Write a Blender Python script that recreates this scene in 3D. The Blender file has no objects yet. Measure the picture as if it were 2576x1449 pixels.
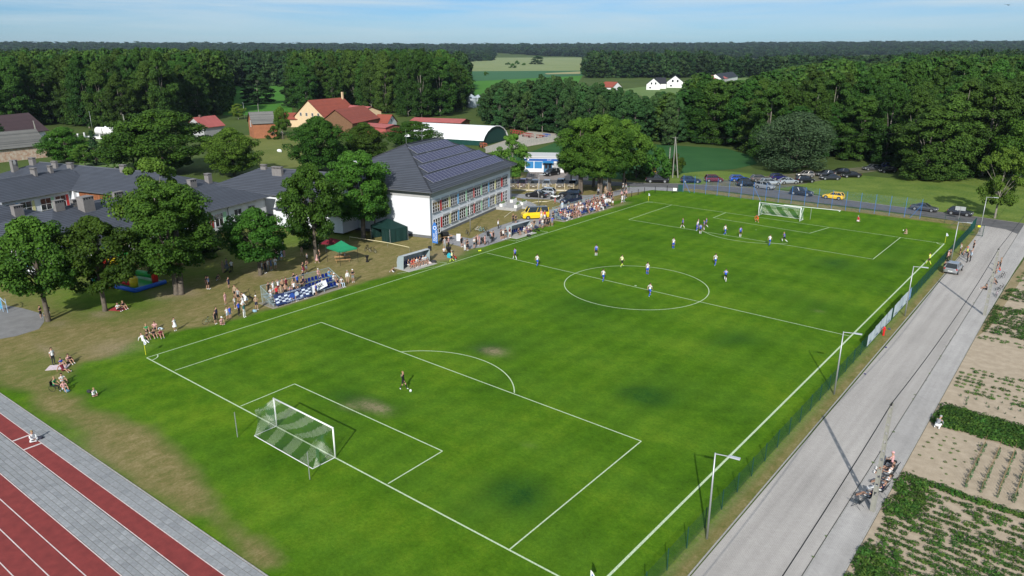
import bpy, bmesh, math, random
import numpy as np
from math import sin, cos, pi, radians, sqrt, atan2, hypot
from mathutils import Vector, Matrix, Euler
random.seed(7)
SC = bpy.context.scene
COL = SC.collection
# ------------------------------------------------------------------ camera
CAM_P = Vector((69.3585, -28.2093, 28.5114)); YAW = -0.683493; PIT = 0.315590; ROL = 0.00084; F = 1822.52
fw = Vector((sin(YAW)*cos(PIT), cos(YAW)*cos(PIT), -sin(PIT)))
rt = fw.cross(Vector((0, 0, 1))).normalized(); up = rt.cross(fw)
RT = rt*cos(ROL)+up*sin(ROL); UP = -rt*sin(ROL)+up*cos(ROL)
cam = bpy.data.objects.new('camera', bpy.data.cameras.new('camera')); COL.objects.link(cam)
cam.matrix_world = Matrix(((RT.x, UP.x, -fw.x, CAM_P.x), (RT.y, UP.y, -fw.y, CAM_P.y), (RT.z, UP.z, -fw.z, CAM_P.z), (0, 0, 0, 1)))
cam.data.sensor_width = 36; cam.data.lens = F/2576*36; cam.data.clip_start = .5; cam.data.clip_end = 30000
SC.camera = cam
# ------------------------------------------------------------------ sky, sun, exposure
SUN_EL = radians(30.8); SUN_AZ = radians(150)       # compass-like: from +Y towards +X
w = bpy.data.worlds.new('World'); SC.world = w; w.use_nodes = True
nt = w.node_tree; nt.nodes.clear()
N = nt.nodes.new; Lk = nt.links.new
out = N('ShaderNodeOutputWorld'); bg = N('ShaderNodeBackground'); sky = N('ShaderNodeTexSky')
sky.sky_type = 'NISHITA'; sky.sun_disc = False; sky.sun_elevation = SUN_EL; sky.sun_rotation = SUN_AZ
sky.altitude = 200; sky.air_density = 1.0; sky.dust_density = 0.2; sky.ozone_density = 3.0
tc = N('ShaderNodeTexCoord'); mp = N('ShaderNodeMapping'); mp.inputs['Scale'].default_value = (1.0, 1.0, 16.0); mp.inputs['Rotation'].default_value = (0.02, -.04, .6)
ns = N('ShaderNodeTexNoise'); ns.inputs['Scale'].default_value = 2.6; ns.inputs['Detail'].default_value = 9; ns.inputs['Roughness'].default_value = .56; ns.inputs['Distortion'].default_value = .35
cr = N('ShaderNodeValToRGB'); cr.color_ramp.elements[0].position = .34; cr.color_ramp.elements[1].position = .62
cr.color_ramp.elements[0].color = (0, 0, 0, 1); cr.color_ramp.elements[1].color = (.95, .95, .95, 1)
mx = N('ShaderNodeMix'); mx.data_type = 'RGBA'
Lk(tc.outputs['Generated'], mp.inputs['Vector']); Lk(mp.outputs[0], ns.inputs['Vector']); Lk(ns.outputs['Fac'], cr.inputs[0])
tint = N('ShaderNodeMix'); tint.data_type = 'RGBA'; tint.blend_type = 'MULTIPLY'; tint.inputs['Factor'].default_value = 1
tint.inputs[7].default_value = (.44, .69, 1.06, 1)
Lk(sky.outputs[0], tint.inputs[6])
sx = N('ShaderNodeSeparateXYZ'); Lk(tc.outputs['Generated'], sx.inputs[0]); el = N('ShaderNodeMapRange'); el.inputs[1].default_value = .0; el.inputs[2].default_value = .075; el.inputs[3].default_value = .12; Lk(sx.outputs['Z'], el.inputs[0]); cm_ = N('ShaderNodeMath'); cm_.operation = 'MULTIPLY'; Lk(cr.outputs[0], cm_.inputs[0]); Lk(el.outputs[0], cm_.inputs[1]); Lk(cm_.outputs[0], mx.inputs['Factor']); Lk(tint.outputs[2], mx.inputs[6]); mx.inputs[7].default_value = (6.7, 7.7, 8.1, 1)
Lk(mx.outputs[2], bg.inputs[0]); bg.inputs[1].default_value = 0.075; Lk(bg.outputs[0], out.inputs[0])
sun = bpy.data.objects.new('sun', bpy.data.lights.new('sun', 'SUN')); COL.objects.link(sun)
sun.data.energy = 4.2; sun.data.angle = radians(.53); sun.data.color = (1, .965, .90)
SD = Vector((cos(SUN_EL)*sin(SUN_AZ), cos(SUN_EL)*cos(SUN_AZ), sin(SUN_EL)))
sun.rotation_euler = (-SD).to_track_quat('-Z', 'Y').to_euler()
SC.view_settings.view_transform = 'Standard'; SC.view_settings.look = 'None'; SC.view_settings.gamma = 1
SC.view_settings.use_curve_mapping = False; SC.view_settings.exposure = 0.38
SC.render.engine = 'CYCLES'
cy = SC.cycles; cy.max_bounces = 5; cy.diffuse_bounces = 2; cy.glossy_bounces = 2; cy.transparent_max_bounces = 8
cy.transmission_bounces = 3; cy.volume_bounces = 0; cy.caustics_reflective = False; cy.caustics_refractive = False; cy.use_denoising = True
# ------------------------------------------------------------------ survey helpers
def G(x, y, z=0.0):
    """site point at height z seen at photo position (x, y) of the 2576 px wide survey print"""
    d = fw+RT*((x-1288)/F)+UP*((724.5-y)/F)
    return CAM_P+d*((z-CAM_P.z)/d.z)
def PJ(p):
    d = Vector(p)-CAM_P; z = d.dot(fw); return 1288+F*d.dot(RT)/z, 724.5-F*d.dot(UP)/z
def HT(b, y):
    """height above ground point b that reaches row y"""
    lo, hi = -2, 90
    for _ in range(40):
        m = (lo+hi)/2
        if PJ((b[0], b[1], m))[1] > y: lo = m
        else: hi = m
    return lo
def DEP(p): return (Vector(p)-CAM_P).dot(fw)
# ------------------------------------------------------------------ materials
MATS = {}
def mat(name, c, rough=.8, var=0.0, scale=4.0, bump=0.0, metal=0.0, spec=.3, emit=None, c2=None, detail=6, objvar=0.0, bscale=None):
    if name in MATS: return MATS[name]
    m = bpy.data.materials.new(name); m.use_nodes = True; MATS[name] = m
    t = m.node_tree; b = t.nodes['Principled BSDF']
    b.inputs['Base Color'].default_value = (*c, 1); b.inputs['Roughness'].default_value = rough
    b.inputs['Metallic'].default_value = metal; b.inputs['Specular IOR Level'].default_value = spec
    m.diffuse_color = (*c, 1)
    if var or c2 or bump or objvar:
        tx = t.nodes.new('ShaderNodeTexCoord'); n = t.nodes.new('ShaderNodeTexNoise')
        n.inputs['Scale'].default_value = scale; n.inputs['Detail'].default_value = detail; n.inputs['Roughness'].default_value = .62
        t.links.new(tx.outputs['Object'], n.inputs['Vector'])
        r = t.nodes.new('ShaderNodeValToRGB')
        ca = c2 if c2 else tuple(max(0, v*(1-var)) for v in c); cb = c if c2 else tuple(min(1, v*(1+var)) for v in c)
        r.color_ramp.elements[0].position = .32; r.color_ramp.elements[1].position = .68
        r.color_ramp.elements[0].color = (*ca, 1); r.color_ramp.elements[1].color = (*cb, 1)
        t.links.new(n.outputs['Fac'], r.inputs[0]); last = r.outputs[0]
        if objvar:
            oi = t.nodes.new('ShaderNodeObjectInfo'); h = t.nodes.new('ShaderNodeHueSaturation'); mr = t.nodes.new('ShaderNodeMapRange')
            mr.inputs[3].default_value = 1-objvar; mr.inputs[4].default_value = 1+objvar
            t.links.new(oi.outputs['Random'], mr.inputs[0]); t.links.new(mr.outputs[0], h.inputs['Value']); t.links.new(last, h.inputs['Color']); last = h.outputs[0]
        t.links.new(last, b.inputs['Base Color'])
        if bump:
            n2 = n
            if bscale:
                n2 = t.nodes.new('ShaderNodeTexNoise'); n2.inputs['Scale'].default_value = bscale; n2.inputs['Detail'].default_value = 4
                t.links.new(tx.outputs['Object'], n2.inputs['Vector'])
            bp = t.nodes.new('ShaderNodeBump'); bp.inputs['Strength'].default_value = bump; bp.inputs['Distance'].default_value = .05
            t.links.new(n2.outputs['Fac'], bp.inputs['Height']); t.links.new(bp.outputs[0], b.inputs['Normal'])
    if emit: b.inputs['Emission Color'].default_value = (*c, 1); b.inputs['Emission Strength'].default_value = emit
    return m
# ------------------------------------------------------------------ mesh builder
class MB:
    def __init__(s): s.v = []; s.f = []; s.m = []
    def add(s, vs, fs, mi=0):
        o = len(s.v); s.v += [tuple(v) for v in vs]; s.f += [tuple(i+o for i in f) for f in fs]; s.m += [mi]*len(fs); return s
    def quad(s, a, b, c, d, mi=0): return s.add([a, b, c, d], [(0, 1, 2, 3)], mi)
    def box(s, x0, x1, y0, y1, z0, z1, mi=0, M=None):
        vs = [Vector((x, y, z)) for z in (z0, z1) for y in (y0, y1) for x in (x0, x1)]
        if M: vs = [M @ v for v in vs]
        return s.add(vs, [(0, 2, 3, 1), (4, 5, 7, 6), (0, 1, 5, 4), (2, 6, 7, 3), (0, 4, 6, 2), (1, 3, 7, 5)], mi)
    def prism(s, poly, z0, z1, mi=0, mt=None):
        n = len(poly)
        a = sum(poly[i][0]*poly[(i+1) % n][1]-poly[(i+1) % n][0]*poly[i][1] for i in range(n))
        if a < 0: poly = poly[::-1]
        vs = [(p[0], p[1], z0) for p in poly]+[(p[0], p[1], z1) for p in poly]
        s.add(vs, [(i, (i+1) % n, n+(i+1) % n, n+i) for i in range(n)], mi)
        return s.add([(p[0], p[1], z1) for p in poly], [tuple(range(n))], mi if mt is None else mt)
    def tube(s, pts, r, k=6, mi=0, cap=True):
        pts = [Vector(p) for p in pts]; rs = r if isinstance(r, (list, tuple)) else [r]*len(pts)
        vs = []; n = len(pts)
        for i, p in enumerate(pts):
            d = (pts[min(i+1, n-1)]-pts[max(i-1, 0)])
            if d.length < 1e-9: d = Vector((0, 0, 1))
            d.normalize(); a = d.cross(Vector((0, 0, 1)) if abs(d.z) < .9 else Vector((1, 0, 0))).normalized(); b = d.cross(a)
            vs += [p+(a*cos(2*pi*j/k)+b*sin(2*pi*j/k))*rs[i] for j in range(k)]
        fs = [(i*k+j, i*k+(j+1) % k, (i+1)*k+(j+1) % k, (i+1)*k+j) for i in range(n-1) for j in range(k)]
        if cap: fs += [tuple(range(k))[::-1], tuple((n-1)*k+j for j in range(k))]
        return s.add(vs, fs, mi)
    def ball(s, c, r, mi=0, nu=8, nv=5):
        if not isinstance(r, (tuple, list)): r = (r, r, r)
        vs = [(c[0], c[1], c[2]-r[2])]
        for j in range(1, nv):
            t = -pi/2+pi*j/nv
            vs += [(c[0]+r[0]*cos(t)*cos(2*pi*i/nu), c[1]+r[1]*cos(t)*sin(2*pi*i/nu), c[2]+r[2]*sin(t)) for i in range(nu)]
        vs.append((c[0], c[1], c[2]+r[2])); L = len(vs)-1
        fs = [(0, 1+(i+1) % nu, 1+i) for i in range(nu)]
        for j in range(nv-2): fs += [(1+j*nu+i, 1+j*nu+(i+1) % nu, 1+(j+1)*nu+(i+1) % nu, 1+(j+1)*nu+i) for i in range(nu)]
        fs += [(L-nu+i, L-nu+(i+1) % nu, L) for i in range(nu)]
        return s.add(vs, fs, mi)
    def strip(s, a, b, wd, mi=0, z=None):
        a = Vector(a); b = Vector(b); d = (b-a); p = Vector((-d.y, d.x, 0)).normalized()*wd/2
        return s.quad(a-p, b-p, b+p, a+p, mi)
    def mesh(s, name, mats, smooth=False):
        me = bpy.data.meshes.new(name); me.from_pydata(s.v, [], s.f)
        for m in (mats if isinstance(mats, (list, tuple)) else [mats]): me.materials.append(m)
        if any(s.m): me.polygons.foreach_set('material_index', s.m)
        if smooth: me.polygons.foreach_set('use_smooth', [True]*len(me.polygons))
        me.update(); return me
    def obj(s, name, mats, parent=None, smooth=False, loc=None, rz=None):
        return link(name, s.mesh(name, mats, smooth), parent, loc, rz)
def link(name, me, parent=None, loc=None, rz=None):
    o = bpy.data.objects.new(name, me); COL.objects.link(o)
    if parent: o.parent = parent
    if loc is not None: o.location = loc
    if rz is not None: o.rotation_euler = (0, 0, rz)
    return o
def tag(o, label, cat, group=None, kind=None):
    if label: o['label'] = label
    if cat: o['category'] = cat
    if group: o['group'] = group
    if kind: o['kind'] = kind
    return o
def struct(o): o['kind'] = 'structure'; return o
def stuff(o, label=None, cat=None): o['kind'] = 'stuff'; return tag(o, label, cat)
def thing(name, label, cat, loc=(0, 0, 0), rz=0, group=None):
    o = bpy.data.objects.new(name, None); COL.objects.link(o); o.empty_display_size = .2
    o.location = loc; o.rotation_euler = (0, 0, rz); return tag(o, label, cat, group)
def kids_index():
    d = {}
    for o in bpy.data.objects:
        if o.parent: d.setdefault(o.parent, []).append(o)
    return d
def dup(root, kids, loc, rz=0, sc=None, label=None, group=None, matmap=None):
    def cp(o, par):
        c = o.copy(); COL.objects.link(c); c.parent = par
        if matmap and c.type == 'MESH':
            for s in c.material_slots:
                if s.material and s.material.name in matmap:
                    m = matmap[s.material.name]; s.link = 'OBJECT'; s.material = m
        for k in kids.get(o, []): cp(k, c)
        return c
    r = cp(root, None); r.location = loc; r.rotation_euler = (0, 0, rz)
    if sc: r.scale = sc if isinstance(sc, (tuple, list)) else (sc,)*3
    if label: r['label'] = label
    if group: r['group'] = group
    return r
def text_mesh(s, size, mt, name='lettering', ext=0.0, squeeze=1.0):
    cu = bpy.data.curves.new(name, 'FONT'); cu.body = s; cu.size = size; cu.align_x = 'CENTER'; cu.align_y = 'CENTER'; cu.extrude = ext
    cu.resolution_u = 2
    o = bpy.data.objects.new(name, cu); COL.objects.link(o); bpy.context.view_layer.update()
    me = bpy.data.meshes.new_from_object(o.evaluated_get(bpy.context.evaluated_depsgraph_get()))
    bpy.data.objects.remove(o); bpy.data.curves.remove(cu); me.materials.clear(); me.materials.append(mt)
    if squeeze != 1:
        for v in me.vertices: v.co.x *= squeeze
    return me
def text_on(s, size, mt, parent, c, xdir, ydir, squeeze=1.0, name='lettering'):
    """flat lettering centred at c, reading along xdir, its top towards ydir"""
    o = link(name, text_mesh(s, size, mt, name, 0, squeeze), parent)
    x = Vector(xdir).normalized(); y = Vector(ydir).normalized(); z = x.cross(y).normalized(); y = z.cross(x)
    o.matrix_local = Matrix(((x.x, y.x, z.x, c[0]), (x.y, y.y, z.y, c[1]), (x.z, y.z, z.z, c[2]), (0, 0, 0, 1)))
    return o
# ================================================================== ground
def pts_world(pl, z=0): return [G(x, y, z) for x, y in pl]
def sheet(name, poly, z, m, world=True):
    b = MB(); b.add([(p[0], p[1], z) for p in poly], [tuple(range(len(poly)))])
    me = b.mesh(name, m); o = link(name, me)
    if me.polygons[0].normal.z < 0: me.flip_normals()
    return struct(o)
def pix_sheet(name, pl, z, m): return sheet(name, pts_world(pl), z, m)
def relief(x, y):
    """far relief: the plain lifts gently towards the horizon woods"""
    r = hypot(x-69, y+28); a = atan2(-(x-69), y+28)       # bearing, left positive
    t = max(0, r-2500)
    return min(t*.024, 58+9*sin(a*3.1+1.)+5*sin(a*7.3))
def field_mat(name, c1, c2, scale=.05, stripe=None, bump=.4):
    m = bpy.data.materials.new(name); m.use_nodes = True; t = m.node_tree; b = t.nodes['Principled BSDF']
    b.inputs['Roughness'].default_value = .95; b.inputs['Specular IOR Level'].default_value = .1
    g = t.nodes.new('ShaderNodeTexCoord')
    n1 = t.nodes.new('ShaderNodeTexNoise'); n1.inputs['Scale'].default_value = scale; n1.inputs['Detail'].default_value = 8; n1.inputs['Roughness'].default_value = .65
    n2 = t.nodes.new('ShaderNodeTexNoise'); n2.inputs['Scale'].default_value = 2.2; n2.inputs['Detail'].default_value = 5
    mp = t.nodes.new('ShaderNodeMapping')
    if stripe: mp.inputs['Rotation'].default_value = (0, 0, stripe[0]); mp.inputs['Scale'].default_value = (stripe[1], 1, 1)
    t.links.new(g.outputs['Object'], n1.inputs['Vector']); t.links.new(g.outputs['Object'], mp.inputs[0]); t.links.new(mp.outputs[0], n2.inputs['Vector'])
    ad = t.nodes.new('ShaderNodeMath'); ad.operation = 'ADD'; mu = t.nodes.new('ShaderNodeMath'); mu.operation = 'MULTIPLY'; mu.inputs[1].default_value = .55
    t.links.new(n2.outputs['Fac'], mu.inputs[0]); t.links.new(n1.outputs['Fac'], ad.inputs[0]); t.links.new(mu.outputs[0], ad.inputs[1])
    r = t.nodes.new('ShaderNodeValToRGB'); r.color_ramp.elements[0].position = .55; r.color_ramp.elements[1].position = 1.0
    r.color_ramp.elements[0].color = (*c1, 1); r.color_ramp.elements[1].color = (*c2, 1)
    t.links.new(ad.outputs[0], r.inputs[0]); t.links.new(r.outputs[0], b.inputs['Base Color'])
    bp = t.nodes.new('ShaderNodeBump'); bp.inputs['Strength'].default_value = bump; bp.inputs['Distance'].default_value = .15
    t.links.new(n2.outputs['Fac'], bp.inputs['Height']); t.links.new(bp.outputs[0], b.inputs['Normal'])
    MATS[name] = m; return m
m_ground = field_mat('meadow_ground', (.045, .075, .018), (.085, .12, .03), .03)
# one polar sheet to the horizon
vs = [(69, -28, -.03)]; fs = []; rings = [40, 90, 150, 220, 300, 400, 550, 750, 1000, 1300, 1700, 2200, 2800, 3600, 4600, 6000, 8000, 11000, 16000]; K = 96
for r in rings:
    for j in range(K):
        a = 2*pi*j/K; x = 69-r*sin(a); y = -28+r*cos(a); vs.append((x, y, relief(x, y)-.03))
fs += [(0, 1+j, 1+(j+1) % K) for j in range(K)]
for i in range(len(rings)-1): fs += [(1+i*K+j, 1+(i+1)*K+j, 1+(i+1)*K+(j+1) % K, 1+i*K+(j+1) % K) for j in range(K)]
gb = MB(); gb.add(vs, fs); struct(gb.obj('ground', m_ground, smooth=True))
# ---- lawn and pitch: one fine sheet with attributes for wear
X0, X1, Y0, Y1, ST = -62.0, 55.55, -12.1, 119.0, .5
nx = int((X1-X0)/ST)+1; ny = int((Y1-Y0)/ST)+1
gx, gy = np.meshgrid(np.linspace(X0, X1, nx), np.linspace(Y0, Y1, ny))
def inpoly(px, py, poly):
    c = np.zeros(px.shape, bool); n = len(poly)
    for i in range(n):
        x1, y1 = poly[i][0], poly[i][1]; x2, y2 = poly[(i+1) % n][0], poly[(i+1) % n][1]
        if y1 == y2: continue
        c ^= ((y1 > py) != (y2 > py)) & (px < (x2-x1)*(py-y1)/(y2-y1)+x1)
    return c
def sdist(px, py, poly):
    d = np.full(px.shape, 1e9); n = len(poly)
    for i in range(n):
        ax, ay = poly[i][0], poly[i][1]; bx, by = poly[(i+1) % n][0], poly[(i+1) % n][1]
        ex, ey = bx-ax, by-ay; L = ex*ex+ey*ey+1e-9
        t = np.clip(((px-ax)*ex+(py-ay)*ey)/L, 0, 1); d = np.minimum(d, np.hypot(px-ax-t*ex, py-ay-t*ey))
    return np.where(inpoly(px, py, poly), d, -d)
rng = np.random.default_rng(3)
def vnoise(px, py, s, seed):
    r = np.random.default_rng(seed); T = r.random((64, 64)); x = px/s+100; y = py/s+100
    xi = np.floor(x).astype(int); yi = np.floor(y).astype(int); fx = x-xi; fy = y-yi; fx = fx*fx*(3-2*fx); fy = fy*fy*(3-2*fy)
    g = lambda a, b: T[a % 64, b % 64]
    return (g(xi, yi)*(1-fx)+g(xi+1, yi)*fx)*(1-fy)+(g(xi, yi+1)*(1-fx)+g(xi+1, yi+1)*fx)*fy
def fbm(px, py, s, seed): return sum(vnoise(px, py, s/2**k, seed+k)/2**k for k in range(4))/1.875
dry_poly = pts_world([(1640, 478), (1540, 512), (1400, 560), (1290, 596), (1180, 634), (1130, 655), (1060, 668), (1000, 688), (905, 715), (860, 728), (700, 779), (640, 790), (560, 815), (450, 835), (372, 850), (330, 872), (290, 896),
    (215, 915), (170, 960), (215, 1010), (330, 1035), (385, 1085), (470, 1150), (560, 1250), (660, 1330), (740, 1400), (800, 1449), (640, 1449), (500, 1330), (300, 1190), (150, 1080), (0, 985), (-200, 900), (-300, 700), (400, 500), (900, 430), (1300, 430)])
sd = sdist(gx, gy, dry_poly)+ (fbm(gx, gy, 5, 11)-.5)*3.2
dry = np.clip(sd/1.6+.1, 0, 1)
for (bx, by, rx, ry, a) in [(230, 760, 9, 5, .85), (330, 740, 9, 5, .8), (470, 690, 7, 6, .7), (620, 640, 9, 7, .6), (130, 700, 9, 6, .7), (700, 600, 9, 6, .6), (600, 590, 7, 5, .5), (800, 600, 6, 8, .6), (70, 900, 7, 4, .35), (90, 960, 6, 4, .3), (870, 590, 5, 5, .5)]:
    c = G(bx, by); dry *= 1-a*np.exp(-(((gx-c.x)/rx)**2+((gy-c.y)/ry)**2))
dry = np.clip(dry*(.62+1.0*fbm(gx, gy, 3.2, 5)), 0, 1)
fr = G(300, 1200); dry *= 1-.65*np.exp(-((gy+11.6)/.8)**2)
right = np.clip((gx-54.55)/.25, 0, 1)*(.55+.6*fbm(gx, gy, 1.6, 9)); dry = np.maximum(dry, np.clip(right, 0, 1))
farv = np.clip((gy-115.2)/.7, 0, 1)*(.75+.4*fbm(gx, gy, 2, 19)); dry = np.maximum(dry, np.clip(farv, 0, 1))
cnr = np.exp(-(((gx-53)/3.0)**2+((gy-113.5)/2.2)**2)); dry = np.maximum(dry, np.clip(cnr*1.2-.2, 0, .8))
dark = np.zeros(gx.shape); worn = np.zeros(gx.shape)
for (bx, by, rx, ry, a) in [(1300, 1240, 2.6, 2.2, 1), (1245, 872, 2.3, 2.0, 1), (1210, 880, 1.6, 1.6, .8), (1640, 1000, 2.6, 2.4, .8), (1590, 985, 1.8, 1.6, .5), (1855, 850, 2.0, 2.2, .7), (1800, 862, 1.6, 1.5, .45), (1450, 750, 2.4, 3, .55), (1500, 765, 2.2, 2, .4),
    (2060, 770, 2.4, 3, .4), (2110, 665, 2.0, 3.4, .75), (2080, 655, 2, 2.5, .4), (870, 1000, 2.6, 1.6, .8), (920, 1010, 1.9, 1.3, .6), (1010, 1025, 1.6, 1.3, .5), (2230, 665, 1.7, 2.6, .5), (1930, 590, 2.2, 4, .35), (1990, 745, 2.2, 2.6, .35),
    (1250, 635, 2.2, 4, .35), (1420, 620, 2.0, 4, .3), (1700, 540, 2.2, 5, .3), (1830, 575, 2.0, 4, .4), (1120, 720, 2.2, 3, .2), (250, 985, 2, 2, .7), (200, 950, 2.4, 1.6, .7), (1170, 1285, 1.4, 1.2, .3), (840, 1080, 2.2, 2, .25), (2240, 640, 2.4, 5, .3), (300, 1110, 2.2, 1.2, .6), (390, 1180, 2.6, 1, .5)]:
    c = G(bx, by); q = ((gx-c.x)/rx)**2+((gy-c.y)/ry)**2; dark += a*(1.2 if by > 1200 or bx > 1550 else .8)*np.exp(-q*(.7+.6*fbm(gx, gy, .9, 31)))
for (bx, by, rx, ry, a) in [(1243, 884, 1.3, .9, .95), (935, 1022, 1.6, .8, .8), (960, 1028, .8, .6, .5), (2060, 783, .5, .4, .35), (2215, 490, 2, 2, .2), (415, 742, 2.6, 1.6, 1), (660, 690, 2.2, 1.2, .9), (255, 790, 1.6, 1, .9), (145, 815, 1.2, .8, .7), (470, 735, 2.2, 1, .9), (285, 875, 2.4, 2.2, .8), (120, 880, 3, .5, .8), (880, 1022, .8, .6, .5),
    (1330, 1120, .5, .4, .15), (1160, 617, 3.5, 2, .5), (1120, 640, 2.5, 3, .5), (1505, 530, .8, 5, .8), (1100, 650, 3, 4, .45), (860, 645, 4, 2, .5), (1230, 600, 1, 6, .5), (215, 1150, 6, 1.5, .35), (1560, 515, .8, 3, .8)]:
    c = G(bx, by); q = ((gx-c.x)/rx)**2+((gy-c.y)/ry)**2; worn += a*np.exp(-q*(.5+1.0*fbm(gx, gy, 1.1, 41)))
worn += np.clip((gx-54.1)/.3, 0, 1)*np.clip((54.75-gx)/.3, 0, 1)*.75*(gy < 110)
worn = np.clip(worn, 0, 1); dark = np.clip(dark, 0, 1)
pv = np.stack([gx.ravel(), gy.ravel(), np.full(gx.size, .0)], 1)
idx = np.arange(nx*ny).reshape(ny, nx)
fq = np.stack([idx[:-1, :-1].ravel(), idx[:-1, 1:].ravel(), idx[1:, 1:].ravel(), idx[1:, :-1].ravel()], 1)
me = bpy.data.meshes.new('lawn'); me.from_pydata(pv.tolist(), [], fq.tolist())
for nm, arr in (('dry', dry), ('dark', dark), ('worn', worn)):
    me.attributes.new(nm, 'FLOAT', 'POINT').data.foreach_set('value', arr.ravel().astype(np.float32))
m = bpy.data.materials.new('lawn_grass'); m.use_nodes = True; t = m.node_tree; b = t.nodes['Principled BSDF']
b.inputs['Roughness'].default_value = .95; b.inputs['Specular IOR Level'].default_value = .03
def nd(k, **kw):
    n = t.nodes.new(k)
    for a, v in kw.items(): n.inputs[a].default_value = v
    return n
L = t.links.new; tcx = t.nodes.new('ShaderNodeTexCoord')
def noise(sc, det=6, rough=.6, vec=None, dist=0):
    n = nd('ShaderNodeTexNoise', Scale=sc, Detail=det, Roughness=rough, Distortion=dist); L(vec or tcx.outputs['Object'], n.inputs['Vector']); return n.outputs['Fac']
def ramp(f, stops):
    r = t.nodes.new('ShaderNodeValToRGB'); e = r.color_ramp.elements
    while len(e) < len(stops): e.new(.5)
    for i, (p, c) in enumerate(stops): e[i].position = p; e[i].color = (*c, 1)
    L(f, r.inputs[0]); return r.outputs[0]
def mix(f, a, bb, mode='MIX'):
    x = t.nodes.new('ShaderNodeMix'); x.data_type = 'RGBA'; x.blend_type = mode
    if isinstance(f, float): x.inputs['Factor'].default_value = f
    else: L(f, x.inputs['Factor'])
    for s_, i in ((a, 6), (bb, 7)):
        if isinstance(s_, tuple): x.inputs[i].default_value = (*s_, 1)
        else: L(s_, x.inputs[i])
    return x.outputs[2]
def mathn(op, a, bb, clamp=False):
    x = t.nodes.new('ShaderNodeMath'); x.operation = op; x.use_clamp = clamp
    for s_, i in ((a, 0), (bb, 1)):
        if isinstance(s_, (int, float)): x.inputs[i].default_value = s_
        else: L(s_, x.inputs[i])
    return x.outputs[0]
def attr(nm): a = t.nodes.new('ShaderNodeAttribute'); a.attribute_name = nm; return a.outputs['Fac']
big = noise(.09, 5, .6); mid = noise(.7, 7, .7); fine = noise(6, 8, .82)
mpg = t.nodes.new('ShaderNodeMapping'); mpg.inputs['Scale'].default_value = (1, .55, 1); mpg.inputs['Rotation'].default_value = (0, 0, .9); L(tcx.outputs['Object'], mpg.inputs[0])
streak = noise(1.6, 6, .7, mpg.outputs[0], .6)
f1 = mathn('ADD', mathn('MULTIPLY', big, .40), mathn('ADD', mathn('MULTIPLY', mid, .34), mathn('MULTIPLY', fine, .26)))
lush = ramp(f1, [(.37, (.032, .090, .006)), (.50, (.067, .152, .008)), (.62, (.116, .202, .012))])
sep = t.nodes.new('ShaderNodeSeparateXYZ'); L(tcx.outputs['Object'], sep.inputs[0])
mow = mathn('SINE', mathn('MULTIPLY', sep.outputs['Y'], 2*pi/8.4), 0.0)
lush = mix(mathn('MULTIPLY', mathn('ADD', mow, 1.0), .055), lush, (.13, .24, .03))
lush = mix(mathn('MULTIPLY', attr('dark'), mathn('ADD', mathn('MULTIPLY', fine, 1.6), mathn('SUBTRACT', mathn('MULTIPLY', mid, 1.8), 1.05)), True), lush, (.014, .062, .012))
f2 = mathn('ADD', mathn('MULTIPLY', streak, .55), mathn('MULTIPLY', fine, .45))
dryc = ramp(f2, [(.34, (.105, .120, .028)), (.50, (.205, .172, .070)), (.66, (.33, .262, .135))])
dryf = mathn('MULTIPLY', attr('dry'), mathn('ADD', mathn('MULTIPLY', fine, .8), mathn('ADD', mathn('MULTIPLY', mid, 1.3), -.10)), True)
fj = t.nodes.new('ShaderNodeMapRange'); fj.inputs[1].default_value = .34; fj.inputs[2].default_value = .66; fj.inputs[3].default_value = .66; fj.inputs[4].default_value = 1.34; L(noise(3.6, 9, .9), fj.inputs[0])
str_ = mathn('ADD', 1.0, mathn('MULTIPLY', mathn('SINE', mathn('MULTIPLY', sep.outputs['X'], 2*pi/2.6), 0.0), .06))
hs_ = t.nodes.new('ShaderNodeHueSaturation'); L(mathn('MULTIPLY', fj.outputs[0], str_), hs_.inputs['Value']); L(lush, hs_.inputs['Color']); lush = hs_.outputs[0]
col = mix(dryf, mix(mathn('MULTIPLY', attr('dry'), 1.0, True), lush, (.075, .115, .02)), dryc)
col = mix(mathn('MULTIPLY', attr('worn'), mathn('ADD', mathn('MULTIPLY', noise(2.6, 9, .85), 4.2), -1.35), True), col, ramp(fine, [(.3, (.20, .155, .09)), (.7, (.36, .29, .19))]))
L(col, b.inputs['Base Color'])
bp = nd('ShaderNodeBump', Strength=.75, Distance=.06); L(noise(11, 5, .8), bp.inputs['Height']); L(bp.outputs[0], b.inputs['Normal'])
me.materials.append(m); struct(link('lawn', me))
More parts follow.
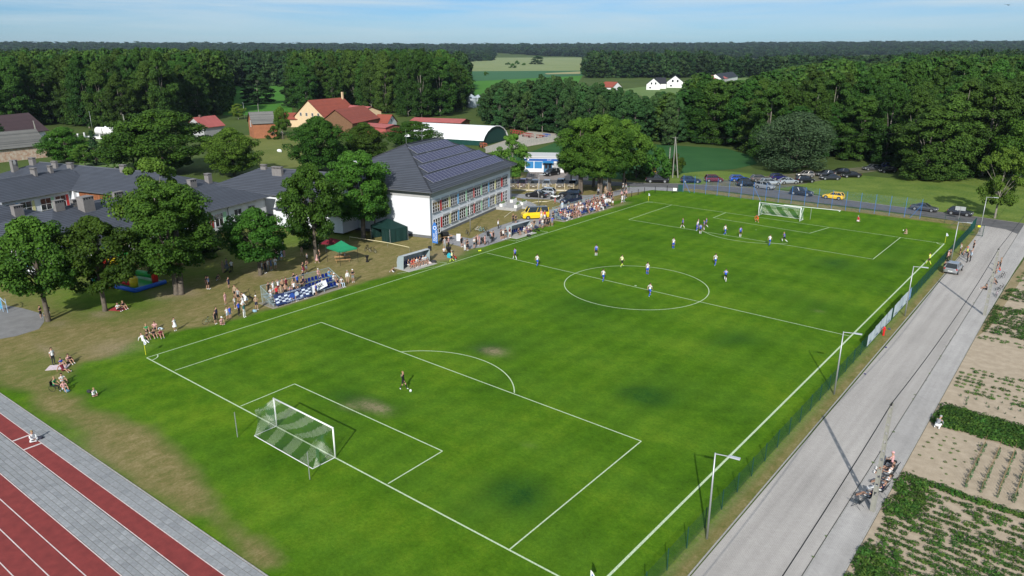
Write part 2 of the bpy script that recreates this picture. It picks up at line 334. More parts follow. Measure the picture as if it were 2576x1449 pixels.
# ---- pitch markings: each line a sheet 4 mm above the lawn
m_line = mat('pitch_paint', (.46, .56, .36), .9, .3, 9, detail=8)
PM = struct(thing('pitch', None, None)) if False else None
def line(p, q, wd, z=.006, nm='pitch_line', m=m_line):
    b = MB(); p = Vector((p[0], p[1], z)); q = Vector((q[0], q[1], z)); b.strip(p, q, wd); return struct(b.obj(nm, m))
W_ = .10; PL = lambda x, y: G(x, y)
c00 = G(369, 900); c0L = G(1630.6, 507); cWL = G(2375.5, 613); cW0 = (51.9, -.2)
gl0 = G(1395, 1449)
line(c00, (52.0, .05), .12, .006)                                    # near goal line
line(c00, c0L, W_, .010); line(c0L, cWL, W_, .006); line((52.0, .0), cWL, .17, .010)
line(G(1224, 636.5), G(2139, 846), W_, .014)
for a, bq, z in [((440, 932), (808, 811), .010), ((808, 811), (1613, 1110), .014), ((1613, 1110), (1280, 1384), .010),
              ((605, 1022), (741, 966), .010), ((741, 966), (1113, 1135), .014), ((1113, 1135), (976, 1217), .010),
              ((1689.6, 515.8), (1581.6, 552.4), .010), ((1581.6, 552.4), (2196.4, 652), .014), ((2196.4, 652), (2265.2, 597.4), .010),
              ((1826.6, 534.8), (1794, 548), .010), ((1794, 548), (2036, 587), .014), ((2036, 587), (2085.8, 572.4), .010)]:
    line(G(*a), G(*bq), W_, z)
def arc(c, r, a0, a1, z, n=48, wd=.10):
    b = MB()
    for i in range(n):
        t0 = a0+(a1-a0)*i/n; t1 = a0+(a1-a0)*(i+1)/n
        P = lambda t_, rr: (c[0]+rr*cos(t_), c[1]+rr*sin(t_), z)
        b.quad(P(t0, r-wd/2), P(t0, r+wd/2), P(t1, r+wd/2), P(t1, r-wd/2))
    return struct(b.obj('pitch_line', m_line))
cc = (25.9, 50.2); arc(cc, 9.1, 0, 2*pi, .018, 72)
ps = MB(); ps.add([(cc[0]+.16*cos(i*pi/6), cc[1]+.16*sin(i*pi/6), .022) for i in range(12)], [tuple(range(12))]); struct(ps.obj('centre_spot', m_line))
ar = math.acos(5.6/9.15); arc((25.9, 11), 9.15, pi/2-ar, pi/2+ar, .018, 30); arc((26.1, 89.9), 9.15, -pi/2-ar, -pi/2+ar, .018, 30)
for cx_, cy_, a0 in ((c00.x, c00.y, 0), (cWL.x, cWL.y, pi), (c0L.x, c0L.y, -pi/2)): arc((cx_, cy_), 1, a0, a0+pi/2, .018, 8)
for sx, sy in ((25.9, 11), (26.1, 89.9)):
    ps = MB(); ps.add([(sx+.11*cos(i*pi/6), sy+.11*sin(i*pi/6), .022) for i in range(12)], [tuple(range(12))]); struct(ps.obj('penalty_spot', m_line))
# technical areas in front of the dugouts
for pl in ([(1081, 657), (1124, 662), (1108, 669), (1000, 688.5)], [(1270, 602.5), (1298, 606.5), (1378, 584), (1345, 578.5)]):
    for a, bq in zip(pl[:-1], pl[1:]): line(G(*a), G(*bq), .09, .022, 'technical_area_line')
# ================================================================== running tracks and slab paving (bottom left)
TO = Vector((36.0, -10.62)); th = radians(2.2); tx = Vector((cos(th), sin(th))); ty = Vector((-sin(th), cos(th)))
def TP(u, v): return Vector((TO.x+tx.x*u+ty.x*v, TO.y+tx.y*u+ty.y*v))
m_track = mat('red_track', (.255, .044, .040), .92, .22, 1.4, .5, c2=(.180, .032, .030), bscale=70)
m_white = mat('track_paint', (.60, .52, .50), .8, .2, 6)
m_slabbed = mat('slab_joint_sand', (.11, .10, .085), .95, .3, 9)
def tsheet(nm, u0, u1, v0, v1, z, m): return sheet(nm, [TP(u0, v0), TP(u1, v0), TP(u1, v1), TP(u0, v1)], z, m)
tsheet('paving_bed', -60, 60, -30, .05, .002, m_slabbed)
tsheet('running_track', -60, 60, -2.62, -1.36, .034, m_track)
tsheet('running_track', -60, 60, -30, -4.92, .034, m_track)
for v in (-1.36, -2.62, -4.92, -6.15, -7.42, -8.65, -9.9): tsheet('track_line', -60, 60, v-.03, v+.03, .040, m_white)
for u in (-27.55, -25.45): tsheet('track_line', u-.09, u+.09, -2.59, -1.39, .046, m_white)
# kerb along the grass
kb = MB(); Mk = Matrix.Translation((TO.x, TO.y, 0)) @ Matrix.Rotation(th, 4, 'Z')
for i in range(70): kb.box(-46+i*1.0+.01, -46+(i+1)*1.0-.01, .05, .13, -.05, .05, 0, Mk)
m_kerb = mat('kerb_concrete', (.33, .32, .30), .9, .2, 5, .3); struct(kb.obj('kerb', m_kerb))
# slabs, each laid on its own (shared meshes); the far-off rest in one piece
m_slab = [mat('paving_slab_%s' % k, c, .9, .14, 5, .4, objvar=.07, bscale=40) for k, c in (('a', (.262, .272, .280)), ('b', (.285, .295, .305)), ('c', (.238, .248, .258)))]
sl = []
for kind, v0, rows, L_, D_ in (('outer', 0.03, 3, .50, .452), ('inner', -2.68, 6, .50, .364)):
    for r in range(rows):
        vc = v0-(r+.5)*D_
        for i in range(-95, 70):
            uc = i*L_+(0 if kind == 'outer' else (.25 if r % 2 else 0))+(.06 if r % 2 else 0); p = TP(uc, vc)
            px, py = PJ((p.x, p.y, 0))
            if -60 < px < 2640 and py < 1500 and DEP((p.x, p.y, 0)) > 4: sl.append((DEP((p.x, p.y, 0)), p, L_, D_, kind))
sl.sort(key=lambda s: s[0])
slabm = {}
for kind, L_, D_ in (('outer', .50, .452), ('inner', .50, .364)):
    for k in range(3):
        b = MB(); g = .013; t_ = .025
        b.add([(-L_/2+g, -D_/2+g, 0), (L_/2-g, -D_/2+g, 0), (L_/2-g, D_/2-g, 0), (-L_/2+g, D_/2-g, 0)]+[(x*(L_/2-g-.008), y*(D_/2-g-.008), t_) for x, y in ((-1, -1), (1, -1), (1, 1), (-1, 1))],
              [(4, 5, 6, 7), (0, 1, 5, 4), (1, 2, 6, 5), (2, 3, 7, 6), (3, 0, 4, 7)]); slabm[kind, k] = b.mesh('paving_slab', m_slab[k])
pavers = struct(thing('paving', None, None)); rest = MB()
for j, (dd, p, L_, D_, kind) in enumerate(sl):
    k = random.choice((0, 0, 0, 1, 1, 2)); zz = .004+random.random()*.006
    if j < 300:
        o = link('paving_slab', slabm[kind, k], pavers, (p.x, p.y, zz), th+random.uniform(-.004, .004))
    else:
        me_ = slabm[kind, k]; Mx = Matrix.Translation((p.x, p.y, zz)) @ Matrix.Rotation(th, 4, 'Z')
        rest.add([Mx @ v.co for v in me_.vertices], [tuple(f.vertices) for f in me_.polygons], k)
stuff(rest.obj('paving_slabs_beyond', m_slab, pavers))
# ================================================================== concrete-block service road on the right
def block_mat(name, c, c2, sx=.2, sy=.1, joint=.55, patch=.1, rot=0.0):
    m = bpy.data.materials.new(name); m.use_nodes = True; t = m.node_tree; b = t.nodes['Principled BSDF']; b.inputs['Roughness'].default_value = .92
    b.inputs['Specular IOR Level'].default_value = .2
    g = t.nodes.new('ShaderNodeTexCoord'); br = t.nodes.new('ShaderNodeTexBrick'); br.inputs['Scale'].default_value = 1; br.inputs['Brick Width'].default_value = sx; br.inputs['Row Height'].default_value = sy
    br.inputs['Mortar Size'].default_value = .006; br.inputs['Color1'].default_value = (*c, 1); br.inputs['Color2'].default_value = (*c2, 1); br.inputs['Mortar'].default_value = (*[v*joint for v in c], 1)
    mp = t.nodes.new('ShaderNodeMapping'); mp.inputs['Rotation'].default_value = (0, 0, rot); t.links.new(g.outputs['Object'], mp.inputs[0]); t.links.new(mp.outputs[0], br.inputs['Vector'])
    n = t.nodes.new('ShaderNodeTexNoise'); n.inputs['Scale'].default_value = patch; n.inputs['Detail'].default_value = 9; n.inputs['Roughness'].default_value = .62; t.links.new(g.outputs['Object'], n.inputs['Vector'])
    mr = t.nodes.new('ShaderNodeMapRange'); mr.inputs[1].default_value = .3; mr.inputs[2].default_value = .7; mr.inputs[3].default_value = .88; mr.inputs[4].default_value = 1.10; t.links.new(n.outputs['Fac'], mr.inputs[0])
    n3 = t.nodes.new('ShaderNodeTexNoise'); n3.inputs['Scale'].default_value = 3.1; n3.inputs['Detail'].default_value = 6; t.links.new(g.outputs['Object'], n3.inputs['Vector'])
    mr3 = t.nodes.new('ShaderNodeMapRange'); mr3.inputs[3].default_value = .90; mr3.inputs[4].default_value = 1.10; t.links.new(n3.outputs['Fac'], mr3.inputs[0])
    ms = t.nodes.new('ShaderNodeMapping'); ms.inputs['Scale'].default_value = (1.1, .035, 1); t.links.new(g.outputs['Object'], ms.inputs[0]); n4 = t.nodes.new('ShaderNodeTexNoise'); n4.inputs['Scale'].default_value = 1.3; n4.inputs['Detail'].default_value = 6; t.links.new(ms.outputs[0], n4.inputs['Vector'])
    mr4 = t.nodes.new('ShaderNodeMapRange'); mr4.inputs[1].default_value = .3; mr4.inputs[2].default_value = .7; mr4.inputs[3].default_value = .87; mr4.inputs[4].default_value = 1.09; t.links.new(n4.outputs['Fac'], mr4.inputs[0])
    m5 = t.nodes.new('ShaderNodeMath'); m5.operation = 'MULTIPLY'; t.links.new(mr4.outputs[0], m5.inputs[0]); t.links.new(mr3.outputs[0], m5.inputs[1])
    mm = t.nodes.new('ShaderNodeMath'); mm.operation = 'MULTIPLY'; t.links.new(mr.outputs[0], mm.inputs[0]); t.links.new(m5.outputs[0], mm.inputs[1])
    h = t.nodes.new('ShaderNodeHueSaturation'); t.links.new(mm.outputs[0], h.inputs['Value']); t.links.new(br.outputs[0], h.inputs['Color']); t.links.new(h.outputs[0], b.inputs['Base Color'])
    bp = t.nodes.new('ShaderNodeBump'); bp.inputs['Strength'].default_value = .35; bp.inputs['Distance'].default_value = .01; bp.invert = True
    t.links.new(br.outputs['Fac'], bp.inputs['Height']); t.links.new(bp.outputs[0], b.inputs['Normal']); return m
m_road = block_mat('road_blocks', (.415, .388, .362), (.39, .365, .34), patch=.07)
m_walk = block_mat('pavement_blocks', (.43, .41, .39), (.39, .372, .355), patch=.2)
road_poly = [(55.6, -40), (60.56, -40), (60.62, 124.5), (56.5, 124.0), (54.6, 120.0), (55.0, 116), (55.35, 111), (55.65, 92), (55.75, 60)]
sheet('service_road', road_poly, .012, m_road)
sheet('pavement', [(60.68, -40), (62.32, -40), (62.36, 60), (62.7, 89), (63.4, 124.3), (60.68, 124.4)], .045, m_walk)
kb = MB()
for i in range(165): kb.box(60.60, 60.68, -40+i+.01, -39+i-.01, -.05, .040)
struct(kb.obj('kerb', m_kerb))
jt = MB(); jt.box(60.545, 60.60, -40, 123, 0, .016); struct(jt.obj('gutter_joint', mat('gutter_dirt', (.035, .033, .028), .95, .4, 3)))
kb = MB()
for i in range(151): kb.box(55.50, 55.58, -38+i+.01, -37+i-.01, -.05, .03)
for i in range(130): kb.box(62.33, 62.41, -38+i+.01, -37+i-.01, -.05, .05)
struct(kb.obj('kerb', m_kerb))
# weeds in the gutter
wd = MB()
for i in range(26):
    y = random.uniform(-10, 90); x = 60.57+random.uniform(-.05, .08)
    for k in range(9):
        a = random.random()*6.28; r = random.uniform(.04, .11); wd.add([(x, y, .03), (x+r*cos(a), y+r*sin(a), .03+r*.9), (x+r*cos(a+.6), y+r*sin(a+.6), .03+r*.7)], [(0, 1, 2)])
m_weed = mat('weed_leaf', (.08, .13, .03), .8, .3, 5); stuff(wd.obj('gutter_weeds', m_weed), 'small green weeds growing along the gutter joint of the road', 'weeds')
# ================================================================== asphalt road beyond the pitch
m_asph = mat('asphalt', (.105, .103, .104), .93, .18, .6, .3, bscale=60, detail=9)
top = [(1100, 444), (1288, 451), (1451, 453), (1597, 460), (1715, 462), (1943, 476.4), (2121, 502), (2289, 524), (2447, 544), (2573, 562), (2800, 592)]
bot = [(2800, 640), (2600, 604), (2530, 577), (2381, 552), (2200, 527), (2061, 511), (1945, 497), (1845, 484), (1715, 473), (1583, 469), (1451, 464), (1288, 463), (1100, 461)]
pix_sheet('asphalt_road', top+bot, .016, m_asph)
# road edges: pale worn kerb strip along the meadow side
m_edge = mat('road_edge_gravel', (.30, .28, .23), .95, .3, 2)
for a, bq in zip(top[:-1], top[1:]): line(G(*a), G(*bq), .28, .020, 'road_edge', m_edge)
m_path = block_mat('forecourt_blocks', (.30, .30, .31), (.27, .27, .28), patch=.35)
# path along the touchline, forecourt with its loop, way to the gate
pix_sheet('footpath', [(1104, 606), (1180, 626), (1215, 622), (1290, 597), (1372, 567), (1398, 548), (1440, 528), (1500, 505), (1560, 490), (1640, 478), (1710, 482), (1716, 474), (1640, 470), (1583, 470), (1530, 486), (1478, 491), (1408, 491), (1330, 489), (1283, 487), (1283, 494), (1320, 500), (1385, 502), (1411, 512), (1405, 522), (1390, 527), (1360, 528), (1325, 546), (1240, 573), (1185, 600), (1160, 596), (1130, 589), (1112, 592)], .010, m_path)
pix_sheet('shop_forecourt', [(1322, 451), (1330, 428), (1392, 428), (1480, 434), (1480, 453), (1400, 452)], .012, block_mat('shop_blocks', (.30, .26, .235), (.26, .225, .205), patch=.2))
pix_sheet('dirt_track', [(1943, 478), (1985, 470), (2060, 455), (2140, 440), (2250, 424), (2330, 412), (2340, 404), (2240, 412), (2130, 424), (2040, 432), (1960, 440), (1880, 448), (1800, 455), (1760, 465)], .012, mat('packed_dirt', (.16, .14, .10), .95, .4, .5, .4, c2=(.07, .085, .03)))
pix_sheet('schoolyard', [(-300, 760), (0, 766), (55, 775), (108, 790), (112, 808), (98, 828), (40, 846), (0, 853), (-300, 905)], .016, mat('yard_asphalt', (.20, .198, .195), .95, .15, .8, .3, bscale=50))
# ---- fields
m_rye = field_mat('young_rye', (.022, .080, .024), (.036, .105, .032), .12, (.5, .15))
m_tall = field_mat('tall_grass', (.065, .125, .020), (.165, .215, .045), .16, None, .9)
pix_sheet('rye_field', [(1250, 392), (1330, 384), (1420, 350), (1700, 366), (1830, 374), (1890, 392), (1905, 412), (1850, 425), (1740, 433), (1690, 440), (1580, 452), (1480, 448), (1410, 440), (1350, 425), (1240, 425)], .006, m_rye)
pix_sheet('meadow', [(1690, 462), (1640, 445), (1720, 425), (1850, 432), (1960, 446), (2150, 440), (2260, 450), (2400, 452), (2600, 440), (2800, 450), (2800, 590), (2573, 561), (2447, 543), (2289, 523), (2121, 501), (2000, 478), (1943, 475)], .004, m_tall)
m_bright = field_mat('bright_crop', (.050, .165, .022), (.075, .205, .03), .02); m_pale = field_mat('pale_meadow', (.17, .22, .09), (.24, .27, .13), .01)
m_olive = field_mat('olive_field', (.10, .17, .05), (.15, .21, .07), .01); m_blue = field_mat('blue_green_crop', (.04, .12, .055), (.055, .14, .065), .01)
m_straw = field_mat('straw_field', (.28, .27, .13), (.36, .33, .18), .01)
for nm, pl, z, mm_ in (('crop_field', [(570, 216), (735, 216), (735, 290), (560, 290)], .05, m_bright), ('crop_field', [(1165, 195), (1470, 184), (1450, 215), (1180, 245)], .05, m_bright),
        ('crop_field', [(1165, 178), (1480, 176), (1470, 190), (1180, 205)], .09, m_blue), ('hay_meadow', [(1150, 150), (1475, 150), (1475, 178), (1150, 180)], .05, m_pale), ('crop_field', [(1330, 160), (1475, 158), (1475, 178), (1340, 172)], .13, m_olive),
        ('stubble_field', [(1370, 184.5), (1460, 180), (1460, 186), (1375, 187)], .15, m_straw), ('hay_meadow', [(1745, 196), (1930, 180), (1960, 170), (1880, 150), (1830, 192)], .05, m_pale), ('hay_meadow', [(2140, 139), (2240, 139), (2235, 157), (2150, 160)], .4, m_pale),
        ('crop_field', [(1560, 225), (1830, 195), (1930, 190), (1900, 215), (1640, 250)], .06, m_olive), ('crop_field', [(195, 365), (330, 330), (380, 350), (300, 420), (200, 420)], .004, m_olive)):
    o = pix_sheet(nm, pl, z, mm_)
    if max(p[1] for p in pl) < 260 and nm:      # follow the relief
        for v in o.data.vertices: v.co.z += relief(v.co.x, v.co.y)
pix_sheet('meadow', [(560, 340), (700, 340), (760, 340), (760, 420), (680, 425), (650, 420), (640, 380)], .004, field_mat('rough_meadow', (.10, .13, .03), (.17, .18, .055), .1, None, .8))
pix_sheet('farmyard', [(1215, 372), (1280, 350), (1330, 330), (1420, 338), (1420, 352), (1330, 368), (1240, 380)], .02, mat('yard_gravel', (.36, .33, .28), .95, .2, 1))
# ================================================================== school
SA = G(1084.4, 600); SB = G(1283.4, 511); SA.z = SB.z = 0
sdv = (SB-SA).normalized(); snv = Vector((-sdv.y, sdv.x, 0)); SRZ = atan2(sdv.y, sdv.x)
def SL(x, y, z):           # site point -> school axes
    p = G(x, y, z)-Vector((SA.x, SA.y, 0)); return Vector((p.x*sdv.x+p.y*sdv.y, p.x*snv.x+p.y*snv.y, z))
m_wall = mat('white_render', (.66, .68, .71), .9, .05, .8)
m_greyw = mat('grey_render', (.36, .36, .36), .9, .06, 1)
m_plinth = mat('plinth_render', (.13, .135, .14), .9, .1, 2)
m_frame = mat('window_frame', (.70, .71, .72), .5)
m_glass = mat('window_glass', (.018, .020, .028), .08, spec=.8)
m_gutter = mat('gutter_metal', (.17, .18, .20), .4, metal=.5)
m_chim = mat('chimney_render', (.19, .178, .172), .9, .1, 2); m_dark = mat('dark_opening', (.012, .012, .012), .9)
PAN = {k: mat('facade_panel_'+k, c, .7) for k, c in dict(red=(.50, .035, .035), yellow=(.66, .62, .30), blue=(.16, .42, .70), green=(.36, .62, .40)).items()}
def roof_mat(name, c, row=.35, tile=.3, c2=None):
    tile = 60
    m = bpy.data.materials.new(name); m.use_nodes = True; t = m.node_tree; b = t.nodes['Principled BSDF']; b.inputs['Roughness'].default_value = .62; b.inputs['Specular IOR Level'].default_value = .3
    uv = t.nodes.new('ShaderNodeUVMap'); br = t.nodes.new('ShaderNodeTexBrick'); br.offset = 0; br.inputs['Scale'].default_value = 1; br.inputs['Brick Width'].default_value = tile; br.inputs['Row Height'].default_value = row
    br.inputs['Mortar Size'].default_value = row*.16; br.inputs['Mortar Smooth'].default_value = .3
    c2 = c2 or tuple(v*.86 for v in c)
    br.inputs['Color1'].default_value = (*c, 1); br.inputs['Color2'].default_value = (*c2, 1); br.inputs['Mortar'].default_value = (*[v*.36 for v in c], 1)
    t.links.new(uv.outputs[0], br.inputs['Vector'])
    n = t.nodes.new('ShaderNodeTexNoise'); n.inputs['Scale'].default_value = .5; n.inputs['Detail'].default_value = 8; tx = t.nodes.new('ShaderNodeTexCoord'); t.links.new(tx.outputs['Object'], n.inputs['Vector'])
    mr = t.nodes.new('ShaderNodeMapRange'); mr.inputs[3].default_value = .8; mr.inputs[4].default_value = 1.2; t.links.new(n.outputs['Fac'], mr.inputs[0])
    h = t.nodes.new('ShaderNodeHueSaturation'); t.links.new(mr.outputs[0], h.inputs['Value']); t.links.new(br.outputs[0], h.inputs['Color']); t.links.new(h.outputs[0], b.inputs['Base Color'])
    bp = t.nodes.new('ShaderNodeBump'); bp.inputs['Strength'].default_value = .7; bp.inputs['Distance'].default_value = .04; bp.invert = True
    t.links.new(br.outputs['Fac'], bp.inputs['Height']); t.links.new(bp.outputs[0], b.inputs['Normal']); MATS[name] = m; return m
m_roof = roof_mat('graphite_roof_tile', (.068, .076, .096), .46, .6)
def roof_obj(name, faces, m, parent, thick=.16):
    """faces: polygons in 3D (eave edge first); UV laid along eave / up the slope; thickness below"""
    vs = []; fs = []; uvs = []
    for f in faces:
        P = [Vector(p) for p in f]; e = (P[1]-P[0]).normalized(); nrm = None
        for k in range(2, len(P)):
            c = (P[1]-P[0]).cross(P[k]-P[0])
            if c.length > 1e-6: nrm = c.normalized(); break
        if nrm.z < 0: P = P[::-1]; nrm = -nrm
        s = nrm.cross(e); o = len(vs); vs += P; fs.append(tuple(range(o, o+len(P)))); uvs += [((p-P[0]).dot(e), (p-P[0]).dot(s)) for p in P]
    n0 = len(vs)
    for f in list(fs):
        o = len(vs); n = len(f); vs += [vs[i]-Vector((0, 0, thick)) for i in f]; fs.append(tuple(range(o, o+n))[::-1]); uvs += [(0, 0)]*n
        for k in range(n):
            a, bb = f[k], f[(k+1) % n]
            if abs(vs[a].z-vs[bb].z) < 1e-4 or True:
                q = len(vs); vs += [vs[a], vs[bb], vs[bb]-Vector((0, 0, thick)), vs[a]-Vector((0, 0, thick))]; uvs += [(0, 0)]*4
                if abs(vs[a].z-vs[bb].z) < 1e-4 and vs[a].z < min(max(v.z for v in vs[:n0])-.3, 1e9): fs.append((q, q+3, q+2, q+1))
    me = bpy.data.meshes.new(name); me.from_pydata([tuple(v) for v in vs], [], fs); me.materials.append(m)
    ul = me.uv_layers.new(name='UVMap')
    for p in me.polygons:
        for li in p.loop_indices: ul.data[li].uv = uvs[me.loops[li].vertex_index]
    me.update(); return link(name, me, parent)
def hip_faces(d0, d1, n0, n1, ze, zr, hipL=True, hipR=True, axis='d', ov=.6, hl=None, hr=None):
    """hipped or gabled roof over a rectangle, ridge along axis"""
    d0 -= ov; d1 += ov; n0 -= ov; n1 += ov
    if axis == 'd':
        mid = (n0+n1)/2; half = (n1-n0)/2; a = d0+(hl or half)*(1 if hipL else 0); b = d1-(hr or half)*(1 if hipR else 0)
        R0 = (a, mid, zr); R1 = (b, mid, zr); A = (d0, n0, ze); B = (d1, n0, ze); Cc = (d1, n1, ze); D = (d0, n1, ze)
        f = [[A, B, R1, R0], [Cc, D, R0, R1]]
        if hipL: f.append([D, A, R0])
        if hipR: f.append([B, Cc, R1])
    else:
        mid = (d0+d1)/2; half = (d1-d0)/2; a = n0+(hl or half)*(1 if hipL else 0); b = n1-(hr or half)*(1 if hipR else 0)
        R0 = (mid, a, zr); R1 = (mid, b, zr); A = (d0, n0, ze); B = (d1, n0, ze); Cc = (d1, n1, ze); D = (d0, n1, ze)
        f = [[D, A, R0, R1], [B, Cc, R1, R0]]
        if hipL: f.append([A, B, R0])
        if hipR: f.append([Cc, D, R1])
    return f
def walls(name, d0, d1, n0, n1, z0, z1, m, parent): b = MB(); b.box(d0, d1, n0, n1, z0, z1); return b.obj(name, m, parent)
def window(parent, o, ux, w_, h_, cols, rows, name='window', blind=False, sill=True, transom=None):
    """window in the wall plane: o lower-left corner, ux horizontal dir, z up; outward = ux x z.  frame > panes"""
    ux = Vector(ux).normalized(); uz = Vector((0, 0, 1)); nn = ux.cross(uz); o = Vector(o)
    b = MB(); M = Matrix(((ux.x, nn.x, 0, o.x), (ux.y, nn.y, 0, o.y), (0, 0, 1, o.z), (0, 0, 0, 1)))
    t_ = .052
    for i in range(cols+1):
        x = i*(w_-t_)/cols; b.box(x, x+t_, .01, .055, 0, h_, 0, M)
    for j in range(rows+1):
        z = j*(h_-t_)/rows
        if transom and 0 < j < rows: z = h_*transom
        b.box(0, w_, .012, .06, z, z+t_, 0, M)
    if sill: b.box(-.05, w_+.05, .01, .16, -.07, -.02, 1, M)
    fr = b.obj(name, [m_frame, m_gutter], parent)
    p = MB(); p.box(.03, w_-.03, .004, .02, .03, h_-.03, 0, M); p.obj('pane', m_glass, fr)
    if blind:
        q = MB(); q.box(-.02, w_+.02, .01, .17, h_+.02, h_+.32, 0, M); q.obj('shutter_box', m_greyw, fr)
    return fr
school = thing('school_building', 'white two-storey school with coloured panels between its windows and solar panels on its graphite roof', 'school', (SA.x, SA.y, 0), SRZ)
LEN = (SB-SA).length; DEPTH = 20.6; WH = 7.55
walls('wall', 0, LEN, 0, DEPTH, .45, WH, m_wall, school)
walls('plinth', .02, LEN-.02, .02, DEPTH-.02, -.1, .45, m_plinth, school)
fr_ = MB(); fr_.box(-.02, LEN+.02, -.02, DEPTH+.02, WH-1.05, WH+.01); fr_.obj('frieze', m_greyw, school)
ZE, ZR = 7.7, 13.3
hf = hip_faces(0, LEN, 0, DEPTH, ZE, ZR, ov=.95); rf = roof_obj('roof', hf, m_roof, school)
rd = MB()
for a, bq in (((hf[0][3]), hf[0][2]), (hf[0][0], hf[0][3]), (hf[0][1], hf[0][2]), (hf[1][1], hf[0][3]), (hf[1][0], hf[0][2])): rd.tube([Vector(a)+Vector((0, 0, .02)), Vector(bq)+Vector((0, 0, .02))], .13, 5)
rd.obj('ridge_cap', m_roof, rf)
gt = MB(); e = 1.0
for a, bq in (((-e, -e), (LEN+e, -e)), ((-e, -e), (-e, DEPTH+e)), ((LEN+e, -e), (LEN+e, DEPTH+e)), ((-e, DEPTH+e), (LEN+e, DEPTH+e))): gt.tube([(*a, ZE-.12), (*bq, ZE-.12)], .09, 6)
gt.tube([(-.6, -.75, ZE+.35), (LEN+.6, -.75, ZE+.35)], .03, 4); gt.tube([(-.75, -.6, ZE+.35), (-.75, DEPTH+.6, ZE+.35)], .03, 4)
gt.tube([(-.12, -.12, .2), (-.12, -.12, 6.6), (-.75, -.75, ZE-.15)], .07, 6); gt.tube([(LEN+.12, -.12, .2), (LEN+.12, -.12, 6.9), (LEN+.8, -.8, ZE-.15)], .07, 6)
gt.obj('gutter', m_gutter, school)
for p in (hf[0][3], hf[0][2], ((hf[0][3][0]+hf[0][2][0])/2, hf[0][3][1], ZR)): lr = MB(); lr.tube([p, (p[0], p[1], p[2]+2.6)], [.03, .012], 4); lr.obj('lightning_rod', mat('galvanised', (.42, .43, .44), .45, metal=.6), rf)
lr = MB(); lr.tube([hf[0][3], (hf[0][3][0]+2.6, hf[0][3][1]-3.6, ZR-1.75)], .025, 4); lr.obj('lightning_rod', mat('galvanised', (.42, .43, .44), .45, metal=.6), rf)
# windows of the long front (outward = -n):  u from the near corner
def fx(px, py, z):       # u along the facade of a photo point at height z
    # intersect the ray with the facade plane n=0
    d = fw+RT*((px-1288)/F)+UP*((724.5-py)/F); o = CAM_P-Vector((SA.x, SA.y, 0)); t_ = -(o.x*snv.x+o.y*snv.y)/(d.x*snv.x+d.y*snv.y); q = o+d*t_
    return q.x*sdv.x+q.y*sdv.y, q.z
K5 = lambda a, b_: fx(901.6+.17776*a, 322+.17776*b_, 0)
ul = [K5(1045, 1150), K5(1150, 1160), K5(1180, 1120), K5(1272, 1080), K5(1302, 1060), K5(1395, 1030), K5(1420, 1020), K5(1512, 985), K5(1535, 970), K5(1620, 940), K5(1642, 930), K5(1725, 900), K5(1748, 890), K5(1830, 860), K5(1850, 850), K5(1922, 820), K5(1945, 815), K5(2012, 790), K5(2040, 770), K5(2108, 750)]
us = [u[0] for u in ul]
cols = ['red', 'yellow', 'blue', 'green', 'red', 'green', 'blue', 'yellow', 'red']
ZU, ZL, HW = 3.95, 1.15, 1.68
for i in range(10):
    a, bq = us[2*i], us[2*i+1]
    window(school, (a, 0, ZU), (1, 0, 0), bq-a, HW, 3, 3, blind=True)
    if 0 < i < 9: window(school, (a, 0, ZL), (1, 0, 0), bq-a, HW, 3, 3, blind=True)
    if i < 9:
        for zz, kk in ((ZU, cols[i]), (ZL, cols[i])):
            q = MB(); q.box(bq+.03, us[2*i+2]-.03, -.05, .01, zz-.02, zz+HW); q.obj('facade_panel', PAN[kk], school)
def door(parent, a, bq, ztop, nn='door'):
    w_ = bq-a; b = MB()
    for x in np.linspace(a, bq-.08, 4): b.box(x, x+.08, -.09, -.02, .35, ztop)
    for z in np.linspace(.35, ztop-.08, 5): b.box(a, bq, -.085, -.015, z, z+.08)
    f = b.obj(nn, m_frame, parent); p = MB(); p.box(a+.03, bq-.03, -.04, -.005, .38, ztop-.03); p.obj('pane', m_glass, f)
    h = MB(); h.box((a+bq)/2+.05, (a+bq)/2+.09, -.14, -.09, 1.3, 1.6); h.obj('handle', m_gutter, f)
door(school, us[0], us[1], 2.95); door(school, us[18]-.1, us[19], 2.95)
# solar panels on the front slope
m_pv = mat('photovoltaic_cell', (.028, .024, .070), .22, .12, 1.5, spec=.6); m_pvf = mat('panel_frame', (.52, .54, .58), .35, metal=.5)
half = (DEPTH+1.9)/2; sl_len = hypot(half, ZR-ZE); su = Vector((0, half, ZR-ZE)).normalized(); snn = Vector((0, -(ZR-ZE), half)).normalized(); E0 = Vector((-.95, -.95, ZE))
def on_slope(px, py):
    d = fw+RT*((px-1288)/F)+UP*((724.5-py)/F); o = CAM_P-Vector((SA.x, SA.y, 0))
    O = Vector((o.x*sdv.x+o.y*sdv.y, o.x*snv.x+o.y*snv.y, o.z)); Dv = Vector((d.x*sdv.x+d.y*sdv.y, d.x*snv.x+d.y*snv.y, d.z))
    t_ = (E0-O).dot(snn)/Dv.dot(snn); q = O+Dv*t_-E0; return q.x, q.dot(su)
q5 = lambda a, b_: on_slope(901.6+.17776*a, 322+.17776*b_)
PW, PH = 1.13, 2.16
pvm = MB(); pvm.box(0, PW-.02, 0, PH-.02, .06, .10, 0)
pvc = MB()
for i in range(2):
    for j in range(2): pvc.box(.03+i*(PW-.06)/2+.005, .03+(i+1)*(PW-.06)/2-.008, .03+j*(PH-.06)/2+.005, .03+(j+1)*(PH-.06)/2-.008, .10, .106)
me_f = pvm.mesh('solar_panel', m_pvf); me_c = pvc.mesh('solar_cells', m_pv)
Mp = Matrix(((1, su.x, snn.x, 0), (0, su.y, snn.y, 0), (0, su.z, snn.z, 0), (0, 0, 0, 1)))
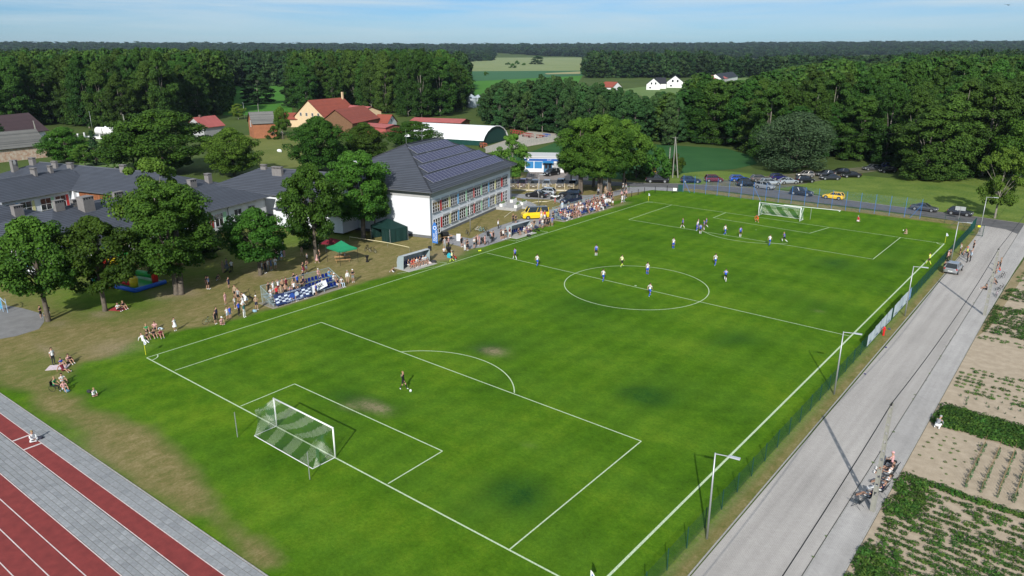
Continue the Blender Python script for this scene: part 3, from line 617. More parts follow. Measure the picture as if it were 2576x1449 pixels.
def pv_row(u0, u1, v):
    n = int(round((u1-u0)/PW))
    for i in range(n):
        p = E0+Vector((u0+i*PW, 0, 0))+su*v+snn*.04
        o = link('solar_panel', me_f, school); o.matrix_local = Matrix.Translation(p) @ Mp
        link('solar_cells', me_c, o)
R_ = [[q5(*p) for p in pts] for pts in ([(695, 285), (1240, 170), (1380, 240), (840, 375)], [(750, 405), (1460, 237), (1605, 320), (910, 505)], [(850, 555), (1700, 318), (1835, 385), (1000, 650)], [(905, 690), (1900, 378), (2050, 465), (1070, 788)])]
for r_ in R_:
    u0 = (r_[0][0]+r_[3][0])/2; u1 = (r_[1][0]+r_[2][0])/2; v = (r_[2][1]+r_[3][1])/2; pv_row(u0, u1, v)
# entrance terrace with steps and planters
terr = thing('entrance_terrace', 'grey concrete entrance terrace with steps at the far end of the white school', 'terrace', (SA.x, SA.y, 0), SRZ)
m_con = mat('concrete', (.34, .34, .34), .9, .12, 2)
b = MB(); b.box(us[16], LEN+.4, -4.2, -.02, .0, .55); b.obj('slab', m_con, terr)
for k in range(4): b = MB(); b.box(us[17]+.6, LEN+.4, -4.2-.35*(k+1), -4.2-.35*k, 0, .55-.12*(k+1)+.02); b.obj('step', m_con, terr)
m_pl = mat('white_planter', (.68, .68, .66), .7, .05, 2); m_fl = mat('planter_leaf', (.10, .16, .05), .8, .4, 3)
def leaf_tuft(cx_, cy_, z, rx, ry, rz_, n, s, mi=0, b=None):
    b = b or MB()
    for i in range(n):
        a = random.random()*6.28; r = sqrt(random.random()); c = Vector((cx_+rx*r*cos(a), cy_+ry*r*sin(a), z+rz_*random.random()*(1.1-r*r)))
        q = Vector((random.uniform(-1, 1), random.uniform(-1, 1), random.uniform(.1, 1))).normalized(); v = q.orthogonal().normalized()*s*random.uniform(.6, 1.2); w2 = q.cross(v)
        b.quad(c-v*.5, c+w2*.4, c+v*.5+q*s*.15, c-w2*.4, mi)
    return b
for k, (u, n_, lab) in enumerate(((us[16]+.3, -3.9, 'white planter box at the near front corner of the school terrace'), (us[16]+.3, -.9, 'white planter box against the wall beside the far school door'), (us[18]+.2, -3.9, 'white planter box beside the terrace steps'), (LEN-1.9, -1.1, 'white planter box behind the steps at the far terrace end'))):
    t_ = thing('planter', lab, 'planter', SA+sdv*u+snv*n_+Vector((0, 0, .55)), SRZ, 'planters on the school terrace')
    b = MB(); b.box(0, 2.0, -.3, .3, 0, .55); b.obj('box', m_pl, t_); leaf_tuft(1, 0, .5, .9, .25, .5, 90, .22).obj('plants', m_fl, t_)
# -------------- single-storey wings: each wing a part group of one building
wing = thing('school_wings', 'low white school wings round a courtyard under graphite tiled roofs with many grey chimneys', 'school', (SA.x, SA.y, 0), SRZ)
EV, RG = 4.15, 7.0
WG = [('F', -39, 0.5, 33.8, 53.2, 'd', True, True, RG+.1, 8.2, 7.0), ('L', -39, -25.5, 48, 78, 'n', True, True, RG, None, None), ('M', -62, -5.2, 71.2, 82.4, 'd', False, False, RG, None, None),
      ('W', -8.8, 6.4, 49, 97, 'n', True, True, RG, 7, 7), ('R', 2.6, 15, 15, 49, 'n', True, True, 7.6, 7, 8)]
ROOFS = []
for nm, d0, d1, n0, n1, ax, hl, hr, zr, L1, L2 in WG:
    f = hip_faces(d0, d1, n0, n1, EV, zr, hl, hr, ax, .65, L1, L2); ROOFS += f
    roof_obj('roof', f, m_roof, wing)
    wv = MB(); wv.box(d0, d1, n0, n1, .4, EV-.01, 0); wv.obj('wall', m_wall, wing)
    wv = MB(); wv.box(d0+.02, d1-.02, n0+.02, n1-.02, -.1, .4, 0); wv.obj('plinth', m_plinth, wing)
    g_ = MB(); o_ = .7
    for a, bq in (((d0-o_, n0-o_), (d1+o_, n0-o_)), ((d0-o_, n0-o_), (d0-o_, n1+o_))): g_.tube([(*a, EV-.08), (*bq, EV-.08)], .08, 5)
    r0 = f[0][3] if ax == 'd' else f[0][2]; r1 = f[0][2] if ax == 'd' else f[0][3]
    g_.tube([r0, r1], .11, 5); g_.obj('gutter', m_gutter, wing)
g_ = MB(); g_.add([(-5.2, 71.2, EV), (-5.2, 82.4, EV), (-5.2, 76.8, RG-.1)], [(0, 1, 2)]); g_.obj('gable', m_wall, wing)
# small annex by the two-storey block
f = hip_faces(-4.1, 6, 14, 27.6, 3.35, 5.2, True, True, 'n', .45, 5, 5); roof_obj('roof', f, m_roof, wing); ROOFS += f
wv = MB(); wv.box(-4.1, 6, 14, 27.6, .35, 3.3); wv.obj('wall', m_wall, wing)
# timber cladding boards on the courtyard face of wing W
m_wood = [mat('larch_%d' % k, c, .75, .25, 3) for k, c in enumerate(((.23, .085, .035), (.27, .105, .045), (.19, .065, .028)))]
bd = MB(); bd.box(0, .04, 0, .145, .5, EV-.05); bm_ = [bd.mesh('cladding_board', m_) for m_ in m_wood]
for i in range(100): link('cladding_board', random.choice(bm_), wing, (-8.86, 54.5+i*.15, 0))
fb = MB(); fb.box(-8.92, -8.8, 53.5, 70.5, EV-.12, EV+.02); fb.obj('fascia', m_frame, wing)
window(wing, (-8.9, 62.6, 1.9), (0, -1, 0), 1.6, 1.2, 2, 2)
# windows on the courtyard face of M, the pitch face of F, the end face of F/L, the near face of R
for i, d_ in enumerate((-21.6, -18.8, -15.2, -12.4)):
    window(wing, (d_, 71.2, 1.3), (1, 0, 0), 2.0, 2.1, 2, 2); q = MB(); q.box(d_+2.05, d_+2.55, 71.14, 71.21, 1.3, 3.4); q.obj('facade_panel', PAN[('blue', 'yellow', 'green', 'red')[i]], wing)
for d_ in (-23.6, -9.4): b = MB(); b.box(d_, d_+1.3, 70.2, 71.2, .3, EV-.02); b.obj('buttress', m_wall, wing)
for i, d_ in enumerate((-37, -33.8, -30.6, -27.2, -23.6, -20, -17.2, -14.4, -11.5)):
    window(wing, (d_, 33.8, 1.05), (1, 0, 0), 1.75, 2.15, 2, 2, transom=.68)
    q = MB(); q.box(d_+1.8, d_+2.5, 33.74, 33.81, 1.05, 3.2); q.obj('facade_panel', PAN[('green', 'blue', 'yellow', 'red')[i % 4]], wing)
for d_ in (-7.2, -4.0): window(wing, (d_, 33.8, 2.1), (1, 0, 0), 1.7, 1.05, 2, 1)
gt = MB()
for d_ in (-12.4, -8.6, .3): gt.tube([(d_, 33.7, .1), (d_, 33.7, 3.7), (d_, 33.2, EV-.1)], .06, 5)
gt.obj('downpipe', m_gutter, wing)
for i, n_ in enumerate((37.2, 40.4, 43.6, 46.8, 50.0, 53.2, 56.4, 59.6)):
    window(wing, (-39, n_+1.75, 1.1), (0, -1, 0), 1.75, 2.2, 2, 2, transom=.6)
    q = MB(); q.box(-39.06, -38.99, n_-.95, n_-.25, .9, 3.3); q.obj('facade_panel', PAN[('green', 'blue', 'red', 'yellow')[i % 4]], wing)
for i, n_ in enumerate((32.2, 29.0, 26.2)):
    window(wing, (2.6, n_, 2.1), (0, -1, 0), 1.9, 1.0, 2, 1)
    q = MB(); q.box(2.53, 2.61, n_-2.7, n_-2.0, 2.1, 3.1); q.obj('facade_panel', PAN[('green', 'yellow', 'blue')[i]], wing)
def hit_roof(px, py):
    d = fw+RT*((px-1288)/F)+UP*((724.5-py)/F); o = CAM_P-Vector((SA.x, SA.y, 0))
    O = Vector((o.x*sdv.x+o.y*sdv.y, o.x*snv.x+o.y*snv.y, o.z)); D = Vector((d.x*sdv.x+d.y*sdv.y, d.x*snv.x+d.y*snv.y, d.z)); best = None
    from mathutils.geometry import intersect_ray_tri
    for f_ in ROOFS:
        P = [Vector(p) for p in f_]
        for k in range(1, len(P)-1):
            h = intersect_ray_tri(P[0], P[k], P[k+1], D, O, True)
            if h and (best is None or (h-O).length < (best-O).length): best = h
    return best
def chimney(px, py, ptop, along, w_=1.5, t_=.6, holes=4):
    h = hit_roof(px, py)
    if h is None: print('no roof', px, py); return
    top = HT(SA+sdv*h.x+snv*h.y, ptop); top = min(max(top, h.z+.8), h.z+2.1)
    w_ *= .85; a, bq = (w_/2, t_/2) if along == 'd' else (t_/2, w_/2)
    b = MB(); b.box(h.x-a, h.x+a, h.y-bq, h.y+bq, h.z-1.2, top); c = b.obj('chimney', m_chim, wing)
    q = MB(); q.box(h.x-a-.07, h.x+a+.07, h.y-bq-.07, h.y+bq+.07, top, top+.07); q.obj('cap', m_chim, c)
    q = MB()
    for k in range(holes):
        s_ = (k+.5)/holes*2-1
        if along == 'd': q.box(h.x+s_*a-.09, h.x+s_*a+.09, h.y-bq-.012, h.y+bq+.012, top-.32, top-.08)
        else: q.box(h.x-a-.012, h.x+a+.012, h.y+s_*bq-.09, h.y+s_*bq+.09, top-.32, top-.08)
    q.obj('vent', m_dark, c)
for c_ in [(38, 430, 402, 'd', 1.3, .8, 3), (83, 414, 397, 'n', 1.5, .7, 4), (86, 439, 423, 'n', 1.5, .5, 4), (128, 433, 417, 'n', .9, .6, 2), (139, 422, 406, 'n', 1.5, .5, 3), (178, 424, 410, 'n', 1.6, .6, 4), (311, 432, 415, 'n', 1.5, .6, 4), (46, 541, 517, 'd', 1.6, .8, 4),
           (150, 529, 504, 'd', 1.6, .6, 4), (192, 517, 502, 'd', 1.5, .6, 4), (219, 528, 495, 'd', 2.0, 1.4, 4), (297, 496, 485, 'd', 1.8, .6, 4), (58, 590, 549, 'n', 1.7, .7, 4), (525, 458, 437, 'n', 1.2, .9, 3), (484, 470, 452, 'd', 1.6, .8, 3), (612, 436, 424, 'n', 1.6, .5, 4), (664, 425, 416, 'n', 1.4, .5, 4), (699, 440, 420, 'n', 2.6, .6, 7), (767, 434, 424, 'n', 1.6, .5, 4)]:
    chimney(*c_)
h = hit_roof(46, 428)
if h: b = MB(); b.ball((h.x-.7, h.y-.4, h.z+1.6), (.12, .5, .5)); b.obj('satellite_dish', m_plinth, wing)
# roof plant behind the main roof
pl_ = thing('ventilation_unit', 'grey louvred ventilation unit with railing behind the big school roof', 'ventilation unit', (SA.x, SA.y, 0), SRZ)
h = SL(895, 408, 7.5); b = MB(); b.box(h.x-1.5, h.x+2.5, h.y-2.4, h.y+2.4, 5.4, 8.0); b.obj('casing', mat('light_metal', (.55, .57, .60), .5, metal=.3), pl_)
for k in range(8): q = MB(); q.box(h.x-1.56, h.x-1.5, h.y-2.2, h.y+2.2, 5.7+k*.27, 5.84+k*.27); q.obj('louvre', m_greyw, pl_)
q = MB()
for k in range(6): q.tube([(h.x-2.6, h.y-3+k*1.3, 4.5), (h.x-2.6, h.y-3+k*1.3, 7.4)], .03, 4)
q.tube([(h.x-2.6, h.y-3, 7.4), (h.x-2.6, h.y+3.5, 7.4)], .03, 4); q.obj('railing', MATS['galvanised'], pl_)
# ================================================================== village
m_red = roof_mat('red_roof_tile', (.32, .078, .048), .5, .4); m_redm = mat('red_sheet_roof', (.36, .095, .085), .6, .1, .5)
m_brown = roof_mat('brown_roof_tile', (.095, .058, .062), .4, .4); m_oldroof = roof_mat('weathered_grey_tile', (.21, .205, .19), .35, .3, (.11, .11, .105))
m_cream = mat('cream_render', (.60, .45, .28), .9, .06, 1); m_brick = block_mat('orange_brick', (.42, .17, .09), (.34, .13, .07), .25, .08, .8, .5); m_dkbrick = block_mat('old_dark_brick', (.17, .11, .09), (.12, .08, .07), .25, .08, .8, .5)
m_peel = mat('peeling_render', (.62, .56, .46), .9, .3, 1.2, c2=(.42, .22, .14)); m_timber = mat('brown_timber', (.16, .085, .045), .8, .2, 2); m_wh = mat('white_wall', (.72, .72, .72), .9, .04, 1)
def house(name, label, p0, p1, depth, ze, zr, mw, mr, hip=False, wins=(), ov=.4, cat='house', chim=(), back=1, ridge_off=.5, mg=None):
    """p0,p1: photo points of the front eave-side wall base (left, right); depth away from the camera"""
    a = G(*p0) if len(p0) == 2 else Vector(p0); bq = G(*p1) if len(p1) == 2 else Vector(p1); a.z = bq.z = 0
    r = relief(a.x, a.y); d = bq-a; Ln = d.length; t_ = thing(name, label, cat, (a.x, a.y, r), atan2(d.y, d.x))
    b = MB(); b.box(0, Ln, 0, depth, -.5, ze); b.obj('wall', mw, t_)
    f = hip_faces(0, Ln, 0, depth, ze, zr, hip, hip, 'd', ov); ro = roof_obj('roof', f, mr, t_)
    if not hip:
        g = MB(); mm_ = depth/2; g.add([(0, 0, ze), (0, depth, ze), (0, mm_, zr-.12)], [(0, 2, 1)]); g.obj('gable', mg or mw, t_); g = MB(); g.add([(Ln, 0, ze), (Ln, depth, ze), (Ln, mm_, zr-.12)], [(0, 1, 2)]); g.obj('gable', mg or mw, t_)
    for face, u, z, w_, h_ in wins:
        if face == 'f': window(t_, (u, 0, z), (1, 0, 0), w_, h_, 2, 1, sill=False)
        elif face == 'l': window(t_, (0, u+w_, z), (0, -1, 0), w_, h_, 2, 1, sill=False)
        else: window(t_, (Ln, u, z), (0, 1, 0), w_, h_, 2, 1, sill=False)
    for u, n_, hh in chim: q = MB(); q.box(u-.35, u+.35, n_-.3, n_+.3, ze, zr+hh); q.obj('chimney', mw if hh > 1.4 else m_dkbrick, ro)
    return t_
# left: brown-roofed house, porch, garden wall
hs = house('brown_roof_house', 'white house with a dark brown tiled roof and timber porch at the left edge', (-60, 381), (118, 356), 12, 3.6, 9.2, m_wh, m_brown, wins=[('f', 17, 1, 1.4, 1.3), ('f', 2, 1, 1.4, 1.3), ('f', 25, 1, 1.6, 1.4)], ov=.9)
hp = G(60, 374); px_ = (hp-hs.location); ca = cos(-hs.rotation_euler.z); sa_ = sin(-hs.rotation_euler.z); lx = px_.x*ca-px_.y*sa_
f = [[(lx-2.6, -2.6, 2.9), (lx-2.6, 1.5, 2.9), (lx, 1.5, 5.0), (lx, -2.6, 5.0)], [(lx+2.6, 1.5, 2.9), (lx+2.6, -2.6, 2.9), (lx, -2.6, 5.0), (lx, 1.5, 5.0)]]; roof_obj('porch_roof', f, m_brown, hs)
b = MB(); [b.box(lx+s_-.12, lx+s_+.12, -2.3, -2.06, 0, 2.9) for s_ in (-2, -.7, .7, 2)]; b.add([(lx-2.5, -2.4, 2.9), (lx+2.5, -2.4, 2.9), (lx, -2.4, 4.95)], [(0, 1, 2)]); b.obj('porch', m_timber, hs)
gw = thing('garden_wall', 'white garden wall with square pillars and dark railings before the brown-roofed house', 'garden wall')
pa, pb = G(20, 372), G(210, 345)
pa, pb = G(30, 378), G(245, 341); dd = pb-pa
b = MB(); m_blk = mat('black_railing', (.03, .03, .035), .5)
Mw = Matrix.Translation((pa.x, pa.y, 0)) @ Matrix.Rotation(atan2(dd.y, dd.x), 4, 'Z'); b.box(0, dd.length, -.1, .1, 0, .45, 0, Mw); b.obj('base', m_wh, gw)
nP = 12
for i in range(nP+1): q = MB(); x = dd.length*i/nP; q.box(x-.22, x+.22, -.22, .22, 0, 1.75, 0, Mw); q.obj('pillar', m_wh, gw)
for i in range(nP):
    q = MB(); x0 = dd.length*i/nP+.3; x1 = dd.length*(i+1)/nP-.3
    for k in range(5): q.box(x0, x1, -.02, .02, .55+k*.22, .62+k*.22, 0, Mw)
    q.obj('railing', m_blk, gw)
house('old_barn', 'long old barn with a lichen-speckled grey roof and peeling wall at the left edge', (-140, 425), (120, 395), 8, 3.4, 7.6, m_peel, m_oldroof, cat='barn', mg=m_dkbrick, wins=[('r', 3.2, 4.3, .8, .8)])
tk = thing('gas_tank', 'white horizontal gas tank behind a low wall near the left woods', 'tank', G(270, 348), radians(20))
b = MB(); b.tube([(-4.2, 0, 2.4), (-3.8, 0, 2.4), (3.8, 0, 2.4), (4.2, 0, 2.4)], [.9, 1.35, 1.35, .9], 16); b.obj('vessel', m_wh, tk, smooth=True)
for s_ in (-2.4, 2.4): b = MB(); b.box(s_-.2, s_+.2, -.9, .9, 0, 1.3); b.obj('leg', m_wh, tk)
b = MB(); b.box(-6, 6, -2.4, -2.2, 0, .8); b.obj('wall', m_wh, tk)
b = MB(); b.ball((0, 0, 3.8), .35); b.obj('valve_dome', m_wh, tk)
# small pink-roofed house, farm group
house('pink_roof_cottage', 'small grey cottage with a faded pink roof half hidden by a round tree', (515, 345), (566, 338), 8, 3.2, 6.6, m_greyw, m_redm, mg=m_greyw, wins=[('r', 3.2, 3.4, .9, 1.1)], chim=[(3, 4, .6)])
house('brick_barn', 'orange brick barn with a broken grey roof behind the round trees', G(640, 349)[:], G(700, 346)[:], 10, 5.0, 8.6, m_brick, m_oldroof, cat='barn', mg=m_brick, wins=[('f', 6, 1.2, .7, .7), ('f', 9, 1.2, .7, .7), ('l', 4, 3.6, 1.8, 2.2)])
def house_q(name, label, ridge0, ridge1, zr, eave_drop, halfw, mw, mr, **k):
    """gabled house from its ridge as photographed: ridge ends at height zr"""
    a = G(*ridge0, zr); bq = G(*ridge1, zr); d = (bq-a); d.z = 0; e_ = d.normalized(); nn = Vector((-e_.y, e_.x, 0))
    if nn.dot(Vector((fw.x, fw.y, 0))) < 0: nn = -nn
    p0 = a-nn*halfw; p1 = bq-nn*halfw
    if (p1-p0).cross(nn).z < 0: p0, p1 = p1, p0
    return house(name, label, (p0.x, p0.y, 0), (p1.x, p1.y, 0), 2*halfw, zr-eave_drop, zr, mw, mr, **k)
house_q('cream_farmhouse', 'tall cream farmhouse with a red tiled roof and white end chimney', (775, 252), (862, 245), 10.5, 6.4, 7.6, m_cream, m_red, wins=[('l', 2.5+i*3, 4.4, 1.0, 1.3) for i in range(4)]+[('f', 15, 2, 1, 1)], chim=[(19.5, 7, 2.2)])
house_q('red_roof_barn', 'big red-roofed timber-gabled barn in front of the cream farmhouse', (843, 276), (913, 265), 9.0, 4.6, 6.2, m_timber, m_red, cat='barn')
house_q('red_roof_outbuilding', 'low red-roofed outbuilding left of the cream farmhouse', (672, 284), (775, 283), 5.2, 2.2, 4.5, m_cream, m_red, cat='shed')
house_q('gabled_farm_shed', 'cream gabled shed with a red roof at the right end of the farmhouse', (868, 263), (932, 268), 7.6, 2.0, 5.2, m_cream, m_redm, cat='shed')
house_q('small_red_house', 'small white house with a dark red roof right of the big red barn', (952, 287), (985, 288), 5.6, 3.0, 3.8, m_wh, m_red, wins=[('r', 3, 3.0, .9, 1.0)])
house_q('lean_to_shed', 'long low shed with a faded red sheet roof below the red barn', (866, 304), (990, 313), 3.6, .8, 4.2, m_redm, m_redm, cat='shed')
house_q('red_sheet_shed', 'wide low hall with a dull red sheet roof behind the white hangar', (1045, 295), (1170, 299), 5, 1.0, 4.3, m_timber, m_redm, cat='shed')
# hangar
hg = thing('arched_hangar', 'white arched fabric hangar with dark green ends beside the farmyard', 'hangar')
b0 = G(1213, 367); b1 = G(1275, 352); wv_ = (b1-b0); wv_.z = 0; Wd = wv_.length; ex = wv_.normalized(); ey = Vector((-ex.y, ex.x, 0)); c_far = G(1095, 341)
Lh = (c_far-b0).dot(ey); Lh = max(22, min(Lh, 34)); print('hangar', Wd, Lh)
hg.location = (b0.x, b0.y, 0); hg.rotation_euler = (0, 0, atan2(ex.y, ex.x)); HH = HT((b0+b1)/2, 317)
m_fab = mat('white_tarpaulin', (.80, .81, .82), .6, .03, .6); m_gr = mat('dark_green_tarpaulin', (.006, .045, .038), .6, .15, 1)
pr = [(0, 0), (0, .28*HH), (.06*Wd, .52*HH), (.17*Wd, .76*HH), (.33*Wd, .94*HH), (.5*Wd, HH), (.67*Wd, .94*HH), (.83*Wd, .76*HH), (.94*Wd, .52*HH), (Wd, .28*HH), (Wd, 0)]
b = MB(); b.add([(p[0], 0, p[1]) for p in pr], [tuple(range(11))]); b.obj('end_wall', m_gr, hg); b = MB(); b.add([(p[0], Lh, p[1]) for p in pr], [tuple(range(11))[::-1]]); b.obj('end_wall', m_gr, hg)
b = MB()
for i in (1, 2, 3, 4, 5, 6, 7, 8): b.quad((pr[i][0], -.35, pr[i][1]+.05), (pr[i+1][0], -.35, pr[i+1][1]+.05), (pr[i+1][0], Lh+.3, pr[i+1][1]+.05), (pr[i][0], Lh+.3, pr[i][1]+.05))
b.obj('cover', m_fab, hg, smooth=True)
b = MB(); b.quad((0, 0, 0), (0, 0, pr[1][1]), (0, Lh, pr[1][1]), (0, Lh, 0)); b.quad((Wd, 0, 0), (Wd, 0, pr[1][1]), (Wd, Lh, pr[1][1]), (Wd, Lh, 0)); b.obj('side_skirt', m_gr, hg)
b = MB(); b.tube([(p[0], -.38, p[1]+.06) for p in pr[1:10]], .12, 5); b.obj('rim', m_fab, hg)
# shop
sh0, sh1 = G(1318, 432), G(1420, 434); sdir = sh1-sh0; ShL = sdir.length; shop = thing('shop', 'small flat white shop with a blue fascia and blue shutters beyond the parked cars', 'shop', (sh0.x, sh0.y, 0), atan2(sdir.y, sdir.x))
m_bl = mat('shop_blue', (.02, .085, .30), .6); m_bl2 = mat('shutter_blue', (.03, .20, .42), .6, .1, 3)
b = MB(); b.box(0, ShL, 0, 7, 0, 3.6); b.obj('wall', m_wh, shop); b = MB(); b.box(-.2, ShL+.2, -.25, 7.2, 3.6, 3.9); b.obj('roof', mat('grey_membrane', (.5, .5, .5), .9), shop)
b = MB(); b.box(-.05, ShL+.05, -.12, -.01, 2.75, 3.3); b.obj('fascia', m_bl, shop)
text_on('SKLEP', .42, m_frame, shop, (ShL*.62, -.135, 3.02), (1, 0, 0), (0, 0, 1)); b = MB(); b.box(.8, 1.25, -.14, -.12, 2.85, 3.2); b.obj('sign_plate', m_frame, shop)
for k in range(2):
    u = .5+k*2.1; b = MB(); b.box(u, u+1.9, -.06, -.01, .9, 2.6); s_ = b.obj('shutter', m_bl2, shop); q = MB()
    for i in range(7): q.box(u+.15+i*.25, u+.2+i*.25, -.09, -.06, .95, 2.55)
    q.obj('rib', m_bl, s_)
b = MB(); b.box(4.9, 7.1, -.07, -.01, 0, 2.4); dr = b.obj('door', mat('shop_door', (.05, .14, .24), .5), shop); b = MB(); b.box(5.2, 5.9, -.09, -.07, .9, 2.2); b.box(6.1, 6.8, -.09, -.07, .9, 2.2); b.obj('pane', m_glass, dr)
b = MB(); b.tube([(4.6, -1.1, 2.35), (5.3, -1.1, 2.6), (6, -1.1, 2.68), (6.7, -1.1, 2.6), (7.4, -1.1, 2.35)], .06, 4); b.quad((4.6, -1.1, 2.4), (7.4, -1.1, 2.4), (7.4, 0, 2.75), (4.6, 0, 2.75)); b.obj('awning', m_bl2, shop)
b = MB(); b.box(7.3, 9.2, -.05, -.01, .3, 2.4); b.obj('notice_board', m_greyw, shop)
# far houses
def gable_house(name, label, px, base, wpx, ridge, depth=9, rz=None, mw=m_wh, mr=None, w3=None):
    p = G(px, base); dpt = DEP(p); wd_ = wpx/F*dpt; top = HT(p, ridge); r = relief(p.x, p.y)
    view = Vector((p.x-CAM_P.x, p.y-CAM_P.y, 0)).normalized(); rz_ = atan2(-view.x, view.y) if rz is None else rz; right = Vector((view.y, -view.x, 0))
    t_ = thing(name, label, 'house', (p.x, p.y, r), atan2(right.y, right.x)); ez = top*.48
    b = MB(); b.box(-wd_/2, wd_/2, 0, depth, -.5, ez); b.add([(-wd_/2, 0, ez), (wd_/2, 0, ez), (0, 0, top-.1)], [(0, 1, 2)]); b.obj('wall', mw, t_)
    f = [[(-wd_/2-.4, -.3, ez-.2), (-wd_/2-.4, depth, ez-.2), (0, depth, top), (0, -.3, top)], [(wd_/2+.4, depth, ez-.2), (wd_/2+.4, -.3, ez-.2), (0, -.3, top), (0, depth, top)]]; roof_obj('roof', f, mr, t_)
    for u in (-wd_*.2, wd_*.1): window(t_, (u, 0, ez*.95), (1, 0, 0), wd_*.12, top*.2, 1, 1, sill=False)
    window(t_, (-wd_*.3, 0, 1), (1, 0, 0), wd_*.14, 1.3, 1, 1, sill=False); return t_
m_blackroof = roof_mat('black_roof_tile', (.03, .032, .04), .4, .4)
gable_house('white_gabled_house', 'bright white gabled house with a black roof, left one of the far pair', 1643, 226, 34, 197, 12, mr=m_blackroof)
gable_house('white_gabled_house', 'bright white gabled house with a black roof, right one of the far pair', 1697, 221, 40, 190, 12, mr=m_blackroof)
house_q('black_roof_wing', 'black-roofed cross wing between the two far white houses', (1650, 195), (1674, 195), 8.6, 4.5, 4.6, m_wh, m_blackroof)
house_q('far_red_roof_house', 'far small house with a bright red roof beyond the tree belt', (1523, 205), (1553, 206), 7.0, 3.8, 6.0, m_wh, m_red, wins=[])
house_q('far_orange_roof_house', 'far long house with a dull orange roof by the right woods', (1770, 190), (1812, 188), 7.5, 3.0, 8.0, m_greyw, m_redm)
house_q('far_black_roof_house', 'far dark-roofed house with a red gable by the right woods', (1800, 186), (1842, 180), 8.8, 4.5, 6.0, m_wh, m_blackroof)
def silo(px, base, topy, label):
    p = G(px, base); h_ = HT(p, topy); t_ = thing('grain_silo', label, 'silo', (p.x, p.y, 0), 0, 'grain silos beyond the farm'); R0 = 2.9; m_s = mat('silo_steel', (.50, .56, .60), .4, .1, 1, metal=.4)
    b = MB()
    for k in range(6): b.tube([(0, 0, k*h_*.72/6), (0, 0, (k+1)*h_*.72/6-.08)], R0, 18); b.tube([(0, 0, (k+1)*h_*.72/6-.1), (0, 0, (k+1)*h_*.72/6)], R0*1.02, 18)
    b.obj('barrel', m_s, t_); b = MB(); b.tube([(0, 0, h_*.72), (0, 0, h_)], [R0*1.08, .2], 18); b.obj('roof', m_s, t_)
silo(1186, 270, 237, 'pale metal grain silo in front, left of the pair'); silo(1203, 266, 238, 'pale metal grain silo half hidden behind trees, right of the pair')
# ================================================================== trees
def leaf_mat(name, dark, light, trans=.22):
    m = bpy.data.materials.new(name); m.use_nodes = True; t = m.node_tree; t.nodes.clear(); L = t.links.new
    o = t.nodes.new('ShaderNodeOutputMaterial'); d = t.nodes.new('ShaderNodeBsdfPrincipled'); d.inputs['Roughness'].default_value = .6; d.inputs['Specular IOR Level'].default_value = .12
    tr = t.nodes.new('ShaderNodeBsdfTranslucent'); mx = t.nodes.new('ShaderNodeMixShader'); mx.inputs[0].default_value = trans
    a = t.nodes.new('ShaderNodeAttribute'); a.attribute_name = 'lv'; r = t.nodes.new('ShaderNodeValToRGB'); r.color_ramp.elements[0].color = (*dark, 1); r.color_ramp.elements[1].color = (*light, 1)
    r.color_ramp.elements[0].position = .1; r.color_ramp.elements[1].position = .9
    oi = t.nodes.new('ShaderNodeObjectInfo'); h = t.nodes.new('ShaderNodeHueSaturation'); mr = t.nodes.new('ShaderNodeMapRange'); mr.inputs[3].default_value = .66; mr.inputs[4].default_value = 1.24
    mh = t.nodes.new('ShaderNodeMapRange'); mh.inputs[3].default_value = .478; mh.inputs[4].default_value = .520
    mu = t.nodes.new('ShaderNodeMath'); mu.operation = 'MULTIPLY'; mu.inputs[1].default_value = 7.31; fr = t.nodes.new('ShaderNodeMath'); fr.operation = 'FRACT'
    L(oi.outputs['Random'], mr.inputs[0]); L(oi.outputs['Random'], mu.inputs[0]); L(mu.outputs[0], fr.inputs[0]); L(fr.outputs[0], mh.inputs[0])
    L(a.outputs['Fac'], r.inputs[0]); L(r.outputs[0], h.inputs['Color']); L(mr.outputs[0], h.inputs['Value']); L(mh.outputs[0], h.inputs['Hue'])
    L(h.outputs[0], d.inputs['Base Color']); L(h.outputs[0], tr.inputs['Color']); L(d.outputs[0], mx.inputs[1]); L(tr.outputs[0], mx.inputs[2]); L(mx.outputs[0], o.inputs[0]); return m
m_leaf = leaf_mat('maple_leaf', (.012, .048, .007), (.078, .164, .019)); m_leafy = leaf_mat('ash_leaf', (.035, .095, .012), (.145, .245, .032))
m_leaf2 = leaf_mat('wood_leaf', (.009, .035, .007), (.057, .122, .018), .14); m_leaf3 = leaf_mat('belt_leaf', (.013, .042, .015), (.052, .112, .030), .14)
m_con_l = leaf_mat('needle_leaf', (.010, .028, .012), (.028, .06, .02), .05); m_far = leaf_mat('far_leaf', (.010, .032, .012), (.038, .080, .020), .1); m_will = leaf_mat('willow_leaf', (.035, .065, .03), (.09, .14, .06))
m_purp = leaf_mat('purple_leaf', (.03, .008, .012), (.075, .018, .028))
m_bark = mat('bark', (.115, .095, .075), .95, .35, 3, .6); m_bark2 = mat('pale_bark', (.21, .19, .16), .95, .3, 3, .5)
def prof_round(t): return (sin(pi*min(1, max(0, .06+.94*t))**.85))**.62
def prof_oval(t): return (sin(pi*(.08+.90*t)))**.55
def prof_wood(t): return (1-(abs(t-.38)/.66)**2.3 if t > .38 else .80+.2*t/.38)
def prof_cone(t): return (1-t)*.95+.04
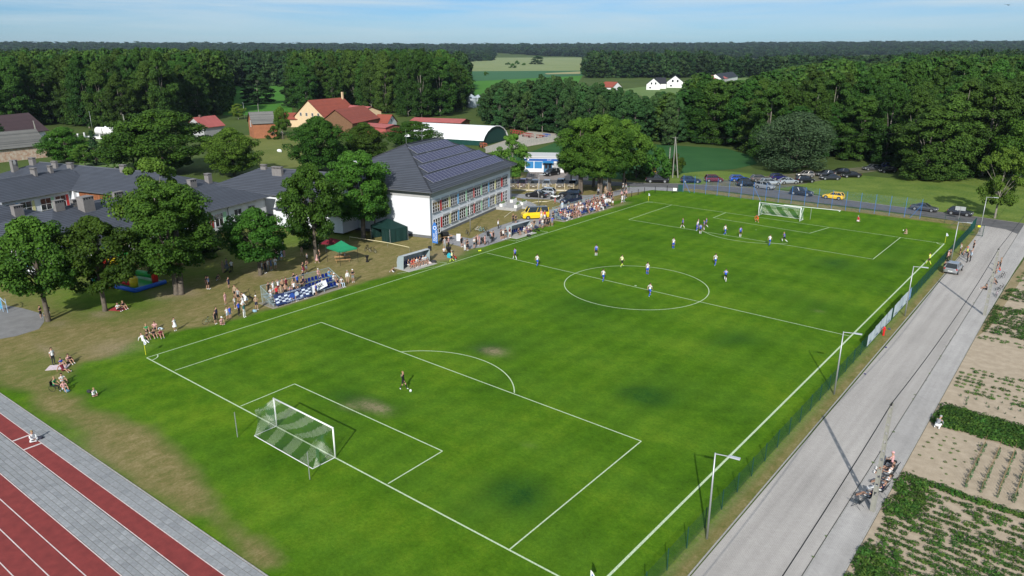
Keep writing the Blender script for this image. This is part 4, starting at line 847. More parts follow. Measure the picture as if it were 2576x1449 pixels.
def crown(name, H, W, z0, prof, nb, nl, ls, seed, m, br=(.13, .20), lean=0, flat=.72, hollow=.45, lobes=0):
    r = np.random.default_rng(seed); t = r.random(nb); ang = r.random(nb)*2*pi; zc = z0+(H-z0)*t
    P = np.array([max(.03, prof(x)) for x in t])
    if lobes: P = P*(1+.22*np.sin(ang*lobes+seed)+.12*np.sin(t*9+seed))
    rad = (hollow+(1-hollow)*np.sqrt(r.random(nb)))*P*W/2*.86
    C = np.stack([rad*np.cos(ang)+lean*t, rad*np.sin(ang), zc], 1)
    B = W*(br[0]+(br[1]-br[0])*r.random(nb))*(.55+.45*P)
    k = r.integers(0, nb, nl); d = r.normal(size=(nl, 3)); d[:, 2] = d[:, 2]*.8+.32; d /= np.linalg.norm(d, axis=1)[:, None]
    pos = C[k]+d*B[k][:, None]*(.62+.42*r.random(nl))[:, None]*np.array([1, 1, flat]); pos[:, 2] = np.maximum(pos[:, 2], z0*.82)
    nrm = d*.8+r.normal(size=(nl, 3))*.42+np.array([0, 0, .45]); nrm /= np.linalg.norm(nrm, axis=1)[:, None]
    a = np.cross(nrm, r.normal(size=(nl, 3))); a /= np.linalg.norm(a, axis=1)[:, None]+1e-9; b = np.cross(nrm, a)
    s = (ls*(.65+.7*r.random(nl)))[:, None]
    V = np.empty((nl, 4, 3)); V[:, 0] = pos-a*s*.5; V[:, 1] = pos+b*s*.42-nrm*s*.10; V[:, 2] = pos+a*s*.5; V[:, 3] = pos-b*s*.42-nrm*s*.10
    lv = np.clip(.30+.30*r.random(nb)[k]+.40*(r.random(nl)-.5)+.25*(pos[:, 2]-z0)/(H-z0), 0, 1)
    me = bpy.data.meshes.new(name); me.vertices.add(nl*4); me.vertices.foreach_set('co', V.reshape(-1)); me.loops.add(nl*4); me.loops.foreach_set('vertex_index', np.arange(nl*4, dtype=np.int32))
    me.polygons.add(nl); me.polygons.foreach_set('loop_start', np.arange(0, nl*4, 4, dtype=np.int32)); me.polygons.foreach_set('loop_total', np.full(nl, 4, dtype=np.int32))
    me.update(); me.validate(); me.materials.append(m); at = me.attributes.new('lv', 'FLOAT', 'FACE'); at.data.foreach_set('value', lv.astype(np.float32)); return me, C
def trunk(name, H, z0, C, r0, seed, m, stems=1, lean=0, nl=10):
    rr = random.Random(seed); b = MB()
    for s in range(stems):
        ox, oy = ((rr.uniform(-.5, .5), rr.uniform(-.3, .3)) if stems > 1 else (0, 0)); px, py = ox*2.2, oy*2.2
        pts = [(ox, oy, -.3), (ox*1.05, oy*1.05, .25), (ox+(px-ox)*.4, oy+(py-oy)*.4, z0*.9), (px+lean*.4, py, z0+(H-z0)*.4), (px+lean*.8, py, z0+(H-z0)*.78)]
        b.tube(pts, [r0*1.5, r0*1.05, r0*.85, r0*.5, r0*.12], 8)
    for i in range(nl):
        c = C[rr.randrange(len(C))]; z = z0*.8+(c[2]-z0*.8)*rr.uniform(.1, .45); z = max(z, z0*.75)
        b.tube([(0, 0, z), (c[0]*.45, c[1]*.45, z+(c[2]-z)*.6), (c[0]*.92, c[1]*.92, c[2])], [r0*.42, r0*.25, r0*.07], 5)
    return b.mesh(name, m, True)
TV = {}
def variant(key, H, W, z0, prof, nb, nl, ls, seed, m, r0, bark=None, n=1, **k):
    st = k.pop('stems', 1); L_ = []
    for i in range(n):
        me, C = crown('crown', H, W, z0, prof, nb, nl, ls, seed+i*17, m, **k); L_.append((me, trunk('trunk', H, z0, C, r0, seed+i, bark or m_bark, st)))
    TV[key] = (H, W, z0, L_)
variant('maple', 9, 8, 2.7, prof_round, 95, 26000, .23, 10, m_leaf, .22, n=3, lobes=3, br=(.075, .15))
variant('tall', 14, 9.5, 3.6, prof_oval, 150, 40000, .25, 40, m_leaf, .30, n=2, stems=2, lobes=3, br=(.07, .14))
variant('yellow', 9, 7, 1.8, prof_oval, 80, 16000, .22, 60, m_leafy, .16, m_bark2, n=2, lobes=3, br=(.07, .14))
variant('oak', 14, 15, 1.6, prof_round, 170, 40000, .34, 80, m_leaf, .35, n=2, lobes=4, br=(.065, .13))
variant('wood', 22, 13, 1.0, prof_wood, 150, 26000, .44, 100, m_leaf2, .3, m_bark2, n=4, lobes=3, br=(.08, .15))
variant('belt', 18, 9, 1.0, prof_wood, 100, 14000, .44, 130, m_leaf3, .2, m_bark2, n=3, lobes=2, br=(.09, .18))
variant('spruce', 9, 4.2, .5, prof_cone, 90, 6000, .28, 160, m_con_l, .14, n=1, br=(.08, .16), hollow=.6)
variant('bush', 3, 3.4, .1, prof_round, 26, 2200, .26, 170, m_leaf, .06, n=2, lobes=3)
variant('willow', 15, 13, 1.2, prof_round, 120, 26000, .30, 190, m_will, .3, n=1, lobes=3)
variant('thuja', 5, 1.6, .1, prof_oval, 40, 2500, .16, 200, m_con_l, .06, n=1)
variant('purple', 4.6, 3.4, .8, prof_round, 30, 3000, .2, 210, m_purp, .07, n=1, lobes=3)
def put_tree(key, loc, H, W, label, group=None, cat='tree', rz=None, i=None, name='tree'):
    h0, w0, z0, L_ = TV[key]; me, tm = L_[(random.randrange(len(L_)) if i is None else i) % len(L_)]
    t_ = thing(name, label, cat, loc, random.random()*6.28 if rz is None else rz, group); s = W/w0; t_.scale = (s, s, H/h0)
    link('trunk', tm, t_); link('crown', me, t_); return t_
def ptree(key, base, ytop, wpx, label, group=None, **k):
    p = G(*base); p.z = relief(p.x, p.y); return put_tree(key, p, HT(p, ytop), wpx/F*DEP(p), label, group, **k)
near = [('maple', (122, 808), 550, 215, 'maple with a bare leaning trunk beside the schoolyard corner, leftmost tree on the lawn'), ('maple', (265, 782), 553, 205, 'maple with a straight bare trunk left of the bouncy castle'),
 ('tall', (446, 742), 462, 215, 'tall dark maple with twin trunks right of the bouncy castle'), ('yellow', (418, 690), 406, 190, 'tallest light-topped ash rising over the school roof behind the dark maple'),
 ('maple', (655, 692), 530, 165, 'lone spreading maple sheltering the standing crowd'), ('maple', (795, 652), 420, 165, 'tall maple left of the green gazebo'),
 ('tall', (912, 600), 384, 160, 'tall maple over the green gazebo against the school end wall'), ('maple', (945, 594), 440, 80, 'slimmer maple whose shadow falls on the white school end wall'), ('bush', (500, 650), 590, 110, 'dark bush in the shade by the school wing'),
 ('bush', (780, 625), 590, 60, 'round shrub in the shade behind the queue of people'), ('spruce', (530, 640), 560, 60, 'small dark spruce beside the low school wing'),
 ('yellow', (1290, 464), 342, 88, 'small light green tree at the far corner of the white school'),
 ('tall', (1462, 487), 300, 130, 'multi-stemmed maple at the left of the roadside clump'), ('tall', (1508, 492), 292, 120, 'maple with a pale curved trunk in the middle of the roadside clump'), ('tall', (1530, 488), 300, 110, 'maple with a straight trunk beside the path to the gate'), ('maple', (1568, 476), 305, 120, 'maple at the right of the roadside clump by the gate'),
 ('tall', (1490, 470), 330, 110, 'maple at the back of the roadside clump over the shop'), ('maple', (1436, 470), 345, 70, 'low leafy maple hiding the right end of the shop'),
 ('yellow', (2502, 549), 372, 105, 'lone road tree with a pale trunk at the right edge'), ('oak', (2600, 470), 250, 200, 'big light-topped tree leaning in from the right edge'),
 ('oak', (415, 436), 280, 250, 'largest round lime tree above the school roofs'), ('oak', (590, 442), 326, 140, 'rounded tree standing behind the right school wing'), ('maple', (340, 430), 310, 110, 'smaller tree left of the largest round lime'),
 ('oak', (805, 430), 298, 150, 'dense round lime beside the meadow behind the school'), ('oak', (920, 405), 312, 115, 'darker round tree between lime and farm sheds'), ('oak', (1040, 372), 306, 130, 'wide low walnut directly behind the big school roof'),
 ('oak', (170, 410), 322, 108, 'round orchard tree beside the brown-roofed house'), ('spruce', (243, 415), 330, 50, 'dark spruce behind the chimneys on the left'), ('yellow', (215, 420), 365, 60, 'light young tree in front of the dark spruce'), ('yellow', (290, 425), 345, 70, 'light green tree behind the low roofs'),
 ('spruce', (4, 378), 300, 62, 'dark spruce in front of the brown-roofed house at the left edge'), ('maple', (712, 350), 270, 44, 'narrow tree growing against the brick barn'), ('bush', (690, 350), 318, 36, 'elder bush in front of the brick barn'),
 ('thuja', (597, 410), 380, 12, 'narrow dark conifer behind the right school wing'), ('purple', (183, 520), 480, 40, 'purple-leaved shrub in the school courtyard'),
 ('willow', (2000, 432), 288, 180, 'grey-green willow at the edge of the right woods'), ('bush', (1650, 452), 372, 70, 'dark thicket at the foot of the power poles'), ('bush', (1600, 448), 385, 80, 'dark thicket behind the yellow road sign'), ('bush', (1700, 440), 385, 40, 'small thicket right of the power poles'),
 ('belt', (650, 262), 185, 88, 'lone dark tree standing at the edge of the bright field'), ('belt', (738, 270), 190, 60, 'dark tree at the right edge of the bright field'), ('belt', (1352, 164), 140, 36, 'round clump of trees out in the far meadow'), ('yellow', (600, 300), 262, 40, 'blossoming bush beside the pink-roofed cottage')]
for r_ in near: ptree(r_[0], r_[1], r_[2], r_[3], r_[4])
# shrubs along the rye field corner and meadow trees
for x, y, yt, w_ in ((1300, 164, 152, 8), (1318, 166, 158, 8), (1290, 172, 160, 14), (1222, 190, 180, 9), (1278, 165, 157, 10), (1335, 163, 157, 8)): ptree('bush', (x, y), yt, w_*1.4, 'small round shrub scattered in the far hay meadow', 'shrubs in the far hay meadow')
# ------------- woods
SKY = [(-300, 137), (0, 133), (150, 130), (500, 121), (560, 128), (735, 130), (745, 124), (1000, 121), (1120, 128), (1158, 150), (1178, 195), (1188, 255), (1232, 222), (1260, 206), (1350, 205), (1365, 186), (1400, 186), (1420, 200), (1450, 200), (1500, 213), (1560, 224), (1600, 232), (1712, 236), (1722, 208), (1745, 184), (1770, 190), (1800, 206), (1858, 205), (1905, 190), (1950, 178), (2000, 168), (2060, 158), (2110, 146), (2138, 160), (2205, 162), (2240, 146), (2300, 137), (2400, 130), (2500, 126), (2800, 122)]
def skyl(x):
    for (x0, y0), (x1, y1) in zip(SKY[:-1], SKY[1:]):
        if x0 <= x <= x1: return y0+(y1-y0)*(x-x0)/(x1-x0)
    return 130
def pinp(x, y, poly):
    c = False; n = len(poly)
    for i in range(n):
        x1, y1 = poly[i]; x2, y2 = poly[(i+1) % n]
        if (y1 > y) != (y2 > y) and x < (x2-x1)*(y-y1)/(y2-y1)+x1: c = not c
    return c
WOODS = [('wood', 8.5, 26, [(-260, 330), (0, 326), (130, 318), (200, 322), (300, 330), (420, 322), (520, 300), (572, 282), (568, 214), (560, 158), (-260, 158)], 'left woods behind the village', 'tall dark broadleaf tree in the dense woods behind the village houses'),
 ('wood', 9, 26, [(745, 282), (900, 268), (1000, 292), (1060, 300), (1130, 290), (1182, 262), (1172, 215), (1166, 158), (740, 158)], 'woods behind the red-roofed farm', 'tall dark broadleaf tree in the woods behind the red-roofed farm'),
 ('belt', 6.5, 18, [(1185, 300), (1250, 322), (1330, 332), (1425, 350), (1600, 366), (1700, 366), (1700, 330), (1500, 300), (1280, 282), (1195, 270)], 'tree belt behind the hangar', 'slim bushy tree in the close-grown belt behind the white hangar'),
 ('wood', 8.5, 23, [(1640, 368), (1760, 368), (1850, 373), (1905, 388), (1925, 414), (1962, 420), (2050, 418), (2200, 404), (2262, 432), (2290, 452), (2400, 456), (2480, 444), (2600, 430), (2900, 430), (2900, 158), (2240, 158), (2140, 163), (1965, 205), (1900, 226), (1760, 300), (1690, 320)], 'woods beyond the parked cars', 'broad dark broadleaf tree in the woods beyond the parked cars')]
rnd = random.Random(5); cand = []
for key, sp0, H0, poly, grp, lab in WOODS:
    wp = [G(*p) for p in poly]; x0 = min(p.x for p in wp); x1 = max(p.x for p in wp); y0 = min(p.y for p in wp); y1 = max(p.y for p in wp)
    y = y0
    while y < min(y1, 1100):
        x = max(x0, -1500)
        while x < min(x1, 700):
            xx = x+rnd.uniform(-.38, .38)*sp0; yy = y+rnd.uniform(-.38, .38)*sp0; x += sp0
            dp = DEP((xx, yy, 0))
            if dp < 60: continue
            px, py = PJ((xx, yy, 0))
            if not (-160 < px < 2740) or not pinp(px, py, poly): continue
            if dp > 650 or (1166 < px < 1212 and dp < 405): continue
            cand.append((dp, xx, yy, px, key, H0, grp, lab))
        y += sp0
cand.sort(); print('wood trees', len(cand))
faro = []; cnt = {}
for j, (dp, xx, yy, px, key, H0, grp, lab) in enumerate(cand):
    H = H0*rnd.uniform(.74, 1.15)*(.86 if dp < 215 else 1); hm = HT((xx, yy), skyl(px)+rnd.uniform(-3, 20)); H = min(H, hm)
    if H < 6: continue
    Wd_ = (12.0 if key == 'wood' else 8.0)*rnd.uniform(.8, 1.2)*min(1, max(.6, H/16))
    cnt[grp] = cnt.get(grp, 0)
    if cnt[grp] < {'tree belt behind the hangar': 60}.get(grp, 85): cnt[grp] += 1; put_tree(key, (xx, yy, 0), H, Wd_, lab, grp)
    else: faro.append((xx, yy, 0, Wd_, H, 0 if key == 'wood' else 1))
# far-off woods to the horizon: one mass
FIELDS = [[(1165, 215), (1475, 206), (1478, 176), (1478, 150), (1370, 149), (1240, 146), (1236, 156), (1165, 160)], [(1745, 196), (1935, 186), (1950, 172), (1900, 156), (1868, 158), (1830, 192)], [(2138, 162), (2242, 160), (2245, 150), (2150, 150)], [(570, 262), (735, 262), (735, 216), (570, 216)], [(1560, 240), (1720, 235), (1780, 205), (1900, 200), (1740, 194), (1560, 205)], [(1480, 206), (1640, 240), (1640, 220), (1480, 195)]]
for i in range(60000):
    u = rnd.random()**1.35; d = 600*(11.5)**u if False else 560*math.exp(u*math.log(5800/560)); px = rnd.uniform(-220, 2800)
    s_ = 9.5*(d/560)**.78
    dr = Vector((fw.x, fw.y, 0)).normalized(); q = Vector((CAM_P.x, CAM_P.y, 0))+(dr+Vector((rt.x, rt.y, 0))*((px-1288)/F/cos(PIT)))*d
    x_, y_ = PJ((q.x, q.y, 0))
    if any(pinp(x_, y_, f_) for f_ in FIELDS): continue
    if 1178 < px < 2140 and d < 900 and y_ > 196: continue
    # thinning so that spacing ~ s_
    if rnd.random() > .62: continue
    hm = rnd.uniform(17, 24)*(1 if d > 1200 else 1.08); rl = relief(q.x, q.y)
    if d < 2500: hm = min(hm, HT((q.x, q.y), min(skyl(px), 150)+rnd.uniform(-6, 6) if not 1160 < px < 1745 else 124)-rl)
    if hm < 5: continue
    faro.append((q.x, q.y, rl, s_*1.15, hm*rnd.uniform(.72, 1.22), 2 if rnd.random() < .75 else 3))
print('far trees', len(faro))
src = bpy.data.collections.new('far_tree_kinds')
def low(nm, H, W, z0, prof, nb, nl, ls, seed, m):
    me, C = crown(nm, H, W, z0, prof, nb, nl, ls, seed, m, lobes=3, br=(.14, .24)); o = bpy.data.objects.new(nm, me); src.objects.link(o); return o
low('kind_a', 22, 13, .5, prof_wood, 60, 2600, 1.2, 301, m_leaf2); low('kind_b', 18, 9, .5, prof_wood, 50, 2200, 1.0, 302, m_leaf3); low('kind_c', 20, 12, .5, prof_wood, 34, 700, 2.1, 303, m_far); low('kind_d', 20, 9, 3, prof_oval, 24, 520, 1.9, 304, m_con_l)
base = [(22, 13), (18, 9), (20, 12), (20, 9)]
pm = bpy.data.meshes.new('far_woods'); pm.from_pydata([(a, b_, c) for a, b_, c, *_ in faro], [], [])
scv = []; 
for a, b_, c, w_, h_, k_ in faro: H0, W0 = base[k_]; scv += [w_/W0, w_/W0, h_/H0]
pm.attributes.new('sc', 'FLOAT_VECTOR', 'POINT').data.foreach_set('vector', scv)
pm.attributes.new('pick', 'INT', 'POINT').data.foreach_set('value', [f_[5] for f_ in faro])
pm.attributes.new('rz', 'FLOAT_VECTOR', 'POINT').data.foreach_set('vector', sum([[0, 0, rnd.random()*6.28] for _ in faro], []))
fo = stuff(link('far_woods', pm), 'dense woods stretching from the fields to the horizon', 'woods')
ng = bpy.data.node_groups.new('far_woods', 'GeometryNodeTree'); ng.interface.new_socket('Geometry', in_out='INPUT', socket_type='NodeSocketGeometry'); ng.interface.new_socket('Geometry', in_out='OUTPUT', socket_type='NodeSocketGeometry')
gi = ng.nodes.new('NodeGroupInput'); go = ng.nodes.new('NodeGroupOutput'); ci = ng.nodes.new('GeometryNodeCollectionInfo'); ci.inputs['Collection'].default_value = src; ci.inputs['Separate Children'].default_value = True; ci.inputs['Reset Children'].default_value = True
ip = ng.nodes.new('GeometryNodeInstanceOnPoints'); ip.inputs['Pick Instance'].default_value = True
def na(nm, ty): n = ng.nodes.new('GeometryNodeInputNamedAttribute'); n.data_type = ty; n.inputs['Name'].default_value = nm; return n.outputs['Attribute']
LG = ng.links.new; LG(gi.outputs[0], ip.inputs['Points']); LG(ci.outputs[0], ip.inputs['Instance']); LG(na('pick', 'INT'), ip.inputs['Instance Index']); LG(na('sc', 'FLOAT_VECTOR'), ip.inputs['Scale']); LG(na('rz', 'FLOAT_VECTOR'), ip.inputs['Rotation']); LG(ip.outputs[0], go.inputs[0])
fo.modifiers.new('woods', 'NODES').node_group = ng
# ================================================================== pitch furniture
m_wp = mat('white_powder_coat', (.74, .75, .74), .45); m_netw = mat('white_net_twine', (.62, .66, .58), .8); m_netg = mat('dark_net_twine', (.045, .13, .10), .8)
m_galv = MATS['galvanised']; m_green = mat('green_fence_paint', (.008, .055, .045), .5); m_bluep = mat('blue_fence_paint', (.03, .17, .48), .5)
def goal(label, c, face):
    """face=+1 opens towards +Y"""
    g = thing('football_goal', label, 'football goal', (c[0], c[1], 0), 0 if face > 0 else pi, 'goals of the main pitch'); w2, h_ = 3.72, 2.48
    for s in (-1, 1): b = MB(); b.tube([(s*w2, 0, 0), (s*w2, 0, h_)], .06, 10); b.obj('post', m_wp, g, True)
    b = MB(); b.tube([(-w2-.06, 0, h_), (w2+.06, 0, h_)], .06, 10); b.obj('crossbar', m_wp, g, True)
    b = MB(); b.tube([(-w2, 0, .05), (-w2, -2.0, .05), (w2, -2.0, .05), (w2, 0, .05)], .03, 6); b.obj('ground_frame', m_wp, g)
    for s in (-1, 1): b = MB(); b.tube([(s*(w2+.9), -2.9, 0), (s*(w2+.9), -2.9, 2.15)], .035, 6); b.obj('net_pole', m_galv, g)
    # net twines: roof, back and two cheeks, in slanting white and dark stripes
    nb = {0: MB(), 1: MB()}; tw = .015
    def surf(P, nu, nv, cheek=False):
        q = lambda a, b_: P(a/nu, b_/nv)
        for i in range(nu):
            for j in range(nv):
                if cheek: k = int((i/nu*2.0*1.2+j/nv*2.4)/.95) % 2
                else: k = int((i/nu*7.44+j/nv*2.9)/1.06) % 2
                for a, b_ in ((q(i, j), q(i+1, j+1)), (q(i+1, j), q(i, j+1))):
                    d = (b_-a).normalized(); s_ = d.cross(Vector((0, .5, .8))).normalized()*tw/2; nb[k].quad(a-s_, b_-s_, b_+s_, a+s_)
                    s_ = d.cross(s_).normalized()*tw/2
    rear = 1.9
    def PB(u, v):      # v 0 at the crossbar, 1 at the ground behind
        x = -w2+2*w2*u; sag = .12*sin(pi*v)*sin(pi*u)
        if v < .42: t_ = v/.42; return Vector((x, -rear*.92*t_, h_-.38*t_-.22*sin(pi*t_)-.15*sin(pi*u)*t_))
        t_ = (v-.42)/.58; return Vector((x, -rear*(.92+.13*t_)-.0+.28*sin(pi*t_), (h_-.38-.15*sin(pi*u))*(1-t_)+.04))
    surf(PB, 56, 34)
    for s in (-1, 1):
        def PC(u, v, s=s): e_ = PB(0 if s < 0 else 1, .42+.58*v); return Vector((s*w2*(1-.02*sin(pi*u)), e_.y*u, (h_*(1-u)+e_.z*u) if v == 0 else ((h_*(1-v))*(1-u)+e_.z*u)))
        surf(PC, 15, 18, True)
    n = nb[0].obj('net', m_netw, g); n['kind'] = 'stuff'; n = nb[1].obj('net', m_netg, g); n['kind'] = 'stuff'; return g
goal('white goal with a striped green and white net at the near end', (25.92, -.06), 1)
goal('white goal with a striped net at the far end, keeper in front', ((G(1900, 546).x+G(2003.6, 561).x)/2, 101.0), -1)
tg = thing('training_goal', 'low white spare goal frame lying behind the far goal line', 'goal frame'); a = G(1972, 519); b_ = G(2111, 533)
b = MB(); a.z = b_.z = .3; b.tube([a, b_], .032, 6); b.tube([a, (a.x, a.y, 0)], .03, 6); b.tube([b_, (b_.x, b_.y, 0)], .04, 6); b.tube([(a.x, a.y, .05), (a.x, a.y+1.1, .05), (b_.x, b_.y+1.1, .05), (b_.x, b_.y, .05)], .035, 6); b.obj('frame', m_wp, tg)
def flag(x, y, lab):
    p = G(x, y); f = thing('corner_flag', lab, 'corner flag', (p.x, p.y, 0), 0, 'corner flags'); b = MB(); b.tube([(0, 0, 0), (0, 0, 1.05)], .024, 6); b.obj('pole', mat('yellow_pole', (.62, .60, .03), .6), f)
    b = MB(); b.tube([(0, 0, 1.05), (0, 0, 1.6)], .024, 6); b.obj('pole_top', m_wp, f); b = MB(); b.add([(0, 0, 1.6), (0, 0, 1.14), (.17, .05, 1.10), (.30, .06, 1.2), (.10, .03, 1.52)], [(0, 1, 2, 3, 4)]); b.obj('flag', m_wp, f)
    b = MB(); b.add([(.05, .0, 1.46), (.05, .0, 1.2), (.22, .035, 1.2)], [(0, 1, 2)]); b.obj('flag_print', mat('flag_blue', (.12, .2, .45), .7), f)
flag(367, 893, 'corner flag on a yellow pole at the near left corner'); flag(1631, 506, 'corner flag at the far left corner near the gate'); flag(2377, 611, 'corner flag at the far right corner by the fence'); flag(*PJ((52.0, -.05, 0)), 'corner flag at the bottom edge near the right touchline')
# ---- green fence along the service road
gf = thing('mesh_fence', 'low green wire mesh fence between pitch and service road', 'fence', (54.35, 0, 0)); m_wire = mat('green_wire', (.008, .045, .036), .5)
yy = -8.2; n_post = 0; b = MB(); b.tube([(0, 0, 0), (0, 0, 1.52)], .03, 6); pm_ = b.mesh('post', m_green)
while yy < 109: link('post', pm_, gf, (0.02, yy, 0)); yy += 2.52; n_post += 1
wr = MB(); y = -8.2
while y < 109: wr.quad((0, y-.0035, .05), (0, y+.0035, .05), (0, y+.0035, 1.45), (0, y-.0035, 1.45)); wr.quad((.003, y, .05), (-.003, y, .05), (-.003, y, 1.45), (.003, y, 1.45)); y += .055
z = .08
while z < 1.46: wr.quad((-.001, -8.2, z-.003), (-.001, 109, z-.003), (-.001, 109, z+.003), (-.001, -8.2, z+.003)); z += .11
wr.obj('wire_mesh', m_wire, gf)['kind'] = 'stuff'
# taller return and the gate at the far corner
gt_ = thing('gate', 'green wicket gate with a small yellow sign at the far right corner', 'gate', (54.4, 108.9, 0)); q = MB()
for p in ((0, 0), (0, 3.0), (1.9, -.2)): q.tube([(p[0], p[1], 0), (p[0], p[1], 1.9)], .04, 6)
q.tube([(0, 0, 1.8), (1.9, -.2, 1.8)], .03, 6); q.tube([(0, 0, .1), (1.9, -.2, .1)], .03, 6); q.tube([(0, 0, 1.85), (0, 6.2, 1.85)], .02, 6); q.obj('frame', m_green, gt_)
q = MB()
for k in range(14): q.tube([(k*.136+.05, -.014*k, .1), (k*.136+.05, -.014*k, 1.8)], .012, 4)
for k in range(50): q.tube([(0, k*.124, .08), (0, k*.124, 1.85)], .008, 3)
q.obj('bars', m_green, gt_); q = MB(); q.box(1.0, 1.4, -.17, -.14, 1.45, 1.75); q.obj('sign', mat('sign_yellow', (.75, .68, .03), .5), gt_); q = MB(); q.box(-.06, -.03, 1.2, 1.75, 1.1, 1.85); q.obj('notice', m_wp, gt_)
# banners tied to the fence
m_ban = mat('grey_banner_back', (.40, .47, .50), .8, .14, 1.2); m_banp = mat('banner_print', (.10, .16, .24), .8)
for i, (ya, yb, zt) in enumerate(((46.6, 49.2, 1.5), (49.2, 51.7, 1.65), (51.7, 54.3, 1.7), (54.3, 56.7, 1.75), (57.5, 60.2, 1.75), (60.2, 62.8, 1.8), (62.8, 64.3, 1.75), (64.3, 65.9, 1.75))):
    b = MB(); n = 6; x = .07
    for k in range(n):
        y0 = ya+.04+(yb-ya-.08)*k/n; y1 = ya+.04+(yb-ya-.08)*(k+1)/n; s0 = .05*sin(k*1.3+i); s1 = .05*sin((k+1)*1.3+i)
        b.quad((x+s0*.6, y0, .3+s0), (x+s1*.6, y1, .3+s1), (x+s1*.3, y1, zt+s1), (x+s0*.3, y0, zt+s0))
    t_ = thing('fence_banner', ['grey-backed banner on the green fence, nearest to the camera', 'second grey-backed fence banner from the near end', 'third grey-backed fence banner, left of the red hydrant', 'grey-backed fence banner right behind the red hydrant', 'large grey-backed fence banner beyond the gap', 'tall grey-backed fence banner between gap and lamp post', 'narrow fence banner next to the lamp post', 'blue-tinted fence banner behind the lamp post, farthest of the row'][i], 'banner', (54.35, 0, 0), 0, 'banners on the green fence')
    b.obj('sheet', m_ban if i < 7 else mat('blue_banner_back', (.16, .27, .45), .8), t_); q = MB(); q.box(x+.05, x+.055, ya+.6, ya+1.5, .5, .62); q.obj('print', m_banp, t_)
hy = thing('fire_hydrant', 'red hydrant post in the grass strip before the fence banners', 'hydrant', G(2222, 844)); b = MB(); b.tube([(0, 0, 0), (0, 0, .85)], .10, 8); b.ball((0, 0, .88), .14); b.tube([(-.2, 0, .68), (.2, 0, .68)], .06, 6); b.obj('body', mat('hydrant_red', (.55, .02, .02), .4), hy)
# lamps along the fence
def lamp(x, y, h_, lab, arm=(-1, .12), L_=1.6, head=True):
    p = G(x, y); t_ = thing('street_lamp', lab, 'street lamp', (p.x, p.y, 0), 0, 'lamp posts round the pitch'); b = MB(); b.tube([(0, 0, 0), (0, 0, h_)], [.075, .045], 8); b.obj('pole', m_galv, t_, True)
    a = Vector((*arm, 0)).normalized(); b = MB(); b.tube([(0, 0, h_-.06), tuple(a*L_+Vector((0, 0, h_+.02)))], .03, 6); b.obj('arm', m_galv, t_)
    b = MB(); M = Matrix.Translation(tuple(a*L_)+(0,) if False else (a.x*L_, a.y*L_, h_)) @ Matrix.Rotation(atan2(a.y, a.x), 4, 'Z'); b.box(-.34, .34, -.11, .11, -.02, .05, 0, M); b.obj('lamp_head', mat('lamp_grey', (.42, .45, .48), .4), t_)
lamp(1778, 1355, 6.0, 'tall grey lamp post nearest the camera by the fence', (.9, .15), 1.1); lamp(2098, 992, 5.9, 'second nearest lamp post by the green fence', (.9, .15), 1.1); lamp(2276, 795, 5.9, 'lamp post standing at the end of the fence banners', (1, .15), 1.1); lamp(2391, 662, 6.0, 'lamp post beside the parked silver car', (1, .1), 1.3); lamp(2464.4, 583.4, 5.9, 'lamp post at the gate by the far right corner', (1, .1), 1.3)
lamp(1183, 583, 5.2, 'slim pole before the school facade among bicycles', (-.5, .6), .6); lamp(1355, 520, 6.2, 'lamp post in the lawn beside the parked black saloon', (.7, .6), .7); lamp(1527, 492, 6.3, 'lamp post at the path near the gate crowd', (-.3, .6), .3)
lamp(272, 425, 5.5, 'lamp behind the low school roofs on the left', (-.8, .3), .5); lamp(233, 330, 7, 'curved lamp by the left woods', (-.9, .3), 1.2); lamp(616, 300, 7, 'curved lamp by the pink-roofed cottage', (-.9, .3), 1.2)
# ---- concrete electricity poles and cable
m_conc = mat('pole_concrete', (.25, .247, .215), .9, .12, 3)
def epole(x, y, h_, lab, r=.15, twin=False):
    p = G(x, y); t_ = thing('electricity_pole', lab, 'utility pole', (p.x, p.y, 0), 0); b = MB()
    if not twin:
        for s in (-1, 1): b.add([(s*.13-.03, -.07, 0), (s*.13+.03, -.07, 0), (s*.13+.03, .07, 0), (s*.13-.03, .07, 0), (s*.075-.025, -.05, h_), (s*.075+.025, -.05, h_), (s*.075+.025, .05, h_), (s*.075-.025, .05, h_)], [(0, 1, 5, 4), (1, 2, 6, 5), (2, 3, 7, 6), (3, 0, 4, 7), (4, 5, 6, 7)])
        b.box(-.155, .155, -.05, .05, 0, 1.2); b.obj('shaft', m_conc, t_); q = MB(); z = 1.5
        n = 0
        while z < h_-.2: q.box(-.1+z*.006, .1-z*.006, -.04, .04, z, z+.42); z += .62
        q.obj('web', m_conc, t_); q = MB(); q.tube([(0, -.1, h_-.1), (0, .15, h_-.05)], .06, 6); q.obj('insulator', m_dark, t_)
    else:
        b.tube([(0, 0, 0), (0, 0, h_)], [.13, .08], 6); b.tube([(1.2, .4, 0), (.1, 0, h_-.4)], [.13, .08], 6); b.tube([(-.7, 0, h_-.25), (.7, 0, h_-.25)], .05, 4); b.obj('shaft', m_conc, t_)
    return Vector((p.x, p.y, h_))
e1 = epole(2194, 1287, 7.85, 'slotted concrete electricity pole beside the deckchairs'); e2 = epole(2476, 794, 7.9, 'slotted concrete electricity pole beside the children with bicycles')
e3 = epole(1681, 448, HT(G(1681, 448), 370), 'concrete pole with a lamp arm at the roadside thicket'); e4 = epole(1692, 447, HT(G(1692, 447), 344), 'tall A-frame concrete pole behind the roadside thicket', twin=True)
